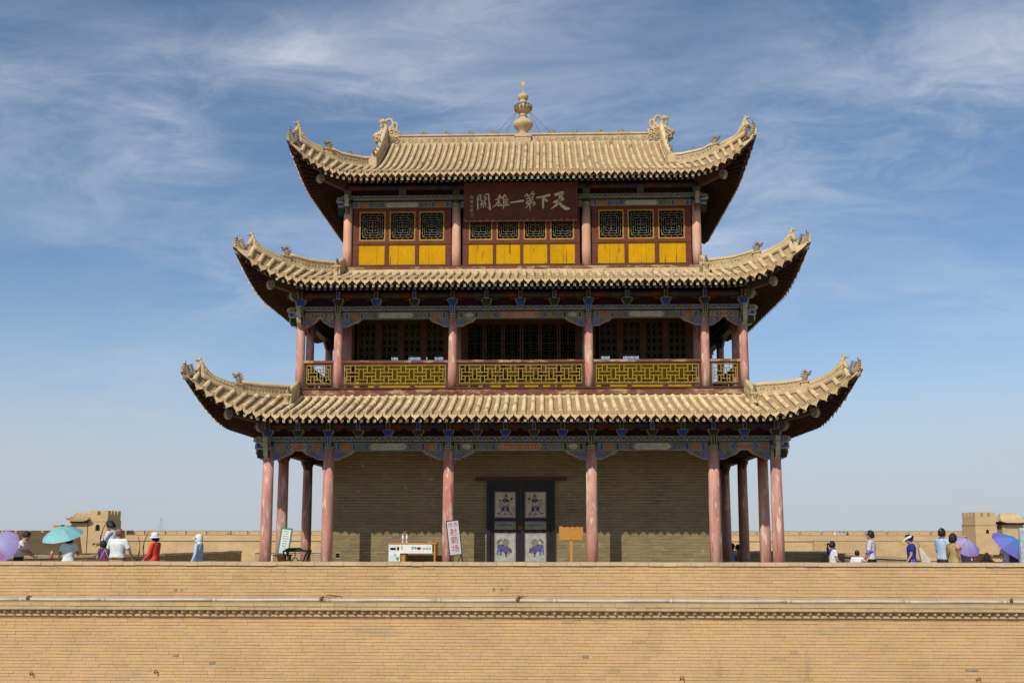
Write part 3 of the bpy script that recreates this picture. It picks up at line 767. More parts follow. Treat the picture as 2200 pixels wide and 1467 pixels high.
def columns(spots, z0, z1, r, mat, ztop, capcol=BASE):
    me = None; cap = None
    for x, y in spots:
        if me is None:
            m = MB(); hh = z1-z0
            m.lathe([(r*1.03, 0), (r*1.03, hh*.3), (r, hh*.6), (r*.95, hh)], n=20); me = m.mesh('column', mat, True)
            b = MB(); b.lathe([(r*1.5, -.02), (r*1.55, .03), (r*1.35, .09), (r*1.05, .10)], n=16); bm = b.mesh('column_base', 'farbrick', True)
            c = MB(); hc = ztop-z1; c.lathe([(r*1.0, 0), (r*1.0, hc)], n=20, col=capcol)
            for zb in (.02, .06, .10): c.lathe([(r*1.0, zb), (r*1.03, zb), (r*1.03, zb+.012), (r, zb+.012)], n=20, col=LINE)
            c.lathe([(r*1.02, .13), (r*1.02, hc-.02)], n=20, col=DGREEN); cap = c.mesh('column_cap', 'paint', False)
        o = put('column', me, tower, loc=(x, y, z0))
        o.rotation_euler = (0, 0, random.uniform(0, 6))
        if z0 < 1: put('column_base', bm, o)
        put('column_cap', cap, o, loc=(0, 0, z1-z0))
B1, C1 = 5.142, 1.907
G1 = [(sx*x, y) for y in (0, 9.0) for x in (6.78, B1, C1) for sx in (-1, 1)] + [(sx*6.78, y) for y in (1.58, 4.5, 7.42) for sx in (-1, 1)]
columns(G1, 0.0, 3.20, .150, 'column', 3.60)
G2 = [(sx*x, y) for y in (.84, 8.16) for x in (6.21, B1, C1) for sx in (-1, 1)] + [(sx*6.21, y) for y in (1.95, 4.5, 7.05) for sx in (-1, 1)]
columns(G2, 5.0, 6.99, .120, 'column', 7.34)
G3 = [(sx*x, y) for y in (1.68, 7.32) for x in (5.12, C1) for sx in (-1, 1)]
columns(G3, 8.72, 10.50, .130, 'column3', 10.86)
# inner pillars of the second storey gallery
for x in (B1-.02, C1+.0):
    for sx in (-1, 1):
        m = MB(); m.lathe([(.145, 5.0), (.14, 7.2)], c=(sx*x, 2.02, 0), n=18); m.build('inner_column', 'column', tower, True)

def deco_beam(mb, s0, s1, o, z0, z1, alt):
    """painted tie beam: end boxes, chevrons, scroll field and a central cartouche, as thin coloured inlays"""
    h = z1-z0; L = s1-s0; e = o+.003
    def q(pts, col, d=0): mb.poly([(a, e+d, b) for a, b in pts], col)
    def rect(a, b, c, d, col, dd=0): q([(a, c), (b, c), (b, d), (a, d)], col, dd)
    rect(s0, s1, z0, z0+.010, LINE); rect(s0, s1, z1-.012, z1, (.24, .23, .17))
    for sg in (1, -1):
        f = (lambda t: s0+t) if sg == 1 else (lambda t: s1-t)
        def R(a, b, c, d, col, dd=0):
            x0, x1 = sorted((f(a), f(b))); rect(x0, x1, c, d, col, dd)
        w = min(.62, L*.22)
        st, pn = (BLUE, ORANGE) if alt else (DGREEN, CREAM)
        for a in (.10, .78):
            R(w*a, w*(a+.16), z0+.02, z1-.03, LINE); R(w*a+.012, w*(a+.16)-.012, z0+.02, z1-.03, st, .001)
        if alt: R(w*.30, w*.74, z0+.02, z1-.05, pn)
        else:
            c = f(w*.52); pts = [(c+math.cos(t)*w*.20, (z0+z1)/2+math.sin(t)*h*.34) for t in [2*pi*k/14 for k in range(14)]]
            q([(x, min(z, z1-.03)) for x, z in pts], pn)
            for k in range(8):
                t = 2*pi*k/8; cx, cz = c+cos(t)*w*.11, (z0+z1)/2+sin(t)*h*.19
                rect(cx-.012, cx+.012, cz-.010, cz+.010, (.30, .26, .2), .001)
        for j, cl in enumerate((LINE, BLUE, LINE, DGREEN, LINE)):           # chevron
            a = w*1.02+j*.026; wd = .012 if cl == LINE else .026
            xs = [f(a), f(a+h*.45), f(a)]; q([(xs[0], z1-.02), (f(a+wd), z1-.02), (f(a+h*.45+wd), (z0+z1)/2), (f(a+wd), z0+.015), (xs[2], z0+.015), (xs[1], (z0+z1)/2)], cl, .0005*j)
        fa, fb = w*1.02+.24, L*.30                                           # scroll field
        n = int(max(0, (fb-fa)/.075))
        for k in range(n):
            for zz in (.30, .62):
                c = f(fa+(k+.5+.25*(zz > .5))*.075); zc = z0+h*zz; r = .024
                q([(c+r*cos(t), zc+r*sin(t)) for t in [2*pi*i/8 for i in range(8)]], LINE)
                q([(c+r*.62*cos(t), zc+r*.62*sin(t)) for t in [2*pi*i/8 for i in range(8)]], BLUE if (k+(zz > .5)) % 2 else DGREEN, .001)
        for j, cl in enumerate((BLUE, LINE)):
            a = L*.315+j*.05-h*.4; wd = .045 if j == 0 else .014
            q([(f(a+h*.4), z1-.02), (f(a+h*.4+wd), z1-.02), (f(a+wd), (z0+z1)/2), (f(a+h*.4+wd), z0+.015), (f(a+h*.4), z0+.015), (f(a), (z0+z1)/2)], cl, .001*j)
    a, b = s0+L*.355, s1-L*.355; zc = (z0+z1)/2; ind = h*.42
    if L > 1.4:
        col = CREAM if alt else ORANGE
        hexa = lambda g: [(a-ind+g, zc), (a+g*.3, z1-.02-g*.5), (b-g*.3, z1-.02-g*.5), (b+ind-g, zc), (b-g*.3, z0+.015+g*.5), (a+g*.3, z0+.015+g*.5)]
        q(hexa(0), LINE); q(hexa(.03), col, .001)
        n = int((b-a)/.09)
        for k in range(n):
            c = a+(k+.5)*(b-a)/n; zz = zc+random.uniform(-.02, .02); r = random.uniform(.018, .03)
            q([(c+r*1.4*cos(t), zz+r*sin(t)) for t in [2*pi*i/7 for i in range(7)]], ((.22, .27, .36) if alt else (.46, .25, .14)), .002)
    else:
        col = ORANGE if alt else CREAM
        c = (s0+s1)/2; w = min(.26, L*.2)
        q([(c-w, zc), (c-w*.7, z1-.03), (c+w*.7, z1-.03), (c+w, zc), (c+w*.7, z0+.02), (c-w*.7, z0+.02)], LINE)
        q([(c-w+.03, zc), (c-w*.65, z1-.045), (c+w*.65, z1-.045), (c+w-.03, zc), (c+w*.65, z0+.035), (c-w*.65, z0+.035)], col, .001)

def wave_plate(mb, s0, s1, o, z0, z1):
    h = z1-z0; n = max(2, round((s1-s0)/.31)); w = (s1-s0)/n; e = o+.003
    def q(pts, col, d=0): mb.poly([(a, e+d, b) for a, b in pts], col)
    q([(s0, z0), (s1, z0), (s1, z0+.010), (s0, z0+.010)], LINE)
    for k in range(n):
        c = s0+(k+.5)*w
        boat = [(-.46, .62), (-.30, .40), (-.12, .18), (0, .10), (.12, .18), (.30, .40), (.46, .62), (.26, .66), (.14, .86), (0, .70), (-.14, .86), (-.26, .66)]
        q([(c+x*w*.95, z0+z*h) for x, z in boat], LINE)
        q([(c+x*w*.78, z0+(.48+(z-.48)*.74)*h) for x, z in boat], BLUE, .001)
        c2 = c+w/2
        if k < n-1:
            q([(c2-w*.25, z0+.14*h), (c2+w*.25, z0+.14*h), (c2+w*.10, z0+.62*h), (c2, z0+.72*h), (c2-w*.10, z0+.62*h)], GREEN)
            q([(c2-w*.10, z0+.14*h), (c2+w*.10, z0+.14*h), (c2, z0+.50*h)], (.33, .30, .2), .001)

def bucket(mb, s, o, z, w, h, col, tongue, tcol):
    pr = lambda k, g: [(s-w/2*k+g, z+h), (s-w/2*k+g, z+h*.62), (s-w*.37*k+g*.7, z+h*.36), (s-w*.30*k+g*.7, z), (s+w*.30*k-g*.7, z), (s+w*.37*k-g*.7, z+h*.36), (s+w/2*k-g, z+h*.62), (s+w/2*k-g, z+h)]
    mb.prism([(a, b) for a, b in pr(1, 0)], o-.20, o, 'xz', LINE)
    mb.poly([(a, o+.003, b-(.012 if b > z+h*.9 else -.006 if b < z+.01 else 0)) for a, b in pr(1, .013)], col)
    mb.box(s-.052, s+.052, o-.2, o+.05, z+h, z+h+tongue, LINE)
    mb.poly([(s-.040, o+.053, z+h), (s+.040, o+.053, z+h), (s+.040, o+.053, z+h+tongue), (s-.040, o+.053, z+h+tongue)], tcol)
def arms(mb, s, o, z, w, col):
    """cloud arm board to both sides of a bracket"""
    pr = [(-w, .16), (-w, .06), (-w*.8, .06), (-w*.74, 0), (-w*.35, -.03), (w*.35, -.03), (w*.74, 0), (w*.8, .06), (w, .06), (w, .16)]
    mb.prism([(s+a, z+b) for a, b in pr], o-.06, o, 'xz', (.13, .10, .07))
    mb.prism([(s+a*.96, z+b*.9+.004) for a, b in pr], o-.02, o+.003, 'xz', col)

def spiral(mb, s, o, z, r, col, dirn=1, turns=2.0, w=.007, disc=BLUE):
    if disc: mb.poly([(s+r*cos(t), o+.002, z+r*sin(t)) for t in [2*pi*k/14 for k in range(14)]], disc)
    pts = []
    for k in range(int(turns*12)+1):
        t = k/12*2*pi; rr = r*(1-k/(turns*12)*.85); pts.append((s+dirn*rr*cos(t), o+.004, z+rr*sin(t)))
    mb.tube(pts, w, 4, col, ref=(0, 1, 0), cap=False)

def cloud_bracket(mb, s, o, ztop, l, h, dirn, th=.07):
    out = [(0, 1), (.07, 1.04), (.15, .98), (.22, 1.02), (.31, .94), (.38, .92), (.46, .76), (.58, .63), (.70, .51), (.78, .48), (.88, .26), (1, 0), (0, 0)]
    P = lambda k: [(s+dirn*t*l*k, ztop-d*h*(k if d > 0 else 1)) for t, d in out]
    mb.prism(P(1), o-th, o, 'xz', PINK)
    mb.poly([(a, o+.003, b) for a, b in P(.93)], LINE)
    mb.poly([(a, o+.0045, b) for a, b in P(.89)], (.14, .15, .10))
    r = h*.40
    spiral(mb, s+dirn*(r*1.05), o+.006, ztop-h*.46, r, LINE, dirn, 2.0, .0075, BLUE)
    spiral(mb, s+dirn*(l*.47), o+.006, ztop-h*.30, h*.26, LINE, -dirn, 1.7, .0065, DGREEN)
    if l > .45: spiral(mb, s+dirn*(l*.68), o+.006, ztop-h*.20, h*.15, LINE, dirn, 1.5, .006, BLUE)
    spiral(mb, s+dirn*(l*.36), o+.006, ztop-h*.78, h*.14, LINE, dirn, 1.4, .006, BLUE)

def storey_frame(tag, Lc, oc, stops, zb, heads, ql, qh, rcol, full=True):
    """beams, wave plate, brackets of one storey; stops[long?] = column positions; heads = bracket positions"""
    z0, z1, z2, z3, zk, kh, tg = zb
    for sd, tf in SIDES.items():
        long = sd in ('front', 'back'); L, o = (Lc, oc) if long else (oc, Lc)
        xs = stops[0] if long else stops[1]
        pl = MB(tf); pl.box(-L-.18, L+.18, o-.17, o+.17, z2, z3, BASE)
        for a, b in zip(xs, xs[1:]): wave_plate(pl, a+.10, b-.10, o+.17, z2, z3)
        pl.build('wave_beam', 'paint', tower)
        for i, (a, b) in enumerate(zip(xs, xs[1:])):
            bm = MB(tf); bm.box(a+rcol, b-rcol, o-.10, o+.10, z0, z1, BASE); bm.box(a+rcol, b-rcol, o-.06, o+.06, z1, z2, (.05, .03, .02))
            mid = (len(xs)-1)/2
            deco_beam(bm, a+rcol+.02, b-rcol-.02, o+.10, z0, z1, abs(i-(len(xs)-2)/2) >= 1 and not (abs(i-(len(xs)-2)/2) == 2 and False))
            if tag == 'second' and sd == 'back': continue          # beams and brackets left out at the back so sky shows through the lattice
            bm.build('tie_beam', 'paint', tower)
            if ql:
                l = min(ql, (b-a)/2-rcol-.015)
                for s, d in ((a+rcol-.01, 1), (b-rcol+.01, -1)):
                    q = MB(tf); cloud_bracket(q, s, o+.06, z0, l, qh, d); q.build('cloud_bracket', 'paint', tower)
        hs = heads[0] if long else heads[1]
        for i, s in enumerate(hs):
            bk = MB(tf); oncol = any(abs(s-x) < .05 for x in xs)
            col, tc = ((BLUE, DGREEN), (DGREEN, BLUE))[i % 2] if full else ((.10, .115, .08), (.13, .14, .10))
            if full:
                arms(bk, s, o+.06, zk+kh*.95, .42, (.10, .04, .022) if i % 2 else (.085, .05, .025)); 
                bucket(bk, s, o+.16, zk, .285, kh, col, tg, tc)
            else:
                bk.box(s-.10, s+.10, o-.1, o+.11, zk, zk+kh, (.13, .145, .10)); bk.box(s-.085, s+.085, o+.11, o+.115, zk+.015, zk+kh-.015, col)
            bk.build('bracket_set', 'paint', tower)
            if oncol:
                n = MB(tf); nc = BLUE if i % 2 == 0 else DGREEN
                w_ = .07
                n.box(s-w_, s+w_, o-.1, o+.215, z1-.08, z3+.004, LINE); n.poly([(s-w_+.014, o+.218, z1-.07), (s+w_-.014, o+.218, z1-.07), (s+w_-.014, o+.218, z3), (s-w_+.014, o+.218, z3)], nc)
                n.poly([(s-.008, o+.220, z1-.06), (s+.008, o+.220, z1-.06), (s+.008, o+.220, z3), (s-.008, o+.220, z3)], LINE)
                if full: n.build('beam_end', 'paint', tower)
        # boards and purlin behind the brackets
        bd = MB(tf); bd.box(-L, L, o-.10, o-.04, z3, zk+kh+.42, (.035, .012, .010))
        bd.build('frieze_board', 'paint', tower)
        pu = MB(tf); zp = zk+kh+tg*.55
        for a, b in zip(xs, xs[1:]):
            pu.tube([(a, o+.10, zp), (b, o+.10, zp)], .085, 10, (.05, .042, .03), ref=(0, 0, 1))
            n = max(2, round((b-a)/.5))
            for k in range(n):
                s = a+(k+.5)*(b-a)/n; c = ((.10, .035, .018), (.05, .055, .035), (.035, .04, .07))[k % 3]
                pu.tube([(s-.16, o+.10, zp), (s+.16, o+.10, zp)], .0875, 10, c)
        pu.build('purlin', 'paint', tower, True)
    # scrolled beam ends at the outer corners
    for sx in (-1, 1):
        for sy in (-1, 1):
            for ax in (0, 1):
                e = MB(); base = (Lc if ax == 0 else oc)
                sc = [(.12, z3), (.30, z3+.01), (.40, z3-.03), (.42, z2+.02), (.34, z2-.02), (.36, z1), (.37, z0+.08), (.33, z0+.02), (.34, z0-.05), (.30, z0-.14), (.22, z0-.22), (.12, z0-.26)] if full else [(.12, z3), (.32, z3), (.36, z2), (.28, z2-.03), (.30, z0), (.12, z0)]
                pts = [(base+a, b) for a, b in sc]
                sgn = sx if ax == 0 else sy
                lo, hi = (-.06, .06)
                if ax == 0: e.prism([(sx*a, b) for a, b in pts], YC+sy*oc+lo, YC+sy*oc+hi, 'xz', LINE)
                else: e.prism([(YC+sy*a, b) for a, b in pts], sx*Lc+lo, sx*Lc+hi, 'yz', LINE)
                for zlo, zhi, cl, dd in ((z2, z3, (.17, .17, .13), .10), (z0+.08, z1, BLUE, .09), (z0-.2, z0+.04, DGREEN, .05)):
                    a0, a1 = base+.13, base+.26+dd*.7
                    for off in (lo-.003, hi+.003):
                        if ax == 0: e.poly([(sx*a0, YC+sy*oc+off, zlo), (sx*a1, YC+sy*oc+off, zlo+.01), (sx*a1, YC+sy*oc+off, zhi-.01), (sx*a0, YC+sy*oc+off, zhi)], cl)
                        else: e.poly([(sx*Lc+off, YC+sy*a0, zlo), (sx*Lc+off, YC+sy*a1, zlo+.01), (sx*Lc+off, YC+sy*a1, zhi-.01), (sx*Lc+off, YC+sy*a0, zhi)], cl)
                e.build('scroll_beam_end', 'paint', tower)
            if full:                                                     # big volute under the corner rafters
                v = MB(); c = Vector((sx*(Lc+.16), YC+sy*(oc+.16), zk+kh+.10)); d = Vector((sx, sy, 0)).normalized(); l = Vector((sx, -sy, 0)).normalized()
                for rr, cl, off in ((.17, (.16, .155, .13), .07), (.13, (.09, .08, .11), .074), (.085, (.30, .28, .22), .077), (.06, (.10, .09, .10), .08)):
                    pts = [c+d*(rr*cos(t))+Vector((0, 0, rr*sin(t))) for t in [2*pi*k/16 for k in range(16)]]
                    v.poly([p+l*off for p in pts], cl); v.poly([p-l*off for p in pts], cl)
                    v.add([p+l*off for p in pts]+[p-l*off for p in pts], [(k, (k+1) % 16, 16+(k+1) % 16, 16+k) for k in range(16)], (.2, .19, .15))
                v.build('corner_volute', 'paint', tower)

def evenly(a, b, n): return [lerp(a, b, (k+1)/(n+1)) for k in range(n)]
s1f = [-6.78, -B1, -C1, C1, B1, 6.78]; s1s = [-4.5, -2.92, 0, 2.92, 4.5]
h1 = sorted(s1f + [-5.96, 5.96] + evenly(-B1, -C1, 3) + evenly(C1, B1, 3) + evenly(-C1, C1, 4))
h1s = sorted(s1s + [-3.7, 3.7] + evenly(-2.92, 0, 3) + evenly(0, 2.92, 3))
storey_frame('ground', 6.78, 4.5, (s1f, s1s), (3.20, 3.41, 3.44, 3.58, 3.585, .175, .20), (h1, h1s), .60, .245, .14)
s2f = [-6.21, -B1, -C1, C1, B1, 6.21]; s2s = [-3.66, -2.55, 0, 2.55, 3.66]
h2 = sorted(s2f + evenly(-B1, -C1, 2) + evenly(C1, B1, 2) + evenly(-C1, C1, 3))
h2s = sorted(s2s + evenly(-2.55, 0, 2) + evenly(0, 2.55, 2))
storey_frame('second', 6.21, 3.66, (s2f, s2s), (6.99, 7.17, 7.205, 7.33, 7.335, .215, .20), (h2, h2s), .58, .235, .115)
s3f = [-5.12, -C1, C1, 5.12]; s3s = [-2.82, 2.82]
h3 = sorted(s3f + [-3.5, 3.5, -.65, .65]); h3s = sorted(s3s+[-1.1, 1.1])
storey_frame('third', 5.12, 2.82, (s3f, s3s), (10.50, 10.67, 10.72, 10.85, 10.855, .20, .10), (h3, h3s), 0, 0, .125, full=False)

# ------------------------------------------------------------------ ground storey: brick core
wall = MB(); WX = 5.60
wall.box(-WX+.03, WX-.03, 1.6555, 7.33, -.1, 4.3)
bw = wall.build('brick_wall', 'graymortar', tower)
GB = (.185, .144, .078)
from mathutils import noise as mnoise
def brick_rows(parent, x0, x1, z0, z1, course, lens, y, depth, mat, palette, holes=(), keep=300, gap=.008, prefer=None, proud=.005, patch=None):
    cand = []; z = z0; row = 0
    while z < z1-.02:
        h = min(course, z1-z)-gap; x = x0-(.155 if row % 2 else 0)-random.uniform(0, .06)
        while x < x1:
            l = random.choice(lens)*random.uniform(.95, 1.05)
            a, b = max(x+gap*.16, x0), min(x+l-gap*.16, x1); x += l
            if b-a < .03: continue
            segs = [(a, b)]
            for hx0, hx1, hz0, hz1 in holes:
                if z+h > hz0+.02 and z < hz1-.02:
                    segs = [q for a, b in segs for q in ([(a, b)] if b <= hx0 or a >= hx1 else [(a, min(b, hx0-.002)), (max(a, hx1+.002), b)])]
            for a, b in segs:
              if b-a < .03: continue
              cand.append((a, b, z+random.uniform(-.2, .2)*gap, h, (random.uniform(-proud, proud) if random.random() > .06 else random.uniform(0, 1.7*proud)), (patch((a+b)/2, z) if patch else None) or random.choice(palette), row))
        z += course; row += 1
    order = sorted(range(len(cand)), key=lambda i: prefer(cand[i]) if prefer else -(cand[i][1]-cand[i][0]))
    single = set(order[:keep]); mesh = {}; rest = MB()
    for i, (a, b, z, h, dy, col, row) in enumerate(cand):
        if i in single:
            k = tuple(round(c, 3) for c in col)
            if k not in mesh:
                m = MB(); m.box(-.5, .5, 0, 1, 0, 1, col, skip='k'); mesh[k] = m.mesh('brick', mat)
            put('brick', mesh[k], parent, mtx=Matrix.Translation(((a+b)/2, y+dy, z)) @ Matrix.Rotation(random.uniform(-.004, .004), 4, 'Y') @ Matrix.Diagonal((b-a, depth, h, 1)))
        else:
            t = random.uniform(-.0025, .0025); yf = y+dy; ty = random.uniform(-.4, .4)*proud
            vs = [(a, yf, z), (b, yf+ty, z+t), (b, y+depth, z+t), (a, y+depth, z), (a, yf, z+h), (b, yf+ty, z+h+t), (b, y+depth, z+h+t), (a, y+depth, z+h)]
            rest.add(vs, [(3, 2, 1, 0), (4, 5, 6, 7), (0, 1, 5, 4), (3, 0, 4, 7), (1, 2, 6, 5)], jit(col, .022))
    rest.build('brick', mat, parent, kind='stuff')
brick_rows(bw, -WX, WX, -.02, 4.0, .083, (.30, .30, .31, .30, .15), 1.65, .05, 'graybrick', [jit(GB, .11) for _ in range(12)],
           holes=((-1.0, .965, -1, 2.47), (-5.245, -5.12, .315, .455)), gap=.010, proud=.0014, prefer=lambda c: (0 if c[2] < 1.3 else 1, -(c[1]-c[0])))
for sx in (-1, 1):
    sm = MB()
    z = -.02
    while z < 4.0:
        y = 1.7
        while y < 7.3: l = .3*random.uniform(.9, 1.1); sm.box(min(sx*(WX-.02), sx*WX), max(sx*(WX-.02), sx*WX), y, min(y+l-.008, 7.32), z, z+.075, jit(GB, .1)); y += l
        z += .083
    sm.build('side_brick', 'graybrick', bw, kind='stuff')
hole = MB(); hole.box(-5.24, -5.125, 1.6535, 1.6550, .32, .45); hole.build('drain_hole_shade', 'dark', bw)  # flat dark sheet paints the shade inside the hole
pl_ = MB(); pl_.box(-7.55, 7.55, -.78, 9.78, -.62, 0); pl_.build('plinth', 'paving', tower)
# ceiling boards of the galleries
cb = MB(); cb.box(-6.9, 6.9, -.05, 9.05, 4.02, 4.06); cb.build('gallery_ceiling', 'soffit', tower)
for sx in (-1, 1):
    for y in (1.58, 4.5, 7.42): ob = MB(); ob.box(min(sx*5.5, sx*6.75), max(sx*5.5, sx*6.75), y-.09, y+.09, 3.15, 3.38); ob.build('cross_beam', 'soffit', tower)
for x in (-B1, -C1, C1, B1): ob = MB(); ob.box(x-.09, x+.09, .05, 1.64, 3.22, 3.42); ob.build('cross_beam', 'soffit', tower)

# ------------------------------------------------------------------ entrance door
dz = .001709
door = MB()
door.box(-.985, .95, 1.57, 1.66, 2.33, 2.46); 
door.box(-.985, -.87, 1.57, 1.66, 0, 2.33); door.box(.835, .95, 1.57, 1.66, 0, 2.33); door.box(-.87, .835, 1.60, 1.66, -.0, .10)
dr = door.build('door', 'black', tower)
lt = MB(); lt.prism([(-1.30, 2.475), (1.24, 2.475), (1.27, 2.50), (1.27, 2.57), (-1.26, 2.575), (-1.31, 2.53)], 1.54, 1.66, 'xz'); lt.build('lintel', 'wood', tower)
def door_art(mb, y, mirror, lower):
    sg = -1 if mirror else 1; cx = 437
    def P(x, z): return (-.02+(cx-690)*dz+sg*(x-cx)*dz if not mirror else -.02+(935-690)*dz-(x-cx)*dz, y, 1.1-((1020+z/7.72)-1138)/75.8)
    def stroke(pts, w, col):
        pts = [Vector(P(*p)) for p in pts]
        for a, b in zip(pts, pts[1:]):
            d = (b-a); n = Vector((-d.z, 0, d.x)).normalized()*w*dz/2; mb.poly([a-n, b-n*.8, b+n*.8, a+n], col)
    INK, PUR, GRY = (.035, .032, .03), (.10, .08, .20), (.2, .19, .18)
    def blob(pts, col, d=0): mb.poly([Vector(P(*p))+Vector((0, -d, 0)) for p in pts], col)
    def ell(c, rx, ry, col, d=0): blob([(c[0]+rx*cos(t), c[1]+ry*sin(t)) for t in [2*pi*k/12 for k in range(12)]], col, d)
    if not lower:
        ell((450, 347), 20, 20, INK); stroke([(400, 370), (500, 369)], 7, INK); ell((450, 384), 21, 23, INK, .0005); ell((450, 384), 15, 17, (.42, .38, .32), .001)
        blob([(385, 440), (410, 405), (440, 398), (475, 402), (505, 440), (480, 460), (440, 470), (400, 455)], INK); ell((440, 440), 22, 26, GRY, .001)
        blob([(400, 500), (475, 500), (505, 600), (470, 612), (405, 612), (372, 600)], (.22, .20, .20), -.0005); ell((437, 480), 52, 47, INK); ell((437, 477), 46, 42, (.36, .32, .27), .001); stroke([(400, 470), (437, 492), (475, 468)], 6, GRY); stroke([(437, 440), (437, 500)], 8, INK)
        stroke([(352, 455), (340, 510), (372, 572)], 9, PUR); stroke([(372, 480), (380, 590)], 9, PUR); stroke([(497, 490), (492, 600)], 8, INK)
        blob([(385, 530), (420, 540), (405, 600), (385, 590)], INK); blob([(420, 540), (465, 540), (470, 605), (415, 605)], PUR); blob([(465, 535), (490, 535), (490, 600), (470, 600)], INK)
        blob([(430, 550), (448, 550), (452, 640), (425, 640)], (.33, .30, .27), .001)
        stroke([(395, 590), (350, 635), (295, 640)], 13, INK); stroke([(480, 600), (520, 640), (560, 665)], 14, INK); blob([(420, 640), (455, 640), (440, 668), (410, 655)], INK)
        stroke([(370, 620), (325, 655)], 8, INK); stroke([(510, 630), (535, 690)], 8, INK)
        ell((350, 428), 24, 11, INK); stroke([(385, 430), (360, 430)], 6, INK); ell((540, 402), 20, 20, INK); ell((545, 455), 9, 10, INK); stroke([(500, 440), (530, 415)], 7, INK)
        ell((385, 652), 10, 8, INK); ell((475, 655), 10, 8, INK)
    else:
        OL, BR = (.17, .16, .10), (.10, .06, .045); PUR = (.085, .07, .14)
        for a in range(7): ell((447+46*cos(a*.9), 1112+46*sin(a*.9)), 19, 17, OL, .0003)
        for c in ((318, 1120), (345, 1078), (372, 1070), (335, 1100)): ell(c, 22, 16, OL, .0003)
        blob([(430, 1270), (470, 1285), (462, 1335), (500, 1345), (440, 1350)], PUR); blob([(345, 1230), (385, 1250), (372, 1310), (400, 1322), (345, 1322)], (.10, .10, .17)); blob([(305, 1195), (330, 1215), (318, 1300), (345, 1315), (292, 1312)], (.12, .11, .18))
        blob([(295, 1110), (315, 1070), (360, 1068), (390, 1065), (355, 1100), (345, 1135), (310, 1140)], OL)
        blob([(385, 1150), (405, 1085), (440, 1070), (480, 1085), (505, 1130), (480, 1145), (460, 1165), (420, 1170)], OL)
        ell((455, 1110), 14, 14, GRY, .001)
        blob([(310, 1145), (400, 1145), (480, 1170), (545, 1235), (545, 1270), (500, 1305), (455, 1300), (400, 1265), (340, 1240), (305, 1215)], PUR)
        blob([(330, 1155), (380, 1160), (420, 1200), (470, 1230), (500, 1280), (440, 1270), (380, 1240), (340, 1200)], (.075, .08, .20), .001)
        blob([(400, 1165), (450, 1185), (470, 1225), (420, 1210)], (.16, .06, .12), .0015)
        blob([(505, 1220), (545, 1235), (553, 1285), (520, 1275)], BR, .001); ell((488, 1290), 26, 22, GRY, .0015)
        blob([(305, 1195), (345, 1215), (350, 1270), (318, 1275), (320, 1245)], (.12, .12, .24), .001)
        blob([(510, 1200), (540, 1210), (525, 1240)], BR, .0012)
for i, (x0, x1) in enumerate(((-.87, -.022), (-.018, .835))):
    lf = MB(); lf.box(x0+.005, x1-.005, 1.615, 1.655, .10, 2.325); leaf = lf.build('door_leaf', 'black', dr)
    px0, px1 = ((-.755, -.157), (.10, .70))[i]
    for nm, z0, z1, col in (('upper_panel', 1.435, 2.17, (.40, .36, .29)), ('middle_panel', 1.11, 1.34, (.22, .225, .13)), ('lower_panel', .20, 1.016, (.31, .32, .295))):
        pm = MB(); FR = (.24, .20, .15)
        pm.box(px0, px1, 1.600, 1.616, z0, z1, FR); pm.box(px0+.03, px1-.03, 1.596, 1.600, z0+.03, z1-.03, col, skip='k')
        if nm == 'upper_panel': door_art(pm, 1.594, i == 1, False)
        elif nm == 'lower_panel': door_art(pm, 1.594, i == 1, True)
        else:
            c = (px0+px1)/2; zc = (z0+z1)/2-.02; B_ = (.09, .14, .26)
            for k in range(5):
                r = .075-.012*k; pm.tube([(c+r*1.3*cos(t), 1.593, zc+r*sin(t)) for t in [pi*j/8 for j in range(9)]], .005, 4, B_ if k % 2 == 0 else (.3, .33, .36), ref=(0, 1, 0))
            for g in (-1, 1):
                for k in range(4): cx = c+g*(.09+.035*k); pm.tube([(cx+.028*cos(t), 1.593, zc+.01+(.034-.006*k)*sin(t)) for t in [pi*j/6 for j in range(7)]], .006, 4, B_, ref=(0, 1, 0))
        pm.build(nm, 'paint', leaf)
lk = MB(); lk.ell((.02, 1.59, 1.17), (.03, .02, .04), 8, 6); lk.tube([(-.07, 1.59, 1.21), (0, 1.585, 1.21), (.03, 1.585, 1.20)], .014, 6); lk.box(-.09, -.03, 1.60, 1.615, 1.10, 1.24); lk.build('padlock', 'rust', dr)

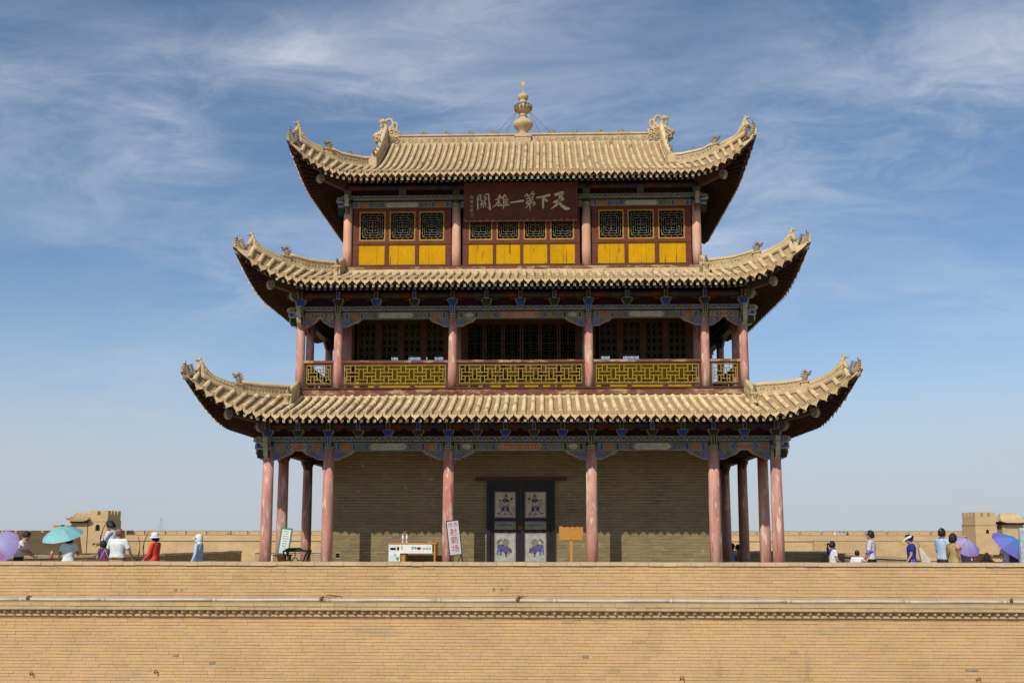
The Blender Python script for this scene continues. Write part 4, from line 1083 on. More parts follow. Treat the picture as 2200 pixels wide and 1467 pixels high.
# ------------------------------------------------------------------ second storey
fl = MB(); fl.box(-6.36, 6.36, .69, 8.31, 4.82, 4.985); s2 = fl.build('floor_edge', 'peeled', tower)
sl = MB(); sl.box(-6.40, 6.40, .65, 8.35, 4.985, 5.02); sl.build('sill', 'wood', tower)
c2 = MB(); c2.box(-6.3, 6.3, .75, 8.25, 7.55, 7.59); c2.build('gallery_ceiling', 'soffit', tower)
def fret(mb, x0, x1, z0, z1, o, t=.022):
    """interlocked bar pattern of the balustrade"""
    H = z1-z0; W = x1-x0; n = max(1, round(W/.445)); P = W/n; g = P*.135
    zr = [z0+H*k/5 for k in range(6)]
    def vb(x, a, b): mb.box(x-t/2, x+t/2, o-.02, o+.02, a, b)
    def hb(a, b, z): mb.box(a, b, o-.0185, o+.0185, z-t/2, z+t/2)
    for x in (x0, x1): vb(x, z0-t/2, z1+t/2)
    hb(x0, x1, z0); hb(x0, x1, z1)
    mids = [x0+(k+.0)*P for k in range(n+1)]
    tops = [x0+(k+.5)*P for k in range(n)]
    for x in tops:
        for d in (-g, g): vb(x+d, zr[3], z1); vb(x+d, z0, zr[2])
    for x in mids:
        for d in (-g, g):
            if x0+.03 < x+d < x1-.03: vb(x+d, zr[1], zr[4])
    for a, b in zip([x0-g]+tops, tops+[x1+g]):
        hb(max(x0, a+g), min(x1, b-g), zr[1]); hb(max(x0, a+g), min(x1, b-g), zr[4])
    for a, b in zip(mids, mids[1:]):
        hb(a+g, b-g, zr[2]); hb(a+g, b-g, zr[3])
for sd, tf in SIDES.items():
    long = sd in ('front', 'back'); xs = s2f if long else s2s; o = 3.66 if long else 6.21
    for a, b in zip(xs, xs[1:]):
        a, b = a+.115, b-.115
        m = MB(tf)
        m.box(a, a+.055, o-.03, o+.03, 5.06, 5.735); m.box(b-.055, b, o-.03, o+.03, 5.06, 5.735)
        m.box(a+.055, b-.055, o-.028, o+.028, 5.095, 5.135); m.box(a+.055, b-.055, o-.028, o+.028, 5.69, 5.735)
        n = max(1, round((b-a)/1.0))
        for k in range(n+1):
            c = lerp(a, b, k/n); w = .12
            m.prism([(max(a, c-w), 5.02), (max(a, c-w*.4), 5.09), (min(b, c+w*.4), 5.09), (min(b, c+w), 5.02)], o-.025, o+.025, 'xz')
        bal = m.build('balustrade', 'ochre' if False else 'wood', tower)
        t_ = MB(tf); t_.box(a-.02, b+.02, o-.055, o+.055, 5.735, 5.805); t_.build('top_rail', 'peeled', bal)
        f_ = MB(tf); fret(f_, a+.085, b-.085, 5.160, 5.665, o); f_.build('lattice', 'olive', bal)

# inner front of the second storey: lattice doors and windows
YI = 2.02
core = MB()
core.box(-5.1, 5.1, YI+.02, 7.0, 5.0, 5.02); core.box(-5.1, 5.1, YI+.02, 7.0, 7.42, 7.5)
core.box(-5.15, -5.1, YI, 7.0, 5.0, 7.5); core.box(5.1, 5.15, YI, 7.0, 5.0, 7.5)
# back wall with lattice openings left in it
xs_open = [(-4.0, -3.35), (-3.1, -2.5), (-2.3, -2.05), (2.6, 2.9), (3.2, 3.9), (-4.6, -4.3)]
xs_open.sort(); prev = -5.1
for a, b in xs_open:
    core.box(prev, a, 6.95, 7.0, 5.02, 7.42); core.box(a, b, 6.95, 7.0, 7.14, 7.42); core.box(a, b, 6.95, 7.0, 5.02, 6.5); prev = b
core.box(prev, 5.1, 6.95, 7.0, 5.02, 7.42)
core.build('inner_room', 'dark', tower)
lo_ = MB(); lo_.box(-5.1, 5.1, YI, YI+.03, 5.02, 5.92); lo_.build('lower_panel', 'yellow', tower)
def frame_rect(mb, x0, x1, z0, z1, y, w, d=.05):
    mb.box(x0, x0+w, y-d, y, z0, z1); mb.box(x1-w, x1, y-d, y, z0, z1); mb.box(x0+w, x1-w, y-d+.002, y, z0, z0+w); mb.box(x0+w, x1-w, y-d+.002, y, z1-w, z1)
def bars(mb, x0, x1, z0, z1, y, t=.012):
    w, h = x1-x0, z1-z0
    def vb(x, a, b): mb.box(x-t/2, x+t/2, y-.012, y+.012, a, b)
    def hb(a, b, z): mb.box(a, b, y-.010, y+.010, z-t/2, z+t/2)
    return vb, hb, w, h
def lattice_octagon(mb, x0, x1, z0, z1, y):
    vb, hb, w, h = bars(mb, x0, x1, z0, z1, y)
    n = 3; P = w/n; m = max(1, round(h/(P*1.5))); Q = h/m
    for i in range(n):
        for j in range(m):
            cx, cz = x0+(i+.5)*P, z0+(j+.5)*Q; a, b = P*.28, Q*.30
            vb(cx-a, cz-b, cz+b); vb(cx+a, cz-b, cz+b); hb(cx-a, cx+a, cz-b); hb(cx-a, cx+a, cz+b)
            vb(cx, cz+b, cz+Q*.5); vb(cx, cz-Q*.5, cz-b); hb(x0+i*P, cx-a, cz); hb(cx+a, x0+(i+1)*P, cz)
            for sx in (-1, 1):
                for sz in (-1, 1): mb.beam((cx+sx*a, y, cz+sz*b), (cx+sx*P*.5, y, cz+sz*Q*.5), t_, t_, up=(0, 1, 0))
    for i in range(1, n): vb(x0+i*P, z0, z1)
    for j in range(1, m): hb(x0, x1, z0+j*Q)
t_ = .011
def lattice_cross(mb, x0, x1, z0, z1, y):
    vb, hb, w, h = bars(mb, x0, x1, z0, z1, y, .011)
    m = 3; Q = h/m
    for j in range(m):
        cx, cz = (x0+x1)/2, z0+(j+.5)*Q
        for a, b in ((w*.16, Q*.20), (w*.36, Q*.38)):
            vb(cx-a, cz-b, cz+b); vb(cx+a, cz-b, cz+b); hb(cx-a, cx+a, cz-b); hb(cx-a, cx+a, cz+b)
        hb(x0, cx-w*.16, cz); hb(cx+w*.16, x1, cz); vb(cx, cz+Q*.20, cz+Q*.5); vb(cx, cz-Q*.5, cz-Q*.20)
        mb.ell((cx, y, cz), (w*.07, .012, w*.07), 6, 4)
        for sx in (-1, 1): hb(cx+sx*w*.43-w*.07, cx+sx*w*.43+w*.07, cz+Q*.45); hb(cx+sx*w*.43-w*.07, cx+sx*w*.43+w*.07, cz-Q*.45)
for sg in (-1, 1):
    a, b = sorted((sg*(C1+.30), sg*(B1-.28)))
    n = 4; wd = (b-a)/n
    for k in range(n):
        x0, x1 = a+k*wd+.05, a+(k+1)*wd-.05
        m = MB(); frame_rect(m, x0, x1, 5.96, 7.15, YI, .035); m.box(x1, x1+.10, YI-.03, YI, 5.96, 7.42)
        w_ = m.build('lattice_window', 'wood', tower)
        l = MB(); lattice_octagon(l, x0+.035, x1-.035, 5.995, 7.115, YI-.02); l.build('lattice', 'lattice2', w_)
    e = MB(); e.box(a-.20, a-.05, YI-.02, YI+.02, 5.02, 7.42); e.box(b+.05, b+.2, YI-.02, YI+.02, 5.02, 7.42); e.box(a-.05, b+.05, YI-.012, YI+.02, 7.15, 7.42); e.box(a-.05, b+.05, YI-.04, YI+.02, 5.90, 5.96); e.build('window_jamb', 'wood', tower)
n = 6; a, b = -C1+.28, C1-.28; wd = (b-a)/n
for k in range(n):
    x0, x1 = a+k*wd+.012, a+(k+1)*wd-.012
    m = MB(); frame_rect(m, x0, x1, 5.05, 7.12, YI, .045); m.box(x0+.045, x1-.045, YI-.045, YI, 5.86, 5.92); m.box(x0+.045, x1-.045, YI-.045, YI, 5.50, 5.56)
    d_ = m.build('lattice_door', 'wood', tower)
    l = MB(); lattice_cross(l, x0+.045, x1-.045, 5.92, 7.075, YI-.02); l.build('lattice', 'lattice2', d_)
    p = MB(); p.box(x0+.05, x1-.05, YI-.03, YI-.015, 5.57, 5.85); p.build('wood_panel', 'ochre', d_)
e = MB(); e.box(-C1+.1, -C1+.28, YI-.02, YI+.02, 5.02, 7.42); e.box(C1-.28, C1-.1, YI-.02, YI+.02, 5.02, 7.42); e.box(-C1+.28, C1-.28, YI-.02, YI+.02, 7.12, 7.42); e.build('door_jamb', 'wood', tower)

# ------------------------------------------------------------------ third storey
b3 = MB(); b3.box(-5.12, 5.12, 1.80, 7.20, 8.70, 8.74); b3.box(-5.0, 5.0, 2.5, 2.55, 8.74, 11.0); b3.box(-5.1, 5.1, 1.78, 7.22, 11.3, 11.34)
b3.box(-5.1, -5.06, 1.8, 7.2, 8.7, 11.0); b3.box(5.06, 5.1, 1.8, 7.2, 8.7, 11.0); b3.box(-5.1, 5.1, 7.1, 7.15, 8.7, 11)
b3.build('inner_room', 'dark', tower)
f3 = MB(); f3.box(-5.22, 5.22, 1.56, 7.44, 8.60, 8.70); f3.build('floor_edge', 'peeled', tower)
f3 = MB(); f3.box(-5.18, 5.18, 1.60, 7.40, 8.70, 8.755); f3.build('sill', 'wood', tower)
def lattice_rings(mb, x0, x1, z0, z1, y, st):
    t = .0085; n = 5; sx_, sz_ = (x1-x0)/(2*n+1.2), (z1-z0)/(2*n+1.2)
    def vb(x, a, b): mb.box(x-t/2, x+t/2, y-.012, y+.012, a, b)
    def hb(a, b, z): mb.box(a, b, y-.010, y+.010, z-t/2, z+t/2)
    for k in range(1, n+1):
        a, b, c, d = x0+k*sx_, x1-k*sx_, z0+k*sz_, z1-k*sz_
        vb(a, c, d); vb(b, c, d); hb(a, b, c); hb(a, b, d)
        m = max(1, 5-k)
        for j in range(m):
            f = (j+.5)/m+(0.12 if k % 2 else -.12)*(1 if m > 1 else 0)
            x = lerp(x0+(k-1)*sx_, x1-(k-1)*sx_, min(.97, max(.03, f))); z = lerp(z0+(k-1)*sz_, z1-(k-1)*sz_, min(.97, max(.03, f)))
            vb(x, c-sz_, c); vb(x, d, d+sz_); hb(a-sx_, a, z); hb(b, b+sx_, z)
    vb((x0+x1)/2, z0+n*sz_, z1-n*sz_)
YW = 1.70
def bay3(tf, xa, xb, wins, pans, y0):
    """one bay: dark red framing, lattice windows with yellow frames, yellow boards below"""
    L = xb-xa; X = lambda f: xa+f*L
    fr = MB(tf); 
    edges = [0.05]+[e for w in pans for e in w]+[.95]
    for k in range(0, len(edges), 2): fr.box(X(edges[k]), X(edges[k+1]), y0-.035, y0+.03, 8.755, 9.41)
    wed = [0.05]+[e for w in wins for e in w]+[.95]
    for k in range(0, len(wed), 2): fr.box(X(wed[k]), X(wed[k+1]), y0-.03, y0+.03, 9.51, 10.41)
    fr.box(X(.05), X(.95), y0-.045, y0+.03, 9.41, 9.51); fr.box(X(.05), X(.95), y0-.03, y0+.03, 10.41, 10.50)
    fr.box(X(.05), X(.95), y0-.06, y0+.0, 8.74, 8.79)
    fr.build('wall_frame', 'red', tower)
    for a, b in wins:
        m = MB(tf); frame_rect(m, X(a), X(b), 9.512, 10.408, y0+.005, .042); w_ = m.build('window', 'wornyellow', tower)
        l = MB(tf); lattice_rings(l, X(a)+.042, X(b)-.042, 9.554, 10.366, y0-.012, 0); l.build('lattice', 'lattice', w_)
    for a, b in pans:
        w = X(b)-X(a); cuts = sorted([X(a)]+[X(a)+w*random.uniform(.28, .72)]+[X(b)])
        m = MB(tf); m.box(X(a), X(b), y0+.012, y0+.03, 8.79, 9.41); pp = m.build('board_panel', 'wood', tower)
        for c, d in zip(cuts, cuts[1:]):
            q = MB(tf); q.box(c+.003, d-.003, y0-.004-random.uniform(0, .004), y0+.012, 8.79, 9.41); q.build('board', 'yellow', pp)
f_front = lambda s, o, z: (s, o, z)
side_w = [(.106, .349), (.384, .624), (.658, .890)]; side_p = [(.100, .343), (.380, .622), (.655, .900)]
mid_w = [(.097, .278), (.31, .487), (.518, .695), (.723, .907)]; mid_p = [(.092, .283), (.305, .492), (.513, .70), (.718, .912)]
mir = lambda ws: sorted((1-b, 1-a) for a, b in ws)
bay3(f_front, -5.12, -C1, side_w, side_p, YW); bay3(f_front, -C1, C1, mid_w, mid_p, YW); bay3(f_front, C1, 5.12, mir(side_w), mir(side_p), YW)
for sd in ('left', 'right'):
    t = SIDES[sd]
    bay3(lambda s, o, z, t=t: t(s, 5.12+(1.68-o), z), -2.82, 2.82, mid_w, mid_p, YW)
bw3 = MB(); bw3.box(-5.1, 5.1, 7.28, 7.34, 8.74, 10.5); bw3.build('back_wall', 'red', tower)
# ------------------------------------------------------------------ ground and platform
g = MB(); g.poly([(-9000, -9000, -10), (9000, -9000, -10), (9000, 9000, -10), (-9000, 9000, -10)]); g.build('ground', 'ground', kind='structure')
WY = -2.0
plat = thing('brick_platform', 'long sandy brick wall of the platform below the tower, with a toothed ledge', 'wall')
core = MB(); outline = [(-19, -1.94), (19, -1.94), (19, 1.0), (12.2, 3.0), (11.2, 9.0), (10.6, 10.9), (-10.2, 10.9), (-10.9, 9.0), (-15.3, 2.3), (-19, .2)]
core.prism(outline, -9.98, -.604, 'xy'); core.build('platform_body', 'mortar', plat)
wk = MB(); wk.prism([(x, y) for x, y in outline], -.60, -.60+.004, 'xy'); wk.build('walkway', 'paving', kind='structure')
par = MB(); par.box(-19, 19, -1.990, -1.55, -.60, .225); par.box(-19, 19, -1.987, -1.94, -9.9, -.6); par.build('parapet_core', 'mortar', plat)
SB = (.495, .325, .168); GY = (.37, .29, .17)
pal = [jit(SB, .018) for _ in range(10)]
def prefer_big(c):
    return (-(c[1]-c[0]) + (0 if abs((c[0]+c[1])/2-.6) < 12.6 else 5) + (0 if c[2] < -1.0 else .04)+random.uniform(0, .06))
GREYS = [jit((.40, .295, .163), .04) for _ in range(5)]; PALE = [jit((.49, .33, .178), .03) for _ in range(4)]; DARK = [jit((.44, .288, .145), .03) for _ in range(4)]
def wall_patch(x, z):
    n1 = mnoise.noise(Vector((x*.33, z*1.3, 3.1))); n2 = mnoise.noise(Vector((x*.8, z*2.6, 9.7)))
    top = max(0, 1-(.23-z)/.32)*.55
    g = n1*.9+n2*.35+top-.42+(.10 if x > 4 and z > -.3 else 0)
    r = random.random()
    if r < g: return random.choice(GREYS)
    if r > .975: return random.choice(PALE)
    if r > .975-max(0, -n1)*.2: return random.choice(DARK)
    return None
brick_rows(plat, -17.5, 17.5, -.645, .225, .0791, (.34, .33, .36, .30, .17), WY, .05, 'brick', pal, keep=90, gap=.0115, prefer=prefer_big, proud=.0045, patch=wall_patch)
n_before = len(bpy.data.objects)
brick_rows(plat, -17.5, 17.5, -5.0, -.975, .0774, (.34, .33, .36, .28, .17), WY+.004, .05, 'brick', pal, keep=210, gap=.0115, prefer=prefer_big, proud=.0045, patch=wall_patch)
low = MB(); low.box(-17.5, 17.5, WY, WY+.05, -9.9, -5.0, SB); low.build('lower_wall', 'brick', plat)
# grey mended bricks standing out of the face
for x, z, w in ((-8.45, -.39, .07), (-8.29, -.385, .05), (-.62, -.36, .06), (-.42, -.365, .06), (-8.40, -1.95, .14), (-7.5, -2.12, .14), (1.55, -1.94, .15), (10.9, -2.9, .22), (11.9, -3.5, .18), (10.6, -2.2, .30)):
    m = MB(); m.box(x, x+w, WY-.008, WY+.03, z, z+.066, (.24, .21, .15)); m.build('grey_brick', 'brick', plat)
# coping course
x = -17.5; cops = []
while x < 17.5:
    l = random.choice((.34, .33, .36, .30))*random.uniform(.95, 1.05); cops.append((x, min(17.5, x+l-.006))); x += l
cm = {}
for i, (a, b) in enumerate(cops):
    k = i % 6
    if k not in cm:
        m = MB(); m.box(-.5, .5, 0, .47, 0, .083, jit((.51, .37, .215), .05)); cm[k] = m.mesh('coping_brick', 'brick')
    put('coping_brick', cm[k], plat, mtx=Matrix.Translation(((a+b)/2, WY-.035+random.uniform(-.006, .006), .234+random.uniform(-.004, .004))) @ Matrix.Rotation(random.uniform(-.006, .006), 4, 'Y') @ Matrix.Diagonal((b-a, 1, 1, 1)))
# ledge: two courses, a row of corner-set bricks, a plain course
led = MB()
for z0, z1, y0 in ((-.735, -.655, WY-.195), (-.822, -.738, WY-.178), (-.985, -.908, WY-.055)):
    x = -17.5
    while x < 17.5:
        l = random.choice((.33, .34, .30, .36)); led.box(x, min(17.5, x+l-.005), y0+random.uniform(-.005, .005), WY+.04, z0+random.uniform(-.002, .002), z1-.002, jit((.47, .345, .19), .06)); x += l
led.build('ledge', 'brick', plat)
lt_ = MB(); lt_.prism([(WY-.18, -.655), (WY+.0, -.655), (WY+.0, -.61)], -17.5, 17.5, 'yz'); lt_.build('ledge_mortar', 'mortar', plat)
tm = MB(); tm.prism([(0, -.135), (.106, -.01), (0, .10), (-.106, -.01)], 0, .083, 'xy', (.47, .335, .18))
tme = tm.mesh('corner_brick', 'brick')
x = -16.8
while x < 17.2:
    put('corner_brick', tme, plat, mtx=Matrix.Translation((x, WY-.012+random.uniform(-.006, .006), -.906)) @ Matrix.Rotation(random.uniform(-.05, .05), 4, 'Z')); x += .2105
# pipe lying on the ledge
pp = thing('drain_pipe', 'grey white plastic pipe lying along the ledge of the brick wall', 'pipe', (0, WY-.085, -.592))
joints = [-17, -12.2, -10.15, -7.4, -4.6, -1.9, .9, 3.7, 6.5, 9.3, 11.6, 14.4, 17]
for i, (a, b) in enumerate(zip(joints, joints[1:])):
    m = MB(); n = 8; ph = random.uniform(0, 6)
    m.tube([(lerp(a, b, k/n), 0, .005*sin(ph+k*.8)) for k in range(n+1)], .038, 10); m.build('pipe_length', 'pipe', pp, True)
    c = MB(); c.tube([(a-.05, 0, 0), (a+.05, 0, 0)], .042, 10); c.build('coupling', 'pipe', pp, True)
for x in (-12.0, -4.75, .02, 11.75):
    m = MB(); m.tube([(x-.06, -.05, .01), (x-.04, -.055, .07), (x, -.03, .085), (x+.03, .02, .06)], .014, 6); m.ell((x-.02, -.035, .03), (.05, .035, .045), 7, 5); m.build('clamp', 'rust', pp, True)
tw = thing('dry_sprig', 'dry leafy sprig sprouting from the pipe clamp near the middle of the wall', 'plant', (.06, WY-.10, -.54))
m = MB()
for k in range(9):
    a = random.uniform(.2, 2.2); r = random.uniform(.08, .17); m.tube([(0, 0, 0), (r*.5*cos(a), random.uniform(-.03, .01), r*.5*sin(a)), (r*cos(a), random.uniform(-.05, .02), r*sin(a)*.9)], [.006, .012, .003], 4, flat=(1, .4))
m.build('leaf_spray', cmat((.12, .11, .04)), tw)
tw2 = thing('bent_wire', 'dark bent wire loop hooked over the pipe left of centre', 'wire', (-4.68, WY-.11, -.53))
m = MB(); m.tube([(0, 0, 0), (.06, -.01, .06), (.2, 0, .055), (.32, .02, .03)], .012, 5); m.tube([(.06, 0, -.03), (.1, -.02, .02), (.25, -.01, .025), (.36, .0, .03), (.42, 0, .0)], .010, 5); m.build('wire_strand', 'rust', tw2)
hook_spots = [(-11.85, -2.39, 'rusty iron hook low on the brick wall at the left edge'), (-8.78, -2.33, 'rusty iron hook low on the wall, second from the left edge'), (3.93, -2.42, 'rusty iron hook low on the wall, right of the door line'), (10.9, -2.41, 'rusty iron hook low on the wall, below the right people'), (12.9, -2.42, 'rusty iron hook low on the wall at the right edge')]
for i, (x, z, lb) in enumerate(hook_spots):
    t = thing('iron_hook', lb, 'hook', (x, WY-.005, z), 0, 'iron hooks along the foot of the wall')
    m = MB(); m.tube([(-.045, 0, .0), (-.045, -.04, .04), (-.02, -.06, .07), (.015, -.05, .065), (.03, -.03, 0), (.04, -.02, -.08)], [.009, .010, .011, .010, .009, .006], 6); m.ell((-.05, 0, .0), (.022, .02, .022), 6, 4)
    m.build('hook_bar', 'rust', t, True)

# ------------------------------------------------------------------ rear parapets of the platform
def low_wall(name, label, pts, z0, z1, th, mat, lumps=0.0, col=SB, cap=True):
    t = thing(name, label, 'wall'); c = .085
    body = MB(); n = len(pts)
    for (x0, y0), (x1, y1) in zip(pts, pts[1:]):
        d = Vector((x1-x0, y1-y0, 0)); L = d.length; d.normalize(); nrm = Vector((d.y, -d.x, 0))
        z = z0; r = 0
        while z < z1-.01:
            s = -random.uniform(0, .2)
            while s < L:
                l = random.choice((.33, .35, .3)); a, b = max(0, s+.004), min(L, s+l-.004); s += l
                if b-a < .04: continue
                p = Vector((x0, y0, 0))+d*a; q = Vector((x0, y0, 0))+d*b; o = nrm*random.uniform(-.006, .006); w = nrm*(-th)
                zt = min(z+c-.008, z1)
                body.add([(*(p+o).xy, z), (*(q+o).xy, z), (*(q+w).xy, z), (*(p+w).xy, z), (*(p+o).xy, zt), (*(q+o).xy, zt), (*(q+w).xy, zt), (*(p+w).xy, zt)], [(0, 1, 5, 4), (2, 3, 7, 6), (3, 0, 4, 7), (1, 2, 6, 5)] + ([(4, 5, 6, 7)] if zt >= z1-.09 else []), jit(col, .08))
            z += c; r += 1
    body.build('brick', mat, t, kind='stuff')
    cr = MB()
    for (x0, y0), (x1, y1) in zip(pts, pts[1:]):
        d = Vector((x1-x0, y1-y0, 0)); L = d.length; d.normalize(); nrm = Vector((d.y, -d.x, 0)); A = Vector((x0, y0, z0)); cr.add([A-nrm*.02, A+d*L-nrm*.02, A+d*L-nrm*.02+Vector((0, 0, z1-z0-.02)), A-nrm*.02+Vector((0, 0, z1-z0-.02))], [(0, 1, 2, 3)])
    cr.build('mortar', 'mortar', t)
    if cap:
        cp = MB()
        for (x0, y0), (x1, y1) in zip(pts, pts[1:]):
            d = Vector((x1-x0, y1-y0, 0)); L = d.length; d.normalize(); nrm = Vector((d.y, -d.x, 0)); s = 0
            while s < L:
                l = random.choice((.33, .36, .3)); e = min(L, s+l-.006)
                a = Vector((x0, y0, z1+.002))+d*s+nrm*.03; b = Vector((x0, y0, z1+.002))+d*e+nrm*.03; w = -nrm*(th+.06); h = .07+random.uniform(0, lumps)
                cp.add([a, b, b+w, a+w, a+Vector((0, 0, h)), b+Vector((0, 0, h+random.uniform(-lumps, lumps)*.5)), b+w+Vector((0, 0, h)), a+w+Vector((0, 0, h))], [(0, 1, 5, 4), (1, 2, 6, 5), (2, 3, 7, 6), (3, 0, 4, 7), (4, 5, 6, 7)], jit((.50, .38, .23), .06)); s += l
        cp.build('coping_brick', 'brick', t, kind='stuff')
    return t
rl_ = low_wall('ramp_wall', 'shaded low brick wall with worn coping behind the archers on the left', [(-18.2, .9), (-15.2, 2.2), (-12.75, 4.5), (-11.75, 5.9), (-10.65, 10.6)], -.6, .25, .4, 'parapetbrick', .02, (.36, .27, .17))
low_wall('rear_parapet', 'low brick parapet across the back of the platform behind the tower', [(-10.2, 10.75), (11.1, 10.75)], -.6, .25, .4, 'parapetbrick', .015, (.40, .30, .18))
low_wall('side_parapet', 'stepped low brick wall receding behind the people on the right', [(10.9, 10.6), (10.75, 6.4), (11.8, 3.1), (14.5, 1.6), (18.5, .6)], -.6, .22, .4, 'parapetbrick', .02, (.44, .33, .19))

# ------------------------------------------------------------------ the far fortress walls
def merlon_wall(name, label, A, B, ztop, n, skip=(), bat=.10, gap=.14, ledge=-.78, base=-10, cham=None):
    """fort wall from A to B: battered lower part, brick parapet band, merlons with a loophole each"""
    A, B = Vector((*A, 0)), Vector((*B, 0)); d = (B-A); L = d.length; d.normalize(); nr = Vector((d.y, -d.x, 0))
    t = thing(name, label, 'wall')
    def slab(mb, s0, s1, z0, z1, o0, o1, back, col=None):
        p = [A+d*s0, A+d*s1]
        mb.add([p[0]+nr*o0+Vector((0, 0, z0)), p[1]+nr*o0+Vector((0, 0, z0)), p[1]-nr*back+Vector((0, 0, z0)), p[0]-nr*back+Vector((0, 0, z0)),
                p[0]+nr*o1+Vector((0, 0, z1)), p[1]+nr*o1+Vector((0, 0, z1)), p[1]-nr*back+Vector((0, 0, z1)), p[0]-nr*back+Vector((0, 0, z1))],
               [(3, 2, 1, 0), (4, 5, 6, 7), (0, 1, 5, 4), (2, 3, 7, 6), (3, 0, 4, 7), (1, 2, 6, 5)], col)
    e = MB(); slab(e, 0, L, base, ledge, 1.2, .02, 4.5); e.build('earth_body', 'earth', t)
    b = MB(); slab(b, 0, L, ledge+.001, ztop-.75, .10, .06, .45); slab(b, 0, L, ledge+.001, ztop-.75, -3.6, -3.6, 4.2); slab(b, 0, L, ledge-.06, ledge+.06, .22, .22, .3); slab(b, 0, L, ztop-.80, ztop-.74, .12, .12, .2)
    b.build('brick_band', 'farbrick', t)
    W = L/n; cap = None
    ang = math.atan2(d.y, d.x)
    m = MB(); w = W*(1-gap)/2
    hw = .055*1.0
    m.box(-w, -hw, -.25, .2, 0, .70); m.box(hw, w, -.25, .2, 0, .70); m.box(-hw, hw, -.25, .2, .40, .70); m.box(-hw, hw, -.25, .2, 0, .22); m.box(-w-.03, w+.03, -.30, .25, .70, .75)
    me = m.mesh('merlon', 'farbrick'); h_ = MB(); h_.box(-hw, hw, .1, .15, .22, .40); hm = h_.mesh('loophole_shade', 'dark')  # near-black plug paints the shade within the slit
    for k in range(n):
        if k in skip: continue
        c = A+d*((k+.5)*W)-nr*3.8; mt = Matrix.Translation((c.x, c.y, ztop-.75)) @ Matrix.Rotation(ang, 4, 'Z')
        o = put('merlon', me, t, mtx=mt)
        put('loophole_shade', hm, o)
    return t
merlon_wall('fort_wall', 'sunlit crenellated fortress wall running across the far distance', (-80.5, 152), (150, 150), .97, 60)
merlon_wall('shaded_fort_wall', 'crenellated fortress wall in shade at the far left', (-92, 108), (-80.6, 152), .97, 15)
pw = MB(); pw.box(47.4, 160, 149.2, 149.85, -10, -.72); pwo = thing('brick_buttress', 'brick faced lower stage of the far wall on the right', 'wall'); pw.build('buttress_face', 'earth', pwo)
pe = MB(); pe.box(47.3, 160, 149.1, 149.86, -.72, -.62); pe.build('buttress_ledge', 'farbrick', pwo)

def bastion(name, label, x0, x1, y0, y1, z0, z1, zl, door, rot=0):
    t = thing(name, label, 'tower'); b = MB()
    k = .25
    def tap(x, y, z): return x, y, z
    b.box(x0, x1, y0, y1, -3, zl); b.box(x0+k*.4, x1-k*.4, y0+k*.4, y1-k*.4, zl+.12, z1-.78); b.build('masonry', 'farbrick', t)
    l = MB(); l.box(x0-.08, x1+.08, y0-.08, y1+.08, zl, zl+.12)
    l.build('string_course', 'farbrick', t)
    x = x0-.1
    for (ax0, ay0, ax1, ay1) in ((x0+k*.4, y0+k*.4, x1-k*.4, y0+k*.4), (x1-k*.4, y0+k*.4, x1-k*.4, y1-k*.4), (x0+k*.4, y0+k*.4, x0+k*.4, y1-k*.4)):
        L = math.hypot(ax1-ax0, ay1-ay0); n = max(2, round(L/1.35)); W = L/n
        for i in range(n):
            ex = abs(ax1-ax0) < .1
            f0, f1 = (i+.17)/n if i else (.31/L if ex else 0), (i+.83)/n if i < n-1 else 1
            m = MB(); xa, xb = lerp(ax0, ax1, f0), lerp(ax0, ax1, f1); ya, yb = lerp(ay0, ay1, f0), lerp(ay0, ay1, f1)
            if abs(ax1-ax0) > .1: m.box(xa, xb, ya, ya+.3, z1-.78, z1)
            elif ax0 > (x0+x1)/2: m.box(ax0-.3, ax0, ya, yb, z1-.78, z1)
            else: m.box(ax0, ax0+.3, ya, yb, z1-.78, z1)
            m.build('merlon', 'farbrick', t)
    if door:
        cx, zb, w, h = door; m = MB()
        pts = [(cx-w/2, zb), (cx+w/2, zb), (cx+w/2, zb+h*.55)]+[(cx+w/2*cos(a), zb+h*.55+h*.45*sin(a)) for a in (.5, 1, pi/2, 2.1, 2.6)]+[(cx-w/2, zb+h*.55)]
        m.prism(pts, y0-.012, y0+.02, 'xz'); m.build('arch_shade', 'dark', t)  # dark sheet on the masonry, painted as the shade of an archway
    return t
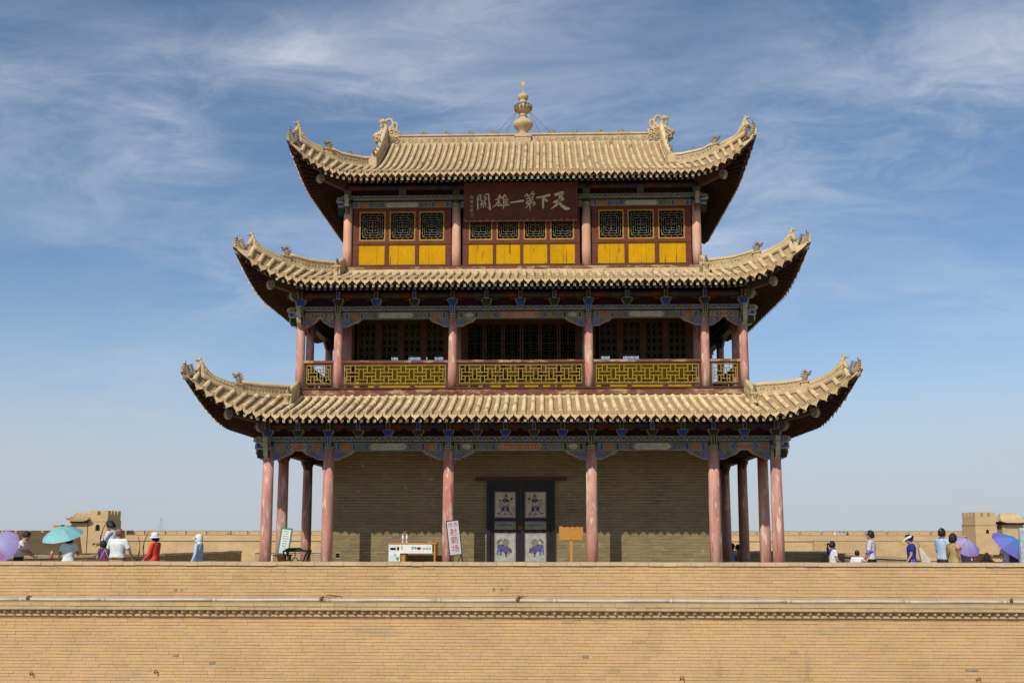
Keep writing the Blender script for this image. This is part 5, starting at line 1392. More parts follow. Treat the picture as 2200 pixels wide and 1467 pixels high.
def pavilion(name, label, cx, y, w, dpt, zb, ze, zr, ridge, mat='farbrick', upturn=.35):
    t = thing(name, label, 'pavilion'); b = MB(); b.box(cx-w*.36, cx+w*.36, y-dpt*.3, y+dpt*.3, -3, ze+.1); b.build('wall', mat, t)
    f = MB(); f.box(cx-w*.40, cx+w*.40, y-dpt*.34, y+dpt*.34, ze-.30, ze+.05); f.build('eave_frame', 'wood', t)
    r = MB(); n = 8
    for sg in (-1, 1):
        pts = []
        for i in range(n+1):
            x = lerp(-w/2, w/2, i/n); up = upturn*abs(x/(w/2))**4
            ridge_x = max(-ridge/2, min(ridge/2, x))
            for v in (0, .35, .7, 1):
                xx = lerp(x, ridge_x, v); pts.append((cx+xx, y+sg*lerp(dpt/2, .05, v), lerp(ze+up, zr, .55*v+.45*v*v)))
        r.add(pts, [(i*4+j, i*4+j+1, i*4+j+5, i*4+j+4) for i in range(n) for j in range(3)])
    for sx in (-1, 1):
        r.add([(cx+sx*w/2, y-dpt/2, ze+upturn), (cx+sx*w/2, y+dpt/2, ze+upturn), (cx+sx*ridge/2, y, zr), (cx+sx*w*.46, y, ze+.05)], [(0, 3, 2), (1, 2, 3)])
    r.build('roof', 'clay', t)
    rr = MB(); k = 0; x = -w/2+.15
    while x < w/2-.1:
        rx = max(-ridge/2, min(ridge/2, x)); up = upturn*abs(x/(w/2))**4
        rr.tube([(cx+lerp(x, rx, v), y-lerp(dpt/2+.03, .05, v), lerp(ze+up, zr, .55*v+.45*v*v)+.04) for v in (0, .35, .7, 1)], .075, 5); x += .32
    rr.build('tile_row', 'tile', t, kind='stuff')
    g = MB(); g.box(cx-ridge/2-.1, cx+ridge/2+.1, y-.14, y+.14, zr-.05, zr+.28)
    for sx in (-1, 1):
        g.tube([(cx+sx*ridge/2, y, zr+.2), (cx+sx*(ridge/2+.06), y, zr+.5)], [.14, .05], 5)
        for sy in (-1, 1): g.tube([(cx+sx*ridge/2, y, zr+.1), (cx+sx*lerp(ridge/2, w/2, .5), y+sy*dpt*.27, lerp(zr, ze, .62)+.1), (cx+sx*w/2*.97, y+sy*dpt/2*.97, ze+upturn+.08), (cx+sx*w/2*1.03, y+sy*dpt/2*1.03, ze+upturn+.4)], [.12, .12, .11, .05], 5)
    g.build('ridge', 'clay', t)
    return t
bastion('corner_bastion', 'square crenellated brick tower on the far wall, behind the archers on the left', -80.1, -76.6, 148.0, 153.5, 0, 4.45, 2.55, (-78.4, .9, .8, 1.15))
pavilion('corner_pavilion', 'small tiled pavilion beside the far brick tower on the left', -81.7, 149.5, 4.0, 5.0, 0, 2.55, 3.95, 2.5)
low_p = thing('wall_hut', 'low flat brick block on the far wall, left of the tiled pavilion', 'hut'); m = MB(); m.box(-85.6, -82.6, 146.5, 149, -1, 1.75); m.build('block_wall', 'farbrick', low_p); m = MB(); m.box(-85.7, -82.5, 146.4, 149.1, 1.75, 1.95); m.build('block_top', 'farbrick', low_p); m = MB(); m.box(-84.2, -83.6, 146.37, 146.45, 1.35, 1.95); m.build('slot_shade', 'dark', low_p)  # the slot is a near-black box, its inner shade put into the colour
bastion('corner_bastion', 'square crenellated brick tower on the far wall above the purple umbrellas on the right', 74.0, 77.6, 146.5, 152, 0, 4.15, 1.95, (76.0, .55, .5, .7))
pavilion('corner_pavilion', 'small tiled pavilion on the far wall at the right edge', 81.0, 149.5, 5.0, 5.0, 0, 2.35, 3.75, 2.6)
# power pylons beyond the wall
for x, h, lb in ((-196, 17, 'thin lattice power pylon on the left skyline, over the red shirted archer'), (-142, 15, 'thin lattice power pylon on the skyline just left of the tower columns')):
    t = thing('power_pylon', lb, 'pylon', (x, 480, -10), 0, 'far power pylons')
    m = MB()
    for sx in (-1, 1):
        for sy in (-1, 1): m.tube([(sx*1.3, sy*1.3, 0), (sx*.25, sy*.25, h)], [.05, .035], 4)
    for k in range(8):
        z0, z1 = h*k/8, h*(k+1)/8; r0, r1 = lerp(1.3, .25, k/8), lerp(1.3, .25, (k+1)/8)
        m.tube([(-r0, -r0, z0), (r1, -r1, z1)], .022, 3); m.tube([(r0, -r0, z0), (-r1, -r1, z1)], .022, 3)
    m.build('pylon_frame', cmat((.30, .30, .31)), t)
    for k, w in ((.70, 2.2), (.82, 1.9), (.94, 1.5)):
        a = MB(); a.tube([(-w, 0, h*k), (0, 0, h*k+.5), (w, 0, h*k)], .04, 4); a.tube([(-w, 0, h*k), (-w, 0, h*k-.7)], .03, 3); a.tube([(w, 0, h*k), (w, 0, h*k-.7)], .03, 3); a.build('cross_arm', cmat((.30, .30, .31)), t)
# ------------------------------------------------------------------ signs and furniture
def ribbon(mb, pts, ws, P, col, caps=True):
    pts = [P(*p) for p in pts]; ws = ws if hasattr(ws, '__len__') else [ws]*len(pts)
    if len(ws) < len(pts): ws = [lerp(ws[0], ws[-1], i/(len(pts)-1)) for i in range(len(pts))]
    return pts, ws
SIGN_A, SIGN_B = Vector((-1.62, 1.12, 11.04)), Vector((-1.60, 1.34, 10.00))
sb = thing('name_board', 'dark red board with pale brush characters hung under the top eaves', 'sign', (0, 1.36, 10.56))
tilt = math.atan2(.28, 1.05)
sb.rotation_euler = (tilt, 0, 0)     # its head leans out over the front
bd = MB(); bd.box(-1.61, 1.60, -.02, .04, -.53, .53)
bd_o = bd.build('board', mk('board_red', (.078, .021, .009), .45, .25, 2.0, (1, 1, 3), bump=.1, bs=20, fine=.08), sb)
fr = MB()
for a in ((-1.65, 1.64, -.035, .05, .53, .555), (-1.65, 1.64, -.035, .05, -.555, -.53), (-1.65, -1.61, -.035, .05, -.53, .53), (1.60, 1.64, -.035, .05, -.53, .53)): fr.box(*a)
fr.build('board_edge', 'red', sb)
KX0, KX1, KZ0, KZ1 = 150., 2018., 128., 742.
def KP(x, z): return Vector((lerp(-1.61, 1.60, (x-KX0)/(KX1-KX0)), -.024, lerp(.53, -.53, (z-(KZ0-(x-KX0)*.012))/(KZ1-KZ0))))
KS = 3.21/(KX1-KX0)
chars = {
 'sky': [([(1672, 302), (1735, 288), (1790, 272)], (42, 46, 56)), ([(1650, 425), (1730, 395), (1795, 372)], (32, 44, 50)), ([(1775, 285), (1745, 385), (1690, 470), (1600, 537)], (58, 52, 38, 10)), ([(1722, 420), (1785, 490), (1850, 530), (1905, 535)], (26, 46, 52, 26))],
 'under': [([(1358, 352), (1460, 338), (1570, 308)], (22, 34, 42)), ([(1468, 345), (1462, 430), (1462, 522)], (44, 34, 24)), ([(1488, 372), (1525, 402)], (24, 36))],
 'order': [([(1195, 292), (1152, 335)], (24, 12)), ([(1180, 308), (1228, 318)], (18, 16)), ([(1205, 318), (1215, 348)], (20, 14)), ([(1290, 258), (1245, 315)], (26, 12)), ([(1270, 288), (1320, 294)], (20, 18)), ([(1288, 300), (1300, 332)], (18, 14)),
           ([(1182, 372), (1290, 348)], (18, 20)), ([(1288, 350), (1288, 392)], (20, 16)), ([(1190, 412), (1290, 392)], (16, 16)), ([(1196, 412), (1178, 452)], (18, 16)), ([(1178, 454), (1312, 428)], (18, 22)), ([(1318, 428), (1318, 460), (1282, 486)], (22, 24, 10)), ([(1242, 352), (1242, 450), (1238, 562)], (20, 20, 8)), ([(1230, 455), (1195, 500), (1152, 530)], (18, 14, 6))],
 'one': [([(912, 436), (1000, 422), (1122, 404)], (18, 26, 36))],
 'hero': [([(658, 388), (772, 345)], (18, 24)), ([(728, 320), (700, 425), (655, 480), (600, 516)], (32, 24, 16, 8)), ([(722, 420), (690, 492)], (18, 14)), ([(690, 492), (742, 482)], (14, 16)), ([(738, 448), (762, 488)], (14, 22)),
          ([(812, 304), (772, 378)], (26, 12)), ([(796, 362), (790, 532)], (20, 16)), ([(818, 312), (836, 342)], (16, 22)), ([(800, 388), (872, 376)], (14, 16)), ([(800, 420), (864, 412)], (12, 13)), ([(800, 452), (866, 442)], (12, 13)), ([(796, 488), (886, 470)], (15, 20)), ([(838, 378), (838, 474)], (12, 12))],
 'pass': [([(350, 352), (352, 440), (356, 538)], (16, 18, 22)), ([(360, 322), (416, 310)], (14, 16)), ([(410, 312), (404, 402)], (18, 14)), ([(365, 356), (404, 350)], 12), ([(365, 390), (404, 386)], 12), ([(462, 318), (480, 342)], (12, 18)), ([(490, 300), (542, 294)], (16, 20)), ([(540, 296), (548, 420), (562, 546)], (22, 22, 34)), ([(560, 546), (518, 518)], (26, 6)),
          ([(470, 366), (508, 356)], 12), ([(475, 336), (480, 394)], 12), ([(502, 346), (500, 388)], 12), ([(440, 398), (412, 426)], 11), ([(412, 426), (442, 432)], 11), ([(432, 430), (402, 464)], 11), ([(482, 392), (455, 416)], 11), ([(455, 416), (488, 426)], 11), ([(482, 426), (450, 458)], 11), ([(400, 474), (502, 456)], (10, 12)), ([(425, 446), (424, 500)], 11), ([(455, 452), (455, 522)], 11), ([(490, 442), (490, 502)], 11), ([(420, 506), (398, 524)], (12, 6))]}
for nm, strokes in chars.items():
    mb = MB()
    for pts, ws in strokes:
        P = [KP(*p) for p in pts]; W = list(ws) if hasattr(ws, '__len__') else [ws]*len(P)
        W = [w*KS/2*1.08 for w in W]
        for i, p in enumerate(P):
            mb.poly([p+Vector((W[i]*cos(t), -.001*(i % 2), W[i]*sin(t))) for t in [2*pi*k/12 for k in range(12)]])
        for i in range(len(P)-1):
            d = P[i+1]-P[i]; n = Vector((-d.z, 0, d.x)).normalized()
            mb.poly([P[i]-n*W[i]+Vector((0, -.002, 0)), P[i+1]-n*W[i+1]+Vector((0, -.002, 0)), P[i+1]+n*W[i+1]+Vector((0, -.002, 0)), P[i]+n*W[i]+Vector((0, -.002, 0))])
    mb.build('brush_character', cmat((.46, .44, .30), .7, .12), sb)
def text_mesh(body, size, bold=0.0):
    c = bpy.data.curves.new('lettering', 'FONT'); c.body = body; c.size = size; c.align_x = 'CENTER'; c.align_y = 'CENTER'; c.offset = bold; c.extrude = .0008
    o = bpy.data.objects.new('lettering', c); COL.objects.link(o)
    me = bpy.data.meshes.new_from_object(o.evaluated_get(bpy.context.evaluated_depsgraph_get())); bpy.data.objects.remove(o); return me
FACE = Matrix.Rotation(pi/2, 4, 'X')
def lettering(body, size, parent, loc, mat, rot=0.0, bold=0.0):
    me = text_mesh(body, size, bold); me.materials.clear(); me.materials.append(mat)
    return put('lettering', me, parent, mtx=Matrix.Translation(loc) @ Matrix.Rotation(rot, 4, 'Y') @ FACE)
pale = cmat((.40, .37, .27), .7, .1)
for ch, z in zip('趙樸初書', (350, 430, 500, 570)): lettering(ch, .095, sb, KP(250, z-2), pale)
sq = MB(); c = KP(256, 640)
for a in ((-.045, .045, -.055, -.049), (-.045, .045, .049, .055), (-.045, -.039, -.049, .049), (.039, .045, -.049, .049)): sq.box(c.x+a[0], c.x+a[1], -.026, -.021, c.z+a[2], c.z+a[3])
for k in (-.02, 0, .02): sq.box(c.x+k-.005, c.x+k+.005, -.026, -.021, c.z-.04, c.z+.04)
sq.build('seal_mark', cmat((.26, .17, .12)), sb)

# archery sign on its stand
st = thing('sign_stand', 'white standing sign with red characters in a dark frame before the left middle column', 'sign', (-1.60, -.48, 0))
rot = -radians(6.5)
RM = Matrix.Rotation(rot, 4, 'Y')
def tilted(mb): 
    mb.v = [tuple(RM @ Vector(v)) for v in mb.v]; return mb
f = MB(); W_, z0, z1 = .15, .47, 1.34
for a in ((-W_-.022, W_+.022, -.02, .02, z1, z1+.022), (-W_-.022, W_+.022, -.02, .02, z0-.022, z0), (-W_-.022, -W_, -.02, .02, z0, z1), (W_, W_+.022, -.02, .02, z0, z1)): f.box(*a)
for sx in (-1, 1): f.box(sx*W_-.014, sx*W_+.014, -.02, .02, 0, z0-.02); f.beam((sx*W_, .02, z0), (sx*W_+(.0), .34, .0), .02, .02)
f.beam((-W_+.02, 0, .44), (-W_-.20, 0, .0), .022, .022); f.beam((W_-.02, 0, .44), (W_-.20, 0, .12), .022, .022)
tilted(f).build('frame', 'iron', st)
p = MB(); p.box(-W_, W_, -.012, .008, z0, z1); tilted(p).build('panel', cmat((.44, .45, .47), .5, .1), st)
redp = cmat((.42, .02, .025), .6, .05)
for ch, x, z, s in (('仿', -.065, 1.24, .125), ('古', .075, 1.245, .125), ('射', .0, 1.045, .20), ('箭', .005, .83, .20), ('场', .01, .615, .20)):
    lettering(ch, s, st, RM @ Vector((x, -.0155, z)), redp, rot)

# green framed notice
nt = thing('notice_board', 'green framed white notice board leaning beside the left corner column', 'sign', (-6.66, 1.12, .0))
rot2 = radians(5.5); RM = Matrix.Rotation(rot2, 4, 'Y') @ Matrix.Rotation(radians(-8), 4, 'X')
f = MB(); W_, z0, z1 = .125, .46, 1.13
for a in ((-W_-.035, W_+.035, -.02, .02, z1, z1+.035), (-W_-.035, W_+.035, -.02, .02, z0-.03, z0), (-W_-.035, -W_, -.02, .02, z0, z1), (W_, W_+.035, -.02, .02, z0, z1)): f.box(*a)
tilted(f).build('frame', cmat((.02, .20, .11), .5), nt)
p = MB(); p.box(-W_, W_, -.012, .008, z0, z1); tilted(p).build('panel', cmat((.55, .60, .57), .4, .05), nt)
ln = MB()
for k in range(9):
    z = z1-.07-k*.068; w = .085*random.uniform(.7, 1)
    for j in range(7):
        if random.random() < .8: ln.box(-w+j*w*2/7, -w+(j+.7)*w*2/7, -.0155, -.0125, z, z+.022, (.16, .26, .22))
tilted(ln).build('print', 'plain', nt)
s_ = MB()
s_.box(-.2, .25, -.05, .28, .38, .42); s_.build('prop_shelf', 'wood', nt)
for x in (-.17, .21):
    for y in (-.03, .25): l = MB(); l.box(x-.018, x+.018, y-.018, y+.018, 0, .38); l.build('prop_leg', cmat((.42, .30, .06), .6), nt)
btl = thing('thermos', 'pale metal flask standing at the foot of the left corner column', 'flask', (-6.76, .60, 0)); m = MB(); m.lathe([(.05, 0), (.055, .02), (.055, .30), (.04, .36), (.025, .40)], n=12); m.build('flask_body', cmat((.5, .52, .52), .4), btl, True)
# black wrought table beside it
it = thing('iron_table', 'black wrought iron table with curved legs between the left columns', 'table', (-6.22, 1.15, 0))
m = MB(); m.box(-.33, .36, -.24, .24, .50, .545); m.build('tabletop', 'iron', it)
m = MB(); m.prism([(-.30, .545), (-.22, .60), (.02, .61), (.10, .575), (.16, .545)], -.2, .2, 'xz'); m.build('black_cloth', 'iron', it)
for sx in (-1, 1):
    for y in (-.2, .2):
        m = MB(); m.tube([(sx*.34, y, .5), (sx*.27, y, .36), (sx*.24, y, .22), (sx*.27, y, .08), (sx*.30, y, 0)], [.025, .022, .02, .022, .025], 6); m.build('leg', 'iron', it)
m = MB(); c = Vector((0, -.2, .27))
m.beam(c+Vector((-.25, 0, 0)), c+Vector((-.07, 0, 0)), .02, .02); m.beam(c+Vector((.07, 0, 0)), c+Vector((.25, 0, 0)), .02, .02); m.beam(c+Vector((0, 0, .07)), c+Vector((0, 0, .23)), .02, .02, up=(0, 1, 0)); m.beam(c+Vector((0, 0, -.07)), c+Vector((0, 0, -.2)), .02, .02, up=(0, 1, 0))
m.tube([c+Vector((.075*cos(t), 0, .075*sin(t))) for t in [pi/8+2*pi*k/8 for k in range(9)]], .014, 5, ref=(0, 1, 0)); m.build('side_fret', 'iron', it)

# desk with poster and two bottles
dk = thing('desk', 'yellow wooden desk with a white picture poster hung over its front, between the left columns', 'desk', (-2.95, 1.0, 0))
m = MB(); m.box(-.665, .665, -.28, .28, .715, .75); m.build('desktop', 'ochre', dk)
for x in (-.61, .55, .61): 
    for y in (-.24, .24):
        if x == .55: continue
        m = MB(); m.box(x-.022, x+.022, y-.022, y+.022, 0, .715); m.build('leg', 'ochre', dk)
m = MB(); m.box(-.585, -.22, -.23, .24, .12, .71); m.build('drawer_cabinet', 'ochre', dk)
m = MB(); m.box(-.22, -.19, -.25, .25, .05, .714); m.build('side_board', 'wornyellow', dk)
m = MB(); m.box(.45, .64, .0, .25, .50, .714); m.build('end_drawer', 'ochre', dk)
m = MB(); pw_ = (.66, .68, .68)
m.prism([(-.645, .705), (.545, .705), (.545, .47), (-.33, .47), (-.33, .255), (-.645, .255)], -.287, -.282, 'xz', pw_)
def patch(x0, x1, z0, z1, c): m.poly([(x0, -.289, z0), (x1, -.289, z0), (x1, -.289, z1), (x0, -.289, z1)], c)
patch(-.63, -.36, .52, .68, (.50, .60, .62)); patch(-.60, -.45, .56, .62, (.58, .66, .60)); patch(-.63, -.35, .28, .42, (.48, .62, .60)); m.poly([(-.46, -.290, .36), (-.34, -.290, .36), (-.40, -.290, .26)], (.02, .25, .17)); m.poly([(-.47+.03*cos(t), -.29, .43+.03*sin(t)) for t in [2*pi*k/8 for k in range(8)]], (.12, .30, .27))
patch(-.415, -.36, .55, .64, (.16, .03, .05)); patch(-.395, -.375, .55, .60, (.6, .5, .5)); patch(-.31, -.26, .56, .68, (.40, .42, .36)); patch(-.02, .11, .58, .645, (.02, .23, .28)); m.poly([(.0, -.290, .59), (.05, -.290, .63), (.09, -.290, .59)], (.4, .55, .6)); patch(.125, .235, .575, .635, (.09, .015, .06)); patch(.15, .20, .545, .60, (.5, .25, .28))
for k in range(9):
    x = .27+k*.028; patch(x, x+.016, .57, .60+.035*abs(sin(k*2.1)), (.06, .16, .32))
for k in range(7): patch(-.2+k*.1, -.185+k*.1, .515, .53, (.45, .15, .12))
m.build('poster', 'plain', dk)
for i, (x, lb) in enumerate(((-3.24, 'clear drink bottle with red label, left of the pair on the desk'), (-3.13, 'clear drink bottle with red label, right of the pair on the desk'))):
    b = thing('bottle', lb, 'bottle', (x, .93, .75), 0, 'pair of bottles on the desk')
    m = MB(); m.lathe([(.03, 0), (.033, .01), (.033, .15), (.028, .175), (.013, .205), (.013, .22)], n=12); m.build('bottle_body', cmat((.62, .60, .60), .25), b, True)
    m = MB(); m.lathe([(.0342, .05), (.0345, .055), (.0345, .115), (.0342, .12)], n=12); m.build('label_band', cmat((.55, .25, .25), .5), b, True)
    m = MB(); m.lathe([(.016, .215), (.016, .24)], n=10); m.build('cap', cmat((.66, .55, .55), .5), b)
# red stool peeping out behind the column
rs = thing('stool', 'small dark red chair half hidden behind the column left of the standing sign', 'chair', (-2.20, 1.25, 0))
m = MB(); m.box(-.16, .16, -.16, .16, .30, .33); m.build('seat', cmat((.20, .02, .02), .5), rs)
m = MB(); m.prism([(.0, .33), (.15, .33), (.13, .47), (.05, .46)], .12, .16, 'xz'); m.build('backrest', cmat((.20, .02, .02), .5), rs)
for sx in (-1, 1):
    for sy in (-1, 1): m = MB(); m.tube([(sx*.13, sy*.13, .3), (sx*.15, sy*.15, 0)], .013, 6); m.build('leg', 'iron', rs)
# wooden plaque on a post
pq = thing('plaque', 'honey coloured wooden plaque with scalloped head on a post, right of the door', 'sign', (1.36, .3, 0))
m = MB(); top = [(-.32, 1.195), (-.25, 1.20), (-.18, 1.165), (-.10, 1.185), (-.03, 1.165), (.03, 1.19), (.10, 1.165), (.18, 1.19), (.25, 1.17), (.32, 1.185)]
m.prism([(-.315, .85), (.31, .84)]+top[::-1], -.025, .02, 'xz'); m.build('plaque_board', mk('honey_wood', (.42, .20, .04), .5, .12, 3, (.6, 1, 6), bump=.08, bs=10), pq)
m = MB(); m.box(-.035, .035, -.0, .07, 0, .86); m.build('post', 'ochre', pq)
m = MB(); m.box(-.15, .15, -.1, .2, 0, .04); m.build('foot', 'ochre', pq)
# bench under the right gallery
bn = thing('bench', 'worn wooden bench in the shade behind the right columns', 'bench', (7.72, 10.05, -.6))
m = MB(); m.box(-.55, .55, -.18, .18, .38, .43); m.build('seat', 'wood', bn)
m = MB(); m.box(.50, .55, -.2, -.16, 0, .44); m.build('leg', 'ochre', bn); m = MB(); m.box(-.55, -.50, -.2, -.16, 0, .44); m.build('leg', 'ochre', bn)
m = MB(); m.box(-.52, .52, .12, .16, 0, .38); m.build('back_leg_board', 'wood', bn)
# small gabled shelter on the right
gs = thing('gabled_hut', 'brown gable roof of a small wooden hut showing over the wall at the right', 'hut', (13.03, 2.6, -.6))
m = MB()
m.prism([(-.36, .72), (-.30, .72), (0, .97), (.30, .72), (.36, .72), (0, 1.04)], -.5, .5, 'xz'); m.build('roof', 'wood', gs)
m = MB(); m.prism([(-.26, 0), (.26, 0), (.26, .72), (0, .93), (-.26, .72)], -.42, .42, 'xz'); m.build('wall', cmat((.20, .11, .06)), gs)
m = MB(); m.poly([(-.10, -.425, .74), (.10, -.425, .74), (0, -.425, .84)]); m.build('vent_shade', 'dark', gs)  # near-black triangle on the gable, painted as the shade of an opening
ps = thing('metal_post', 'weathered pale blue metal post at the right edge', 'post', (12.90, -.35, -.6))
m = MB(); m.box(-.06, .06, -.05, .05, 0, 1.76, (.42, .47, .48)); m.box(-.04, .04, -.055, -.05, .1, 1.7, (.36, .42, .44)); m.build('post_shaft', mk('weathered_metal', None, .5, .25, 8, fine=.2, flakes=[((.30, .16, .09), 14, .62, .06, (1, 1, .6)), ((.60, .60, .56), 9, .6, .1, (1, 1, .5))]), ps)
# ------------------------------------------------------------------ people
_dg = None
def fuse(mb, name, voxel, mat, parent=None, smooth_it=4, **k):
    """closed overlapping pieces -> one continuous skin"""
    me0 = bpy.data.meshes.new(name); me0.from_pydata(mb.v, [], mb.f)
    o = bpy.data.objects.new('fuse_source', me0); COL.objects.link(o)
    r = o.modifiers.new('r', 'REMESH'); r.mode = 'VOXEL'; r.voxel_size = voxel
    if smooth_it:
        s = o.modifiers.new('s', 'SMOOTH'); s.factor = .5; s.iterations = smooth_it
    dg = bpy.context.evaluated_depsgraph_get(); me = bpy.data.meshes.new_from_object(o.evaluated_get(dg))
    bpy.data.objects.remove(o); bpy.data.meshes.remove(me0)
    me.name = name; me.materials.clear(); me.materials.append(MAT[mat] if isinstance(mat, str) else mat)
    me.polygons.foreach_set('use_smooth', [True]*len(me.polygons))
    return put(name, me, parent, **k)
def oval(mb, rings, n=14):
    """rings: (x, y, z, rx, ry) stacked; closed loft with a flat-lying section"""
    vs = []
    for x, y, z, rx, ry in rings:
        for k in range(n):
            a = 2*pi*k/n; c, s = cos(a), sin(a)
            vs.append((x+rx*math.copysign(abs(c)**.85, c), y+ry*math.copysign(abs(s)**.85, s), z))
    m = len(rings)
    fs = [(i*n+k, i*n+(k+1) % n, (i+1)*n+(k+1) % n, (i+1)*n+k) for i in range(m-1) for k in range(n)]
    mb.add(vs, fs+[tuple(range(n-1, -1, -1)), tuple((m-1)*n+k for k in range(n))])
def limb(mb, pts, rad, n=10):
    """tapered limb with rounded ends through pts"""
    P = [Vector(p) for p in pts]; d0 = (P[0]-P[1]).normalized(); d1 = (P[-1]-P[-2]).normalized()
    Q = [P[0]+d0*rad[0]*.7]; R = [rad[0]*.55]
    for i, p in enumerate(P):
        Q.append(p); R.append(rad[i])
        if i < len(P)-1: Q.append(p.lerp(P[i+1], .45)); R.append(lerp(rad[i], rad[i+1], .4)*1.02)
    Q.append(P[-1]+d1*rad[-1]*.7); R.append(rad[-1]*.55)
    mb.tube(Q, R, n)
def hand(mb, wrist, elbow, curl=.5, s=1.0):
    w, e = Vector(wrist), Vector(elbow); d = (w-e).normalized()
    side = d.cross(Vector((0, 0, 1))); side = side.normalized() if side.length > .1 else Vector((1, 0, 0)); nrm = side.cross(d)
    palm = w+d*.05*s
    mb.tube([w, w+d*.03*s, w+d*.085*s], [.024*s, .036*s, .036*s], 8, flat=(1.15, .55), ref=nrm)
    for k, (off, l) in enumerate(((-.030, .062), (-.010, .074), (.010, .070), (.029, .056))):
        b = w+d*.08*s+side*off*s; m = b+(d*cos(curl)-nrm*sin(curl))*l*.55*s; t = m+(d*cos(curl*2.2)-nrm*sin(curl*2.2))*l*.55*s
        mb.tube([b-d*.02*s, b, m, t], [.011*s, .0115*s, .0105*s, .008*s], 6)
    b = w+d*.03*s-side*.034*s; mb.tube([b, b+(d*.7-side*.7-nrm*.3)*.035*s, b+(d*.95-side*.45-nrm*.5)*.062*s], [.013*s, .0125*s, .009*s], 6)

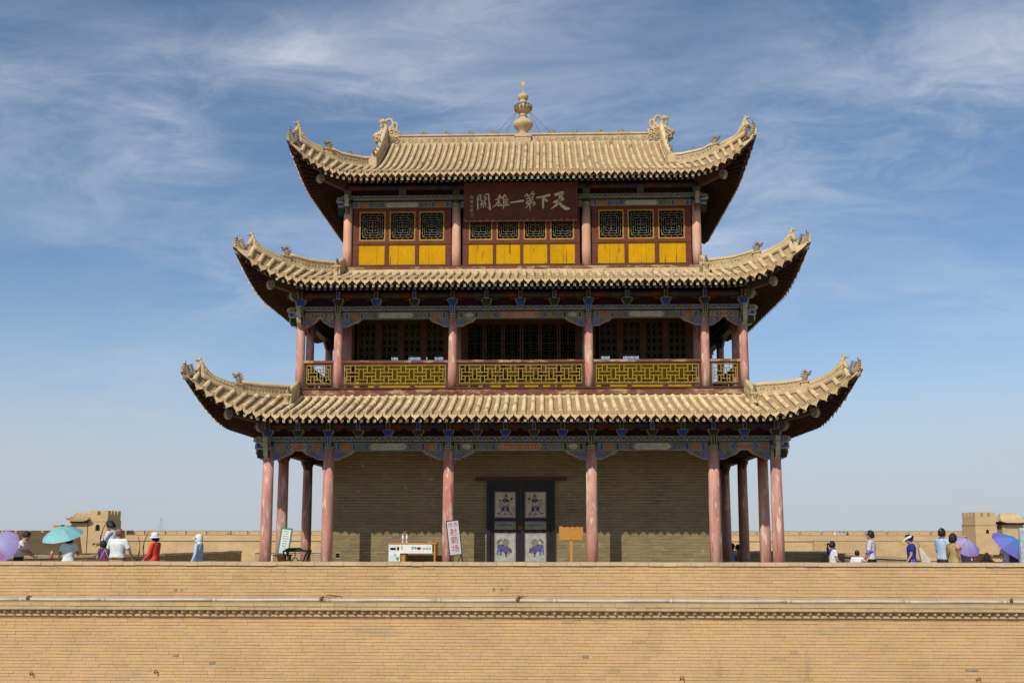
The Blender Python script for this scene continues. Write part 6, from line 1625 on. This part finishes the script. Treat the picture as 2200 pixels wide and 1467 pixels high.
class Pose: pass
def person(label, loc, rz, h=1.68, shirt=None, pants=None, skin='skin', hair='short', haircol='hair', hat=None, hatcol=None, lean=0.0, nod=0.0, turn=0.0,
           armL=None, armR=None, sleeves=.55, build=1.0, hem=.86, skirt=False, sit=False, kneel=0.0, collar=None, group='visitors on the platform', female=False, vox=.013, shoes=(.03, .03, .035)):
    """figure 1.7 m tall scaled to h; local +y is forward, +x the right hand.  arms: (elbow, wrist) in 1.7 m space"""
    k = h/1.70
    B = build; sh = .185*(.93 if female else 1)*lerp(1, B, .5)
    def L(p):                                   # trunk leans forward from the hips
        x, y, z = p
        if z > .95: y += lean*(z-.95); z -= abs(lean)*(z-.95)*.18
        return Vector((x, y, z))
    def hd(p):                                  # head space (origin at the neck) to body
        v = Vector(p); v = Matrix.Rotation(-turn, 3, 'Z') @ (Matrix.Rotation(-nod, 3, 'X') @ v)
        return L((0, .0, 1.445))+v
    body = MB()
    # head: skull, face, jaw, nose, ears
    H = MB()
    oval(H, [(0, .018, .035, .045, .045), (0, .022, .06, .062, .068), (0, .018, .10, .070, .085), (0, .012, .15, .076, .096), (0, .006, .20, .074, .094), (0, .0, .235, .058, .074), (0, -.002, .256, .030, .038)])
    H.tube([(0, .095, .145), (0, .118, .112), (0, .104, .098)], [.010, .017, .012], 6)
    H.ell((0, .088, .066), (.026, .012, .008), 6, 4); H.ell((0, .078, .045), (.024, .02, .016), 6, 4)
    for s in (-1, 1): H.ell((s*.076, -.004, .125), (.012, .022, .034), 6, 5); H.ell((s*.045, .062, .10), (.022, .022, .022), 6, 4); H.ell((s*.030, .088, .155), (.026, .012, .010), 6, 4)
    body.add([hd(v) for v in H.v], H.f)
    limb(body, [L((0, -.008, 1.36)), hd((0, .002, .07))], [.062*B**.3, .054])
    hipz = .48 if sit else .93
    W = .155 if not female else .15
    tor = [(0, 0, .86, W*1.02*B, .105*B), (0, 0, .95, W*1.04*B, .112*B), (0, .0, 1.06, (.138 if not female else .118)*B, .095*B), (0, .004, 1.18, .152*B, .105*B), (0, .002, 1.30, .172*B, .108*B), (0, -.006, 1.38, .150, .085), (0, -.01, 1.425, .085, .062)]
    oval(body, [(L((x, y, z)).x, L((x, y, z)).y, L((x, y, z)).z, rx, ry) for x, y, z, rx, ry in tor])
    arms = {}
    for s, a in ((-1, armL), (1, armR)):
        S = L((s*sh, -.005, 1.375)); a = a or ((s*.26, -.02, 1.11), (s*.27, .08, .86))
        E, Wr = Vector(a[0]), Vector(a[1]); arms[s] = (S, E, Wr)
        limb(body, [S, E, Wr], [.052*B**.5, .040, .026]); hand(body, Wr, E, .55)
    hips = {}
    for s in (-1, 1):
        hp = Vector((s*.085, 0, .88))
        if sit: kn, an = Vector((s*.11, .42, .90-.42+.46)), Vector((s*.11, .44, .52))
        else: kn, an = Vector((s*.095, .02, .48)), Vector((s*.10, -.01, .09))
        if sit: kn.z = .90; an.z = .50
        hips[s] = (hp, kn, an)
        limb(body, [hp, kn, an], [.086*B, .056, .038]); limb(body, [an+Vector((0, -.03, -.05)), an+Vector((0, .13, -.062))], [.036, .03])
    def scaled(mb): mb.v = [tuple(Vector(v)*k) for v in mb.v]; return mb
    P = fuse(scaled(body), 'person', vox*k, skin, None, label=label, cat='person', group=group)
    P.location = loc; P.rotation_euler = (0, 0, rz)
    # eyes and mouth
    f = MB()
    for s in (-1, 1): f.ell(hd((s*.031, .096, .140)), (.011, .006, .006), 6, 4)
    f.ell(hd((0, .102, .066)), (.020, .006, .004), 6, 4); scaled(f).build('face_features', 'hair', P)
    # shirt
    if shirt:
        m = MB(); g = .020
        rings = [(0, 0, hem, W*1.04*B+g+.006, .112*B+g)] + [(x, y, z, rx+g*(1.1 if z < 1.1 else .9), ry+g) for x, y, z, rx, ry in tor if hem+.04 < z < 1.40] + [(0, -.006, 1.425, .075, .070), (0, -.008, 1.450, .066, .064)]
        oval(m, [(*L((x, y, z)), rx, ry) for x, y, z, rx, ry in rings])
        for s in (-1, 1):
            S, E, Wr = arms[s]
            if sleeves <= 1: pts = [S, S.lerp(E, .5*sleeves), S.lerp(E, sleeves)]; rad = [.068*B**.5, .064*B**.5, .062*B**.5]
            else: pts = [S, E, E.lerp(Wr, sleeves-1)]; rad = [.066*B**.5, .056, .040]
            up_ = (S-E).normalized(); m.tube([S+up_*.062, S+up_*.045]+pts, [.03, .058]+rad, 10); m.ell(S.lerp(L((0, -.005, 1.385)), .28)+Vector((0, 0, .006)), (.085, .082, .062), 10, 8)
        fuse(scaled(m), 'shirt', .015*k, shirt if not isinstance(shirt, tuple) else cmat(shirt), P, 3)
        if collar:
            m = MB(); m.tube([L((.062*cos(t), -.008+.062*sin(t), 1.452+.02*(-sin(t)))) for t in [2*pi*i/12 for i in range(13)]], .016, 6, cap=False); scaled(m).build('collar', cmat(collar), P, True)
    if pants:
        m = MB(); g = .016
        if skirt:
            oval(m, [(0, 0, .52, .21, .19), (0, 0, .8, W+.05, .15), (0, 0, .95, W+.02, .125)])
        else:
            oval(m, [(*L((0, 0, z)), W*1.04*B+g, .112*B+g) for z in (.82, .90, hem+.10 if hem < .9 else .98)])
            for s in (-1, 1):
                hp, kn, an = hips[s]; limb(m, [hp, kn, an+Vector((0, 0, .01))], [.094*B+.004, .070, .060])
        fuse(scaled(m), 'trousers' if not skirt else 'skirt', .016*k, cmat(pants), P, 2)
    for s in (-1, 1):
        m = MB(); an = hips[s][2]; limb(m, [an+Vector((0, -.045, -.052)), an+Vector((0, .05, -.058)), an+Vector((0, .145, -.066))], [.042, .046, .036]); scaled(m).build('shoe', cmat(shoes, .5), P, True)
    # hair
    m = MB(); N = 12
    def cap_hair(grow, front, back, top=1.0):
        for v in ():
            pass
        vs = []; n = 16
        for i in range(9):
            t = i/8
            for q in range(n):
                a = 2*pi*q/n; fr = sin(a)          # fr = 1 at the forehead
                lo = lerp(back, front, max(0, (fr+1)/2)**2.6)
                z = lerp(lo, .262*top, 1-(1-t)**1.4) if i < 8 else .268*top
                rr = math.sqrt(max(.0, 1-((max(z, .13)-.13)/.142)**2))
                jj = random.uniform(-.005, .005); vs.append((cos(a)*(.077+grow+jj)*max(rr, .03), fr*(.093+grow+jj)*max(rr, .03), z+grow*.3*t+random.uniform(-.012, .012)*(1-t)))
        m.add([hd(v) for v in vs], [(i*n+q, i*n+(q+1) % n, (i+1)*n+(q+1) % n, (i+1)*n+q) for i in range(8) for q in range(n)]+[tuple(8*n+q for q in range(n)), tuple(q for q in range(n-1, -1, -1))])
    if hair in ('short', 'crop'): cap_hair(.016 if hair == 'short' else .011, .188, .070)
    if hair == 'balding': cap_hair(.004, .215, .085)
    if hair == 'bob':
        cap_hair(.024, .185, .03)
        for a in (-2.6, -2.0, -1.57, -1.1, -.5): m.ell(hd((cos(a)*.075, sin(a)*.085, .09)), (.045, .04, .075), 7, 5)
    if hair == 'pony':
        cap_hair(.016, .185, .06); m.tube([hd((0, -.10, .19)), hd((0, -.16, .16)), hd((0, -.175, .05)), hd((0, -.155, -.10)), hd((0, -.13, -.20))], [.03, .042, .045, .034, .012], 8)
    if hair == 'bun': cap_hair(.014, .185, .06); m.ell(hd((0, -.11, .15)), (.05, .045, .05), 8, 6)
    if hair != 'none': scaled(m).build('hair', haircol, P, True)
    if hat:
        m = MB(); hc = hatcol or (.7, .7, .7)
        def disc(z, r0, r1, droop, n=20, tilt=0):
            vs = []
            for rr, dz in ((r0, 0), (r1, -droop), (r1, -droop-.008), (r0, -.012)):
                for q in range(n):
                    a = 2*pi*q/n; vs.append(hd((cos(a)*rr, sin(a)*rr*1.1, z+dz+sin(a)*tilt*rr)))
            m.add(vs, [(i*n+q, i*n+(q+1) % n, ((i+1) % 4)*n+(q+1) % n, ((i+1) % 4)*n+q) for i in range(4) for q in range(n)])
        if hat == 'sunhat':
            n = 18; vs = []
            for z, r in ((.175, .098), (.20, .099), (.245, .092), (.28, .070), (.29, .03)):
                for q in range(n): a = 2*pi*q/n; vs.append(hd((cos(a)*r, sin(a)*r*1.12, z)))
            m.add(vs, [(i*n+q, i*n+(q+1) % n, (i+1)*n+(q+1) % n, (i+1)*n+q) for i in range(4) for q in range(n)]+[tuple(4*n+q for q in range(n))])
            disc(.178, .090, .175, .05, tilt=.10)
        if hat in ('cap', 'visor'):
            n = 18; vs = []
            zs = ((.165, .096), (.20, .097), (.245, .084), (.272, .05), (.278, .02)) if hat == 'cap' else ((.165, .098), (.215, .099), (.216, .092), (.17, .090))
            for z, r in zs:
                for q in range(n): a = 2*pi*q/n; vs.append(hd((cos(a)*r, sin(a)*r*1.12, z)))
            m.add(vs, [(i*n+q, i*n+(q+1) % n, (i+1)*n+(q+1) % n, (i+1)*n+q) for i in range(len(zs)-1) for q in range(n)]+([tuple((len(zs)-1)*n+q for q in range(n))] if hat == 'cap' else []))
            out = [hd((cos(a)*.088*1.05, sin(a)*.100, .178)) for a in [lerp(.25, pi-.25, i/8) for i in range(9)]]
            tip = [hd((cos(a)*.095, .09+sin(a)*.125, .150)) for a in [lerp(.25, pi-.25, i/8) for i in range(9)]]
            dn = Vector((0, 0, -.008))
            m.add(out+tip+[p+dn for p in out]+[p+dn for p in tip], [(i, i+1, 10+i, 9+i) for i in range(8)]+[(18+i, 27+i, 28+i, 19+i) for i in range(8)]+[(9+i, 10+i, 28+i, 27+i) for i in range(8)])
        scaled(m).build('hat', cmat(hc, .8, .05), P, True)
    P['_k'] = k
    return P
def add_part(P, name, mb, mat, smooth=True):
    k = P['_k']; mb.v = [tuple(Vector(v)*k) for v in mb.v]; return mb.build(name, mat, P, smooth)

def umbrella(label, apex, axis, R, cols, n=8, depth=.26, pattern=None, group='sun umbrellas carried on the platform', handle=.75):
    """apex position, axis = direction from the grip up to the apex"""
    ax = Vector(axis).normalized(); t = thing('umbrella', label, 'umbrella', apex, 0, group)
    q = Vector((0, 0, 1)).rotation_difference(ax).to_matrix()
    def P(r, a, sag=0):                        # dome profile
        z = -depth*(r/R)**2*(1.0-.12*(r/R)); return q @ Vector((r*cos(a), r*sin(a), z+sag))
    rng = random.Random(hash(label) % 1000)
    can = []
    for k in range(n):
        m = MB(); a0, a1 = 2*pi*k/n, 2*pi*(k+1)/n; ni, nj = 7, 6
        for i in range(ni):
            for j in range(nj):
                def at(i, j):
                    r = R*i/ni; f = j/nj; a = lerp(a0, a1, f); s = -.055*(r/R)*sin(pi*f)*R*.9
                    rr = r*(1-.055*sin(pi*f)*(r/R)); v = P(rr, a, s*0); return v-ax*(.03*sin(pi*f)*(r/R))
                u = (i+.5)/ni; c = [lerp(cols[0][x], cols[1][x], u) for x in range(3)]
                if pattern: c = pattern(k, u, (j+.5)/nj, c, rng)
                vs = [at(i, j), at(i+1, j), at(i+1, j+1), at(i, j+1)]
                m.add(vs, [(0, 1, 2, 3)], tuple(c))
        o = m.build('canopy_panel', UMB, t, True)
    m = MB()
    for k in range(n):
        a = 2*pi*k/n; m.tube([P(R*i/6, a)-ax*.006 for i in range(7)], .004, 4)
    m.build('rib', 'iron', t, kind='stuff')
    m = MB(); m.tube([ax*.06, ax*-.0, ax*-handle], [.004, .006, .006], 6); m.build('shaft', 'pipe', t)
    m = MB(); m.tube([ax*-(handle-.02), ax*-(handle+.08)], .012, 8); m.build('handle', 'iron', t)
    m = MB(); m.tube([ax*.0, ax*.05], [.012, .006], 6); m.build('ferrule', 'pipe', t)
    return t
UMB = mk('umbrella_cloth', None, .55, .05, 8, spec=.3)
_b = UMB.node_tree.nodes['Principled BSDF']
_tr = UMB.node_tree.nodes.new('ShaderNodeBsdfTranslucent'); _mx = UMB.node_tree.nodes.new('ShaderNodeMixShader'); _mx.inputs[0].default_value = .35
_a = UMB.node_tree.nodes.new('ShaderNodeAttribute'); _a.attribute_name = 'Col'
UMB.node_tree.links.new(_a.outputs['Color'], _tr.inputs['Color']); UMB.node_tree.links.new(_b.outputs[0], _mx.inputs[1]); UMB.node_tree.links.new(_tr.outputs[0], _mx.inputs[2])
UMB.node_tree.links.new(_mx.outputs[0], UMB.node_tree.nodes['Material Output'].inputs['Surface'])

def bow(label, grip, up, fwd, L=1.35, draw=.0):
    t = thing('bow', label, 'bow', grip, 0, 'wooden practice bows'); u, f = Vector(up).normalized(), Vector(fwd).normalized()
    m = MB(); pts = []
    for i in range(13):
        s = -1+2*i/12; pts.append(u*(s*L/2)-f*(.30*s*s)*L*.5)
    m.tube(pts, [.007]+[lerp(.009, .014, 1-abs(-1+2*i/12)) for i in range(1, 12)]+[.007], 6); m.build('limb', cmat((.15, .035, .02), .5), t, True)
    m = MB(); m.tube([pts[0], pts[-1]], .0025, 4); m.build('bowstring', 'wire', t)
    m = MB(); m.tube([u*-.06, u*.06], .019, 8); m.build('grip', 'iron', t)
    return t
WZ = -.596
WHITE = (.66, .67, .68)
# --- left group
p = person('man in white shirt and dark trousers, bent forward behind the purple umbrella', (-13.80, .65, WZ), radians(-72), 1.68, (.64, .62, .60), (.02, .02, .028), hem=.97, lean=.22, nod=.45, armR=((.24, .16, 1.12), (.14, .36, 1.00)), armL=((-.22, .18, 1.13), (-.10, .38, 1.02)), sleeves=.8)
def flower(k, u, f, c, rng):
    if k in (4, 5, 6) and .3 < u < .85 and abs(f-.5) < .36: return [lerp(c[0], .50, .55), lerp(c[1], .10, .5), lerp(c[2], .30, .5)]
    return c
umbrella('lilac purple umbrella with a pink flower print, tilted towards us at the left edge', (-13.86, -.42, .74), (-.10, -.86, .50), .52, ((.42, .46, .74), (.40, .31, .62)), pattern=flower, handle=.62)
p = person('person in a yellow top holding the flowered purple umbrella at the left edge', (-14.18, .12, WZ), radians(20), 1.50, (.50, .36, .03), (.05, .05, .07), hair='bob', female=True, armR=((.22, .10, 1.10), (.16, .22, 1.18)), sleeves=.5)
p = person('woman in a white T-shirt standing under the turquoise umbrella', (-12.18, .18, WZ), radians(8), 1.55, WHITE, (.55, .55, .58), hair='bob', female=True, hem=.90, armL=((-.27, .02, 1.10), (-.30, .12, .92)), armR=((.26, .05, 1.12), (.16, .20, 1.20)), sleeves=.55, skin='tan', build=1.05)
umbrella('plain turquoise umbrella over the woman in the white T-shirt', (-12.42, .16, 1.17), (-.07, -.36, .95), .54, ((.24, .60, .63), (.30, .64, .66)), depth=.30, handle=.70)
b = thing('bottle', 'bottle of red drink with a pale cap, held up left of the turquoise umbrella woman', 'bottle', (-12.60, .10, .34)); m = MB(); m.lathe([(.03, 0), (.034, .01), (.034, .12), (.030, .125)], n=12); m.build('drink', cmat((.62, .05, .03), .3), b, True); m = MB(); m.lathe([(.034, .121), (.034, .15), (.014, .20), (.014, .215)], n=12); m.build('bottle_neck', cmat((.55, .45, .45), .25), b, True); m = MB(); m.lathe([(.016, .21), (.016, .24)], n=10); m.build('cap', cmat((.68, .66, .64), .4), b)
p = person('tall dark haired man in a lilac striped shirt bowing his head over a long bow', (-11.40, 1.25, WZ), radians(78), 1.98-.0, (.60, .60, .70), (.05, .05, .10), nod=.55, lean=.12, armL=((-.20, .22, 1.12), (-.10, .44, 1.13)), armR=((.22, .20, 1.13), (.06, .42, 1.10)), sleeves=.75, skin='tan')
bow('tall dark red bow held upright by the lilac shirted man', (-11.66, .92, .90), (.14, 0, 1), (-1, 0, 0), 1.28)
p = person('woman in dark clothes with a purple top, half hidden behind the bald man', (-11.38, .70, WZ), radians(60), 1.42, (.14, .05, .16), (.02, .02, .03), hair='bob', female=True, armR=((.2, .16, 1.10), (.1, .34, 1.14)), armL=((-.2, .18, 1.1), (-.12, .36, 1.15)), nod=.4, lean=.25)
bg = thing('shoulder_bag', 'dark plum shoulder bag hanging beside the bald man', 'bag', (-11.30, .42, .08)); m = MB(); m.ell((0, 0, .13), (.17, .09, .15), 10, 8); m.build('bag_body', cmat((.13, .02, .06)), bg, True); m = MB(); m.tube([(-.12, 0, .22), (-.02, .03, .48), (.12, 0, .22)], .012, 6); m.build('strap', cmat((.5, .45, .5)), bg, True)
p = person('balding grey haired man in white polo and tan trousers, seen from behind', (-10.86, .22, WZ), radians(-10), 1.72, (.60, .63, .61), (.34, .22, .10), hair='balding', haircol='greyhair', build=1.28, hem=.93, armR=((.34, .03, 1.10), (.37, .12, .90)), armL=((-.33, .05, 1.12), (-.34, .18, .98)), turn=.5, sleeves=.75, skin='tan', nod=.1)
m = MB(); m.tube([(.228*cos(t), .172*sin(t), .925) for t in [2*pi*i/16 for i in range(17)]], .014, 6, cap=False); add_part(p, 'belt', m, cmat((.05, .03, .02)))
bow('short dark bow held low at the right side of the bald man', (-10.36, .42, .46), (.14, .1, 1), (1, -.2, 0), .92)
p = person('woman in a bright red shirt with a white sun hat, facing left', (-10.0, .62, WZ), radians(80), 1.60, (.66, .06, .035), (.05, .07, .13), hair='bob', female=True, hat='sunhat', hatcol=(.62, .64, .74), hem=.80, armL=((-.22, .06, 1.08), (-.20, .30, .86)), armR=((.24, .06, 1.08), (.20, .32, .84)), sleeves=1.6, nod=.12)
bow('slim brown bow held in front of the woman in red', (-10.30, .55, .62), (.04, 0, 1), (-1, 0, 0), .92)
p = person('person in pale blue hooded top with white cap and face mask, facing left', (-8.86, .80, WZ), radians(84), 1.56, (.36, .48, .66), (.30, .40, .56), hair='none', hat='cap', hatcol=(.68, .68, .68), hem=.55, sleeves=1.9, female=True, armR=((.21, -.02, 1.10), (.17, .10, .86)))
m = MB(); m.ell((0, -.015, 1.565), (.100, .108, .135), 12, 8); m.ell((0, -.03, 1.44), (.10, .09, .08), 10, 6); add_part(p, 'hood', m, cmat((.60, .62, .66)))
m = MB(); m.ell((0, .082, 1.52), (.055, .042, .055), 10, 6); add_part(p, 'face_mask', m, cmat((.66, .67, .70)))
# --- right group
p = person('man in a pale blue shirt sitting in the shade behind the right columns', (7.43, 10.05, -.6-.40), radians(-55), 1.62, (.40, .50, .60), (.04, .05, .08), sit=True, nod=.1, skin='tan')
p = person('person in a yellow shirt sitting on the bench behind the right columns', (7.62, 9.98, -.6-.42), radians(-75), 1.60, (.34, .30, .05), (.05, .05, .06), sit=True, nod=.05, skin='tan')
p = person('girl with a long ponytail, white shirt and purple scarf, facing right', (8.35, .62, WZ), radians(-78), 1.40, WHITE, (.05, .05, .12), hair='pony', female=True, armR=((.20, .06, 1.10), (.14, .22, 1.0)), armL=((-.2, .06, 1.1), (-.12, .24, 1.02)), build=.9)
m = MB(); m.tube([(.085*cos(t), -.01+.085*sin(t), 1.435+.025*sin(t)) for t in [2*pi*i/14 for i in range(15)]], .030, 8, cap=False)
m.add([(-.12, -.085, 1.45), (.12, -.085, 1.45), (.10, -.130, 1.36), (0, -.142, 1.24), (-.10, -.130, 1.36), (-.12, -.11, 1.45), (.12, -.11, 1.45), (.1, -.15, 1.36), (0, -.16, 1.24), (-.1, -.15, 1.36)], [(0, 1, 2, 3, 4), (9, 8, 7, 6, 5), (0, 5, 6, 1), (1, 6, 7, 2), (2, 7, 8, 3), (3, 8, 9, 4), (4, 9, 5, 0)])
m.tube([(-.02, .10, 1.42), (-.04, .13, 1.30), (-.03, .135, 1.20)], [.03, .035, .02], 7); add_part(p, 'neckerchief', m, cmat((.12, .03, .34)))
m = MB(); m.ell((0, -.105, 1.645), (.045, .022, .03), 8, 5); add_part(p, 'hair_tie', m, cmat((.6, .3, .35)))
p = person('small boy with short black hair in a white shirt raising a blue toy', (8.90, .30, WZ), radians(-20), 1.17, WHITE, (.05, .06, .10), hair='crop', armR=((.30, .10, 1.22), (.40, .16, 1.46)), build=.92, skin='skin', turn=-.4)
ty = thing('toy', 'small bright blue toy in the hand of the boy', 'toy', (9.24, .36, .49)); m = MB(); m.tube([(-.10, 0, -.01), (0, 0, .01), (.11, 0, .05)], [.025, .035, .02], 8); m.build('toy_body', cmat((.02, .06, .55), .4), ty, True)
p = person('man with black hair and glasses in a lilac short sleeved shirt, facing left', (9.56, 1.2, WZ), radians(62), 1.68, (.52, .47, .54), (.015, .013, .014), armL=((-.25, .03, 1.10), (-.24, .18, .92)), armR=((.25, .0, 1.1), (.25, .12, .88)), sleeves=.8, hem=.92, turn=-.15)
m = MB()
for s in (-1, 1): m.tube([(s*.033+.024*cos(t), .105, 1.595+.018*sin(t)) for t in [2*pi*i/10 for i in range(11)]], .004, 4, cap=False); m.tube([(s*.057, .10, 1.60), (s*.080, .0, 1.60)], .004, 4)
add_part(p, 'glasses', m, 'iron')
p = person('woman in a royal blue T-shirt and white visor looking down, facing left', (10.50, .80, WZ), radians(80), 1.58, (.03, .028, .26), (.16, .30, .48), hair='bun', female=True, hat='visor', hatcol=(.68, .60, .62), nod=.42, hem=.93, armR=((.20, .05, 1.10), (.16, .10, .84)), armL=((-.2, .05, 1.1), (-.18, .18, .9)), sleeves=.62)
p['_x'] = 0
bg = thing('tote_bag', 'cream patterned cloth bag hanging behind the woman in blue', 'bag', (10.72, .78, .24)); m = MB(); m.prism([(-.05, .40), (.02, .40), (.26, .06), (.22, 0), (.02, .02)], -.05, .05, 'xz', (.55, .50, .42)); 
for k in range(14): x = random.uniform(.02, .15); m.ell((x, -.052, random.uniform(.06, .22)), (.010, .004, .010), 5, 3, random.choice(((.45, .30, .12), (.25, .3, .2), (.5, .15, .1))))
m.build('bag_body', 'plain', bg); m = MB(); m.tube([(.0, 0, .40), (-.06, .0, .62), (-.14, 0, .66)], .012, 6); m.build('strap', cmat((.5, .46, .40)), bg, True)
p = person('man with short black hair in a pale blue polo shirt, facing right', (11.26, .62, WZ), radians(-70), 1.74, (.38, .50, .64), (.03, .03, .04), hair='crop', armR=((.26, .02, 1.08), (.26, .14, .86)), armL=((-.25, .04, 1.1), (-.2, .2, .95)), sleeves=.85, hem=.90, collar=(.10, .14, .30), skin='tan')
gold = mk('gold_print', (.36, .27, .10), .7, .25, 30, bump=.3, bs=40, flakes=[((.62, .52, .25), 38, .56, .05, (1, 1, 1)), ((.16, .10, .05), 30, .62, .05, (1, 1, 1))])
p = person('woman with short black hair in a gold and pink patterned top, facing right', (11.30, .0, WZ), radians(-74), 1.60, gold, (.10, .08, .06), hair='bob', female=True, armR=((.22, .0, 1.08), (.22, .06, .82)), sleeves=.5, skin='tan', hem=.80, build=1.08)
m = MB(); m.tube([(.12, .10, 1.40), (.0, .14, 1.15), (-.16, .09, .88)], .012, 6); m.tube([(.12, .10, 1.40), (.10, -.1, 1.36), (-.05, -.14, 1.1), (-.17, .0, .88)], .012, 6); add_part(p, 'bag_strap', m, cmat((.05, .025, .02)))
pk = MB()
for s in (-1, 1): oval(pk, [(s*.19, .0, 1.27, .075, .08), (s*.185, 0, 1.36, .082, .085), (s*.15, 0, 1.425, .06, .06)])
add_part(p, 'pink_sleeve', pk, mk('pink_print', (.46, .22, .20), .7, .3, 30, flakes=[((.6, .45, .3), 40, .58, .05, (1, 1, 1))]))
def marble(k, u, f, c, rng):
    return [x*(1+.10*sin(k*2.1)) for x in c]
umbrella('pale lavender umbrella tilted away behind the woman in the gold top', (11.98, .78, .84), (.12, -.48, .62), .42, ((.50, .44, .66), (.34, .26, .66)), depth=.26, pattern=marble, handle=.6)
p = person('person in a grey lavender dress under the pale lavender umbrella', (12.16, 1.35, WZ), radians(-60), 1.50, (.34, .30, .36), (.30, .27, .34), hair='pony', female=True, skirt=True, armL=((-.2, .1, 1.12), (-.1, .24, 1.2)))
bk = thing('handbag', 'black bag hanging under the lavender umbrella', 'bag', (12.62, 1.1, .18)); m = MB(); m.ell((0, 0, .16), (.085, .07, .17), 9, 7); m.build('bag_body', cmat((.02, .018, .018)), bk, True)
umbrella('deep violet blue umbrella tilted to the right beside the metal post', (12.98, .10, .86), (.42, -.52, .74), .55, ((.07, .30, .66), (.20, .16, .60)), depth=.30, pattern=marble, handle=.62)
stripe = mk('striped_shirt', (.64, .63, .66), .7, .1, 8, flakes=[((.25, .22, .40), 26, .58, .04, (1, .1, .1))])
p = person('person in a white striped shirt under the violet blue umbrella', (12.98, .72, WZ), radians(38), 1.50, stripe, (.45, .45, .50), hair='bob', female=True, armL=((-.25, .10, 1.12), (-.22, .26, 1.15)), armR=((.24, .0, 1.08), (.23, .1, .86)))
bk = thing('backpack', 'grey shoulder bag behind the person in the striped shirt', 'bag', (13.12, .62, .06)); m = MB(); m.ell((0, 0, .20), (.14, .10, .22), 10, 8); m.build('bag_body', cmat((.07, .07, .075)), bk, True); m = MB(); m.tube([(-.05, -.06, .38), (-.22, -.12, .62), (-.3, -.08, .66)], .013, 6); m.build('strap', cmat((.03, .03, .04)), bk, True)
# --- tiny figures along the far wall: body and clothes joined, each its own
def far_person(label, x, y, z, col, hat=None, h=1.65, group='distant visitors on the far wall'):
    b = MB(); k = h/1.7
    oval(b, [(0, 0, 0, .12, .1), (0, 0, .45, .13, .11), (0, 0, .9, .17, .12), (0, 0, 1.1, .16, .11), (0, 0, 1.32, .20, .12), (0, 0, 1.42, .09, .07), (0, 0, 1.46, .06, .06)], 8)
    b.ell((0, 0, 1.58), (.085, .10, .13), 8, 6); limb(b, [(-.2, 0, 1.36), (-.26, .03, 1.1), (-.24, .12, .9)], [.055, .045, .035], 6); limb(b, [(.2, 0, 1.36), (.26, .03, 1.1), (.22, .12, .92)], [.055, .045, .035], 6)
    b.v = [tuple(Vector(v)*k) for v in b.v]
    P = fuse(b, 'person', .035, 'tan', None, 1, label=label, cat='person', group=group); P.location = (x, y, z); P.rotation_euler = (0, 0, random.uniform(0, 6))
    m = MB(); oval(m, [(0, 0, .84*k, .20, .15), (0, 0, 1.1*k, .185, .135), (0, 0, 1.34*k, .23, .14), (0, 0, 1.44*k, .09, .08)], 10); m.build('shirt', cmat(col), P, True)
    m = MB(); m.ell((0, -.01, 1.62*k), (.10, .115, .11), 8, 6); m.build('hair' if not hat else 'hat', 'hair' if not hat else cmat(hat), P, True)
    return P
far = [(-56.9, (.42, .33, .2), (.5, .42, .3), 'tiny far figure in tan, leftmost of three on the far left wall'), (-56.2, (.16, .05, .12), None, 'tiny far figure in dark plum, middle of the three on the far left wall'), (-54.9, (.55, .42, .42), (.6, .5, .5), 'tiny far figure in pale pink, rightmost of the three on the far left wall'),
       (-50.2, (.05, .05, .06), (.6, .6, .6), 'tiny far figure in black and white on the wall left of the tower'), (-37.4, (.55, .11, .03), None, 'tiny far figure in orange seen between the left columns'),
       (51.6, (.66, .66, .66), (.66, .66, .66), 'tiny far figure all in white, leftmost of the four on the right wall'), (52.5, (.25, .45, .48), None, 'tiny far figure in pale teal, second of the four on the right wall'), (53.05, (.6, .6, .62), None, 'tiny far figure in white with black hair, third of the four on the right wall'), (53.8, (.03, .03, .035), None, 'tiny far figure in black, rightmost of the four on the right wall'), (74.8, (.12, .06, .03), None, 'tiny far figure in brown at the foot of the right brick tower')]
for x, c, hc, lb in far: far_person(lb, x, 151.2 if x > 0 else 153.2, -.78, c, hc)
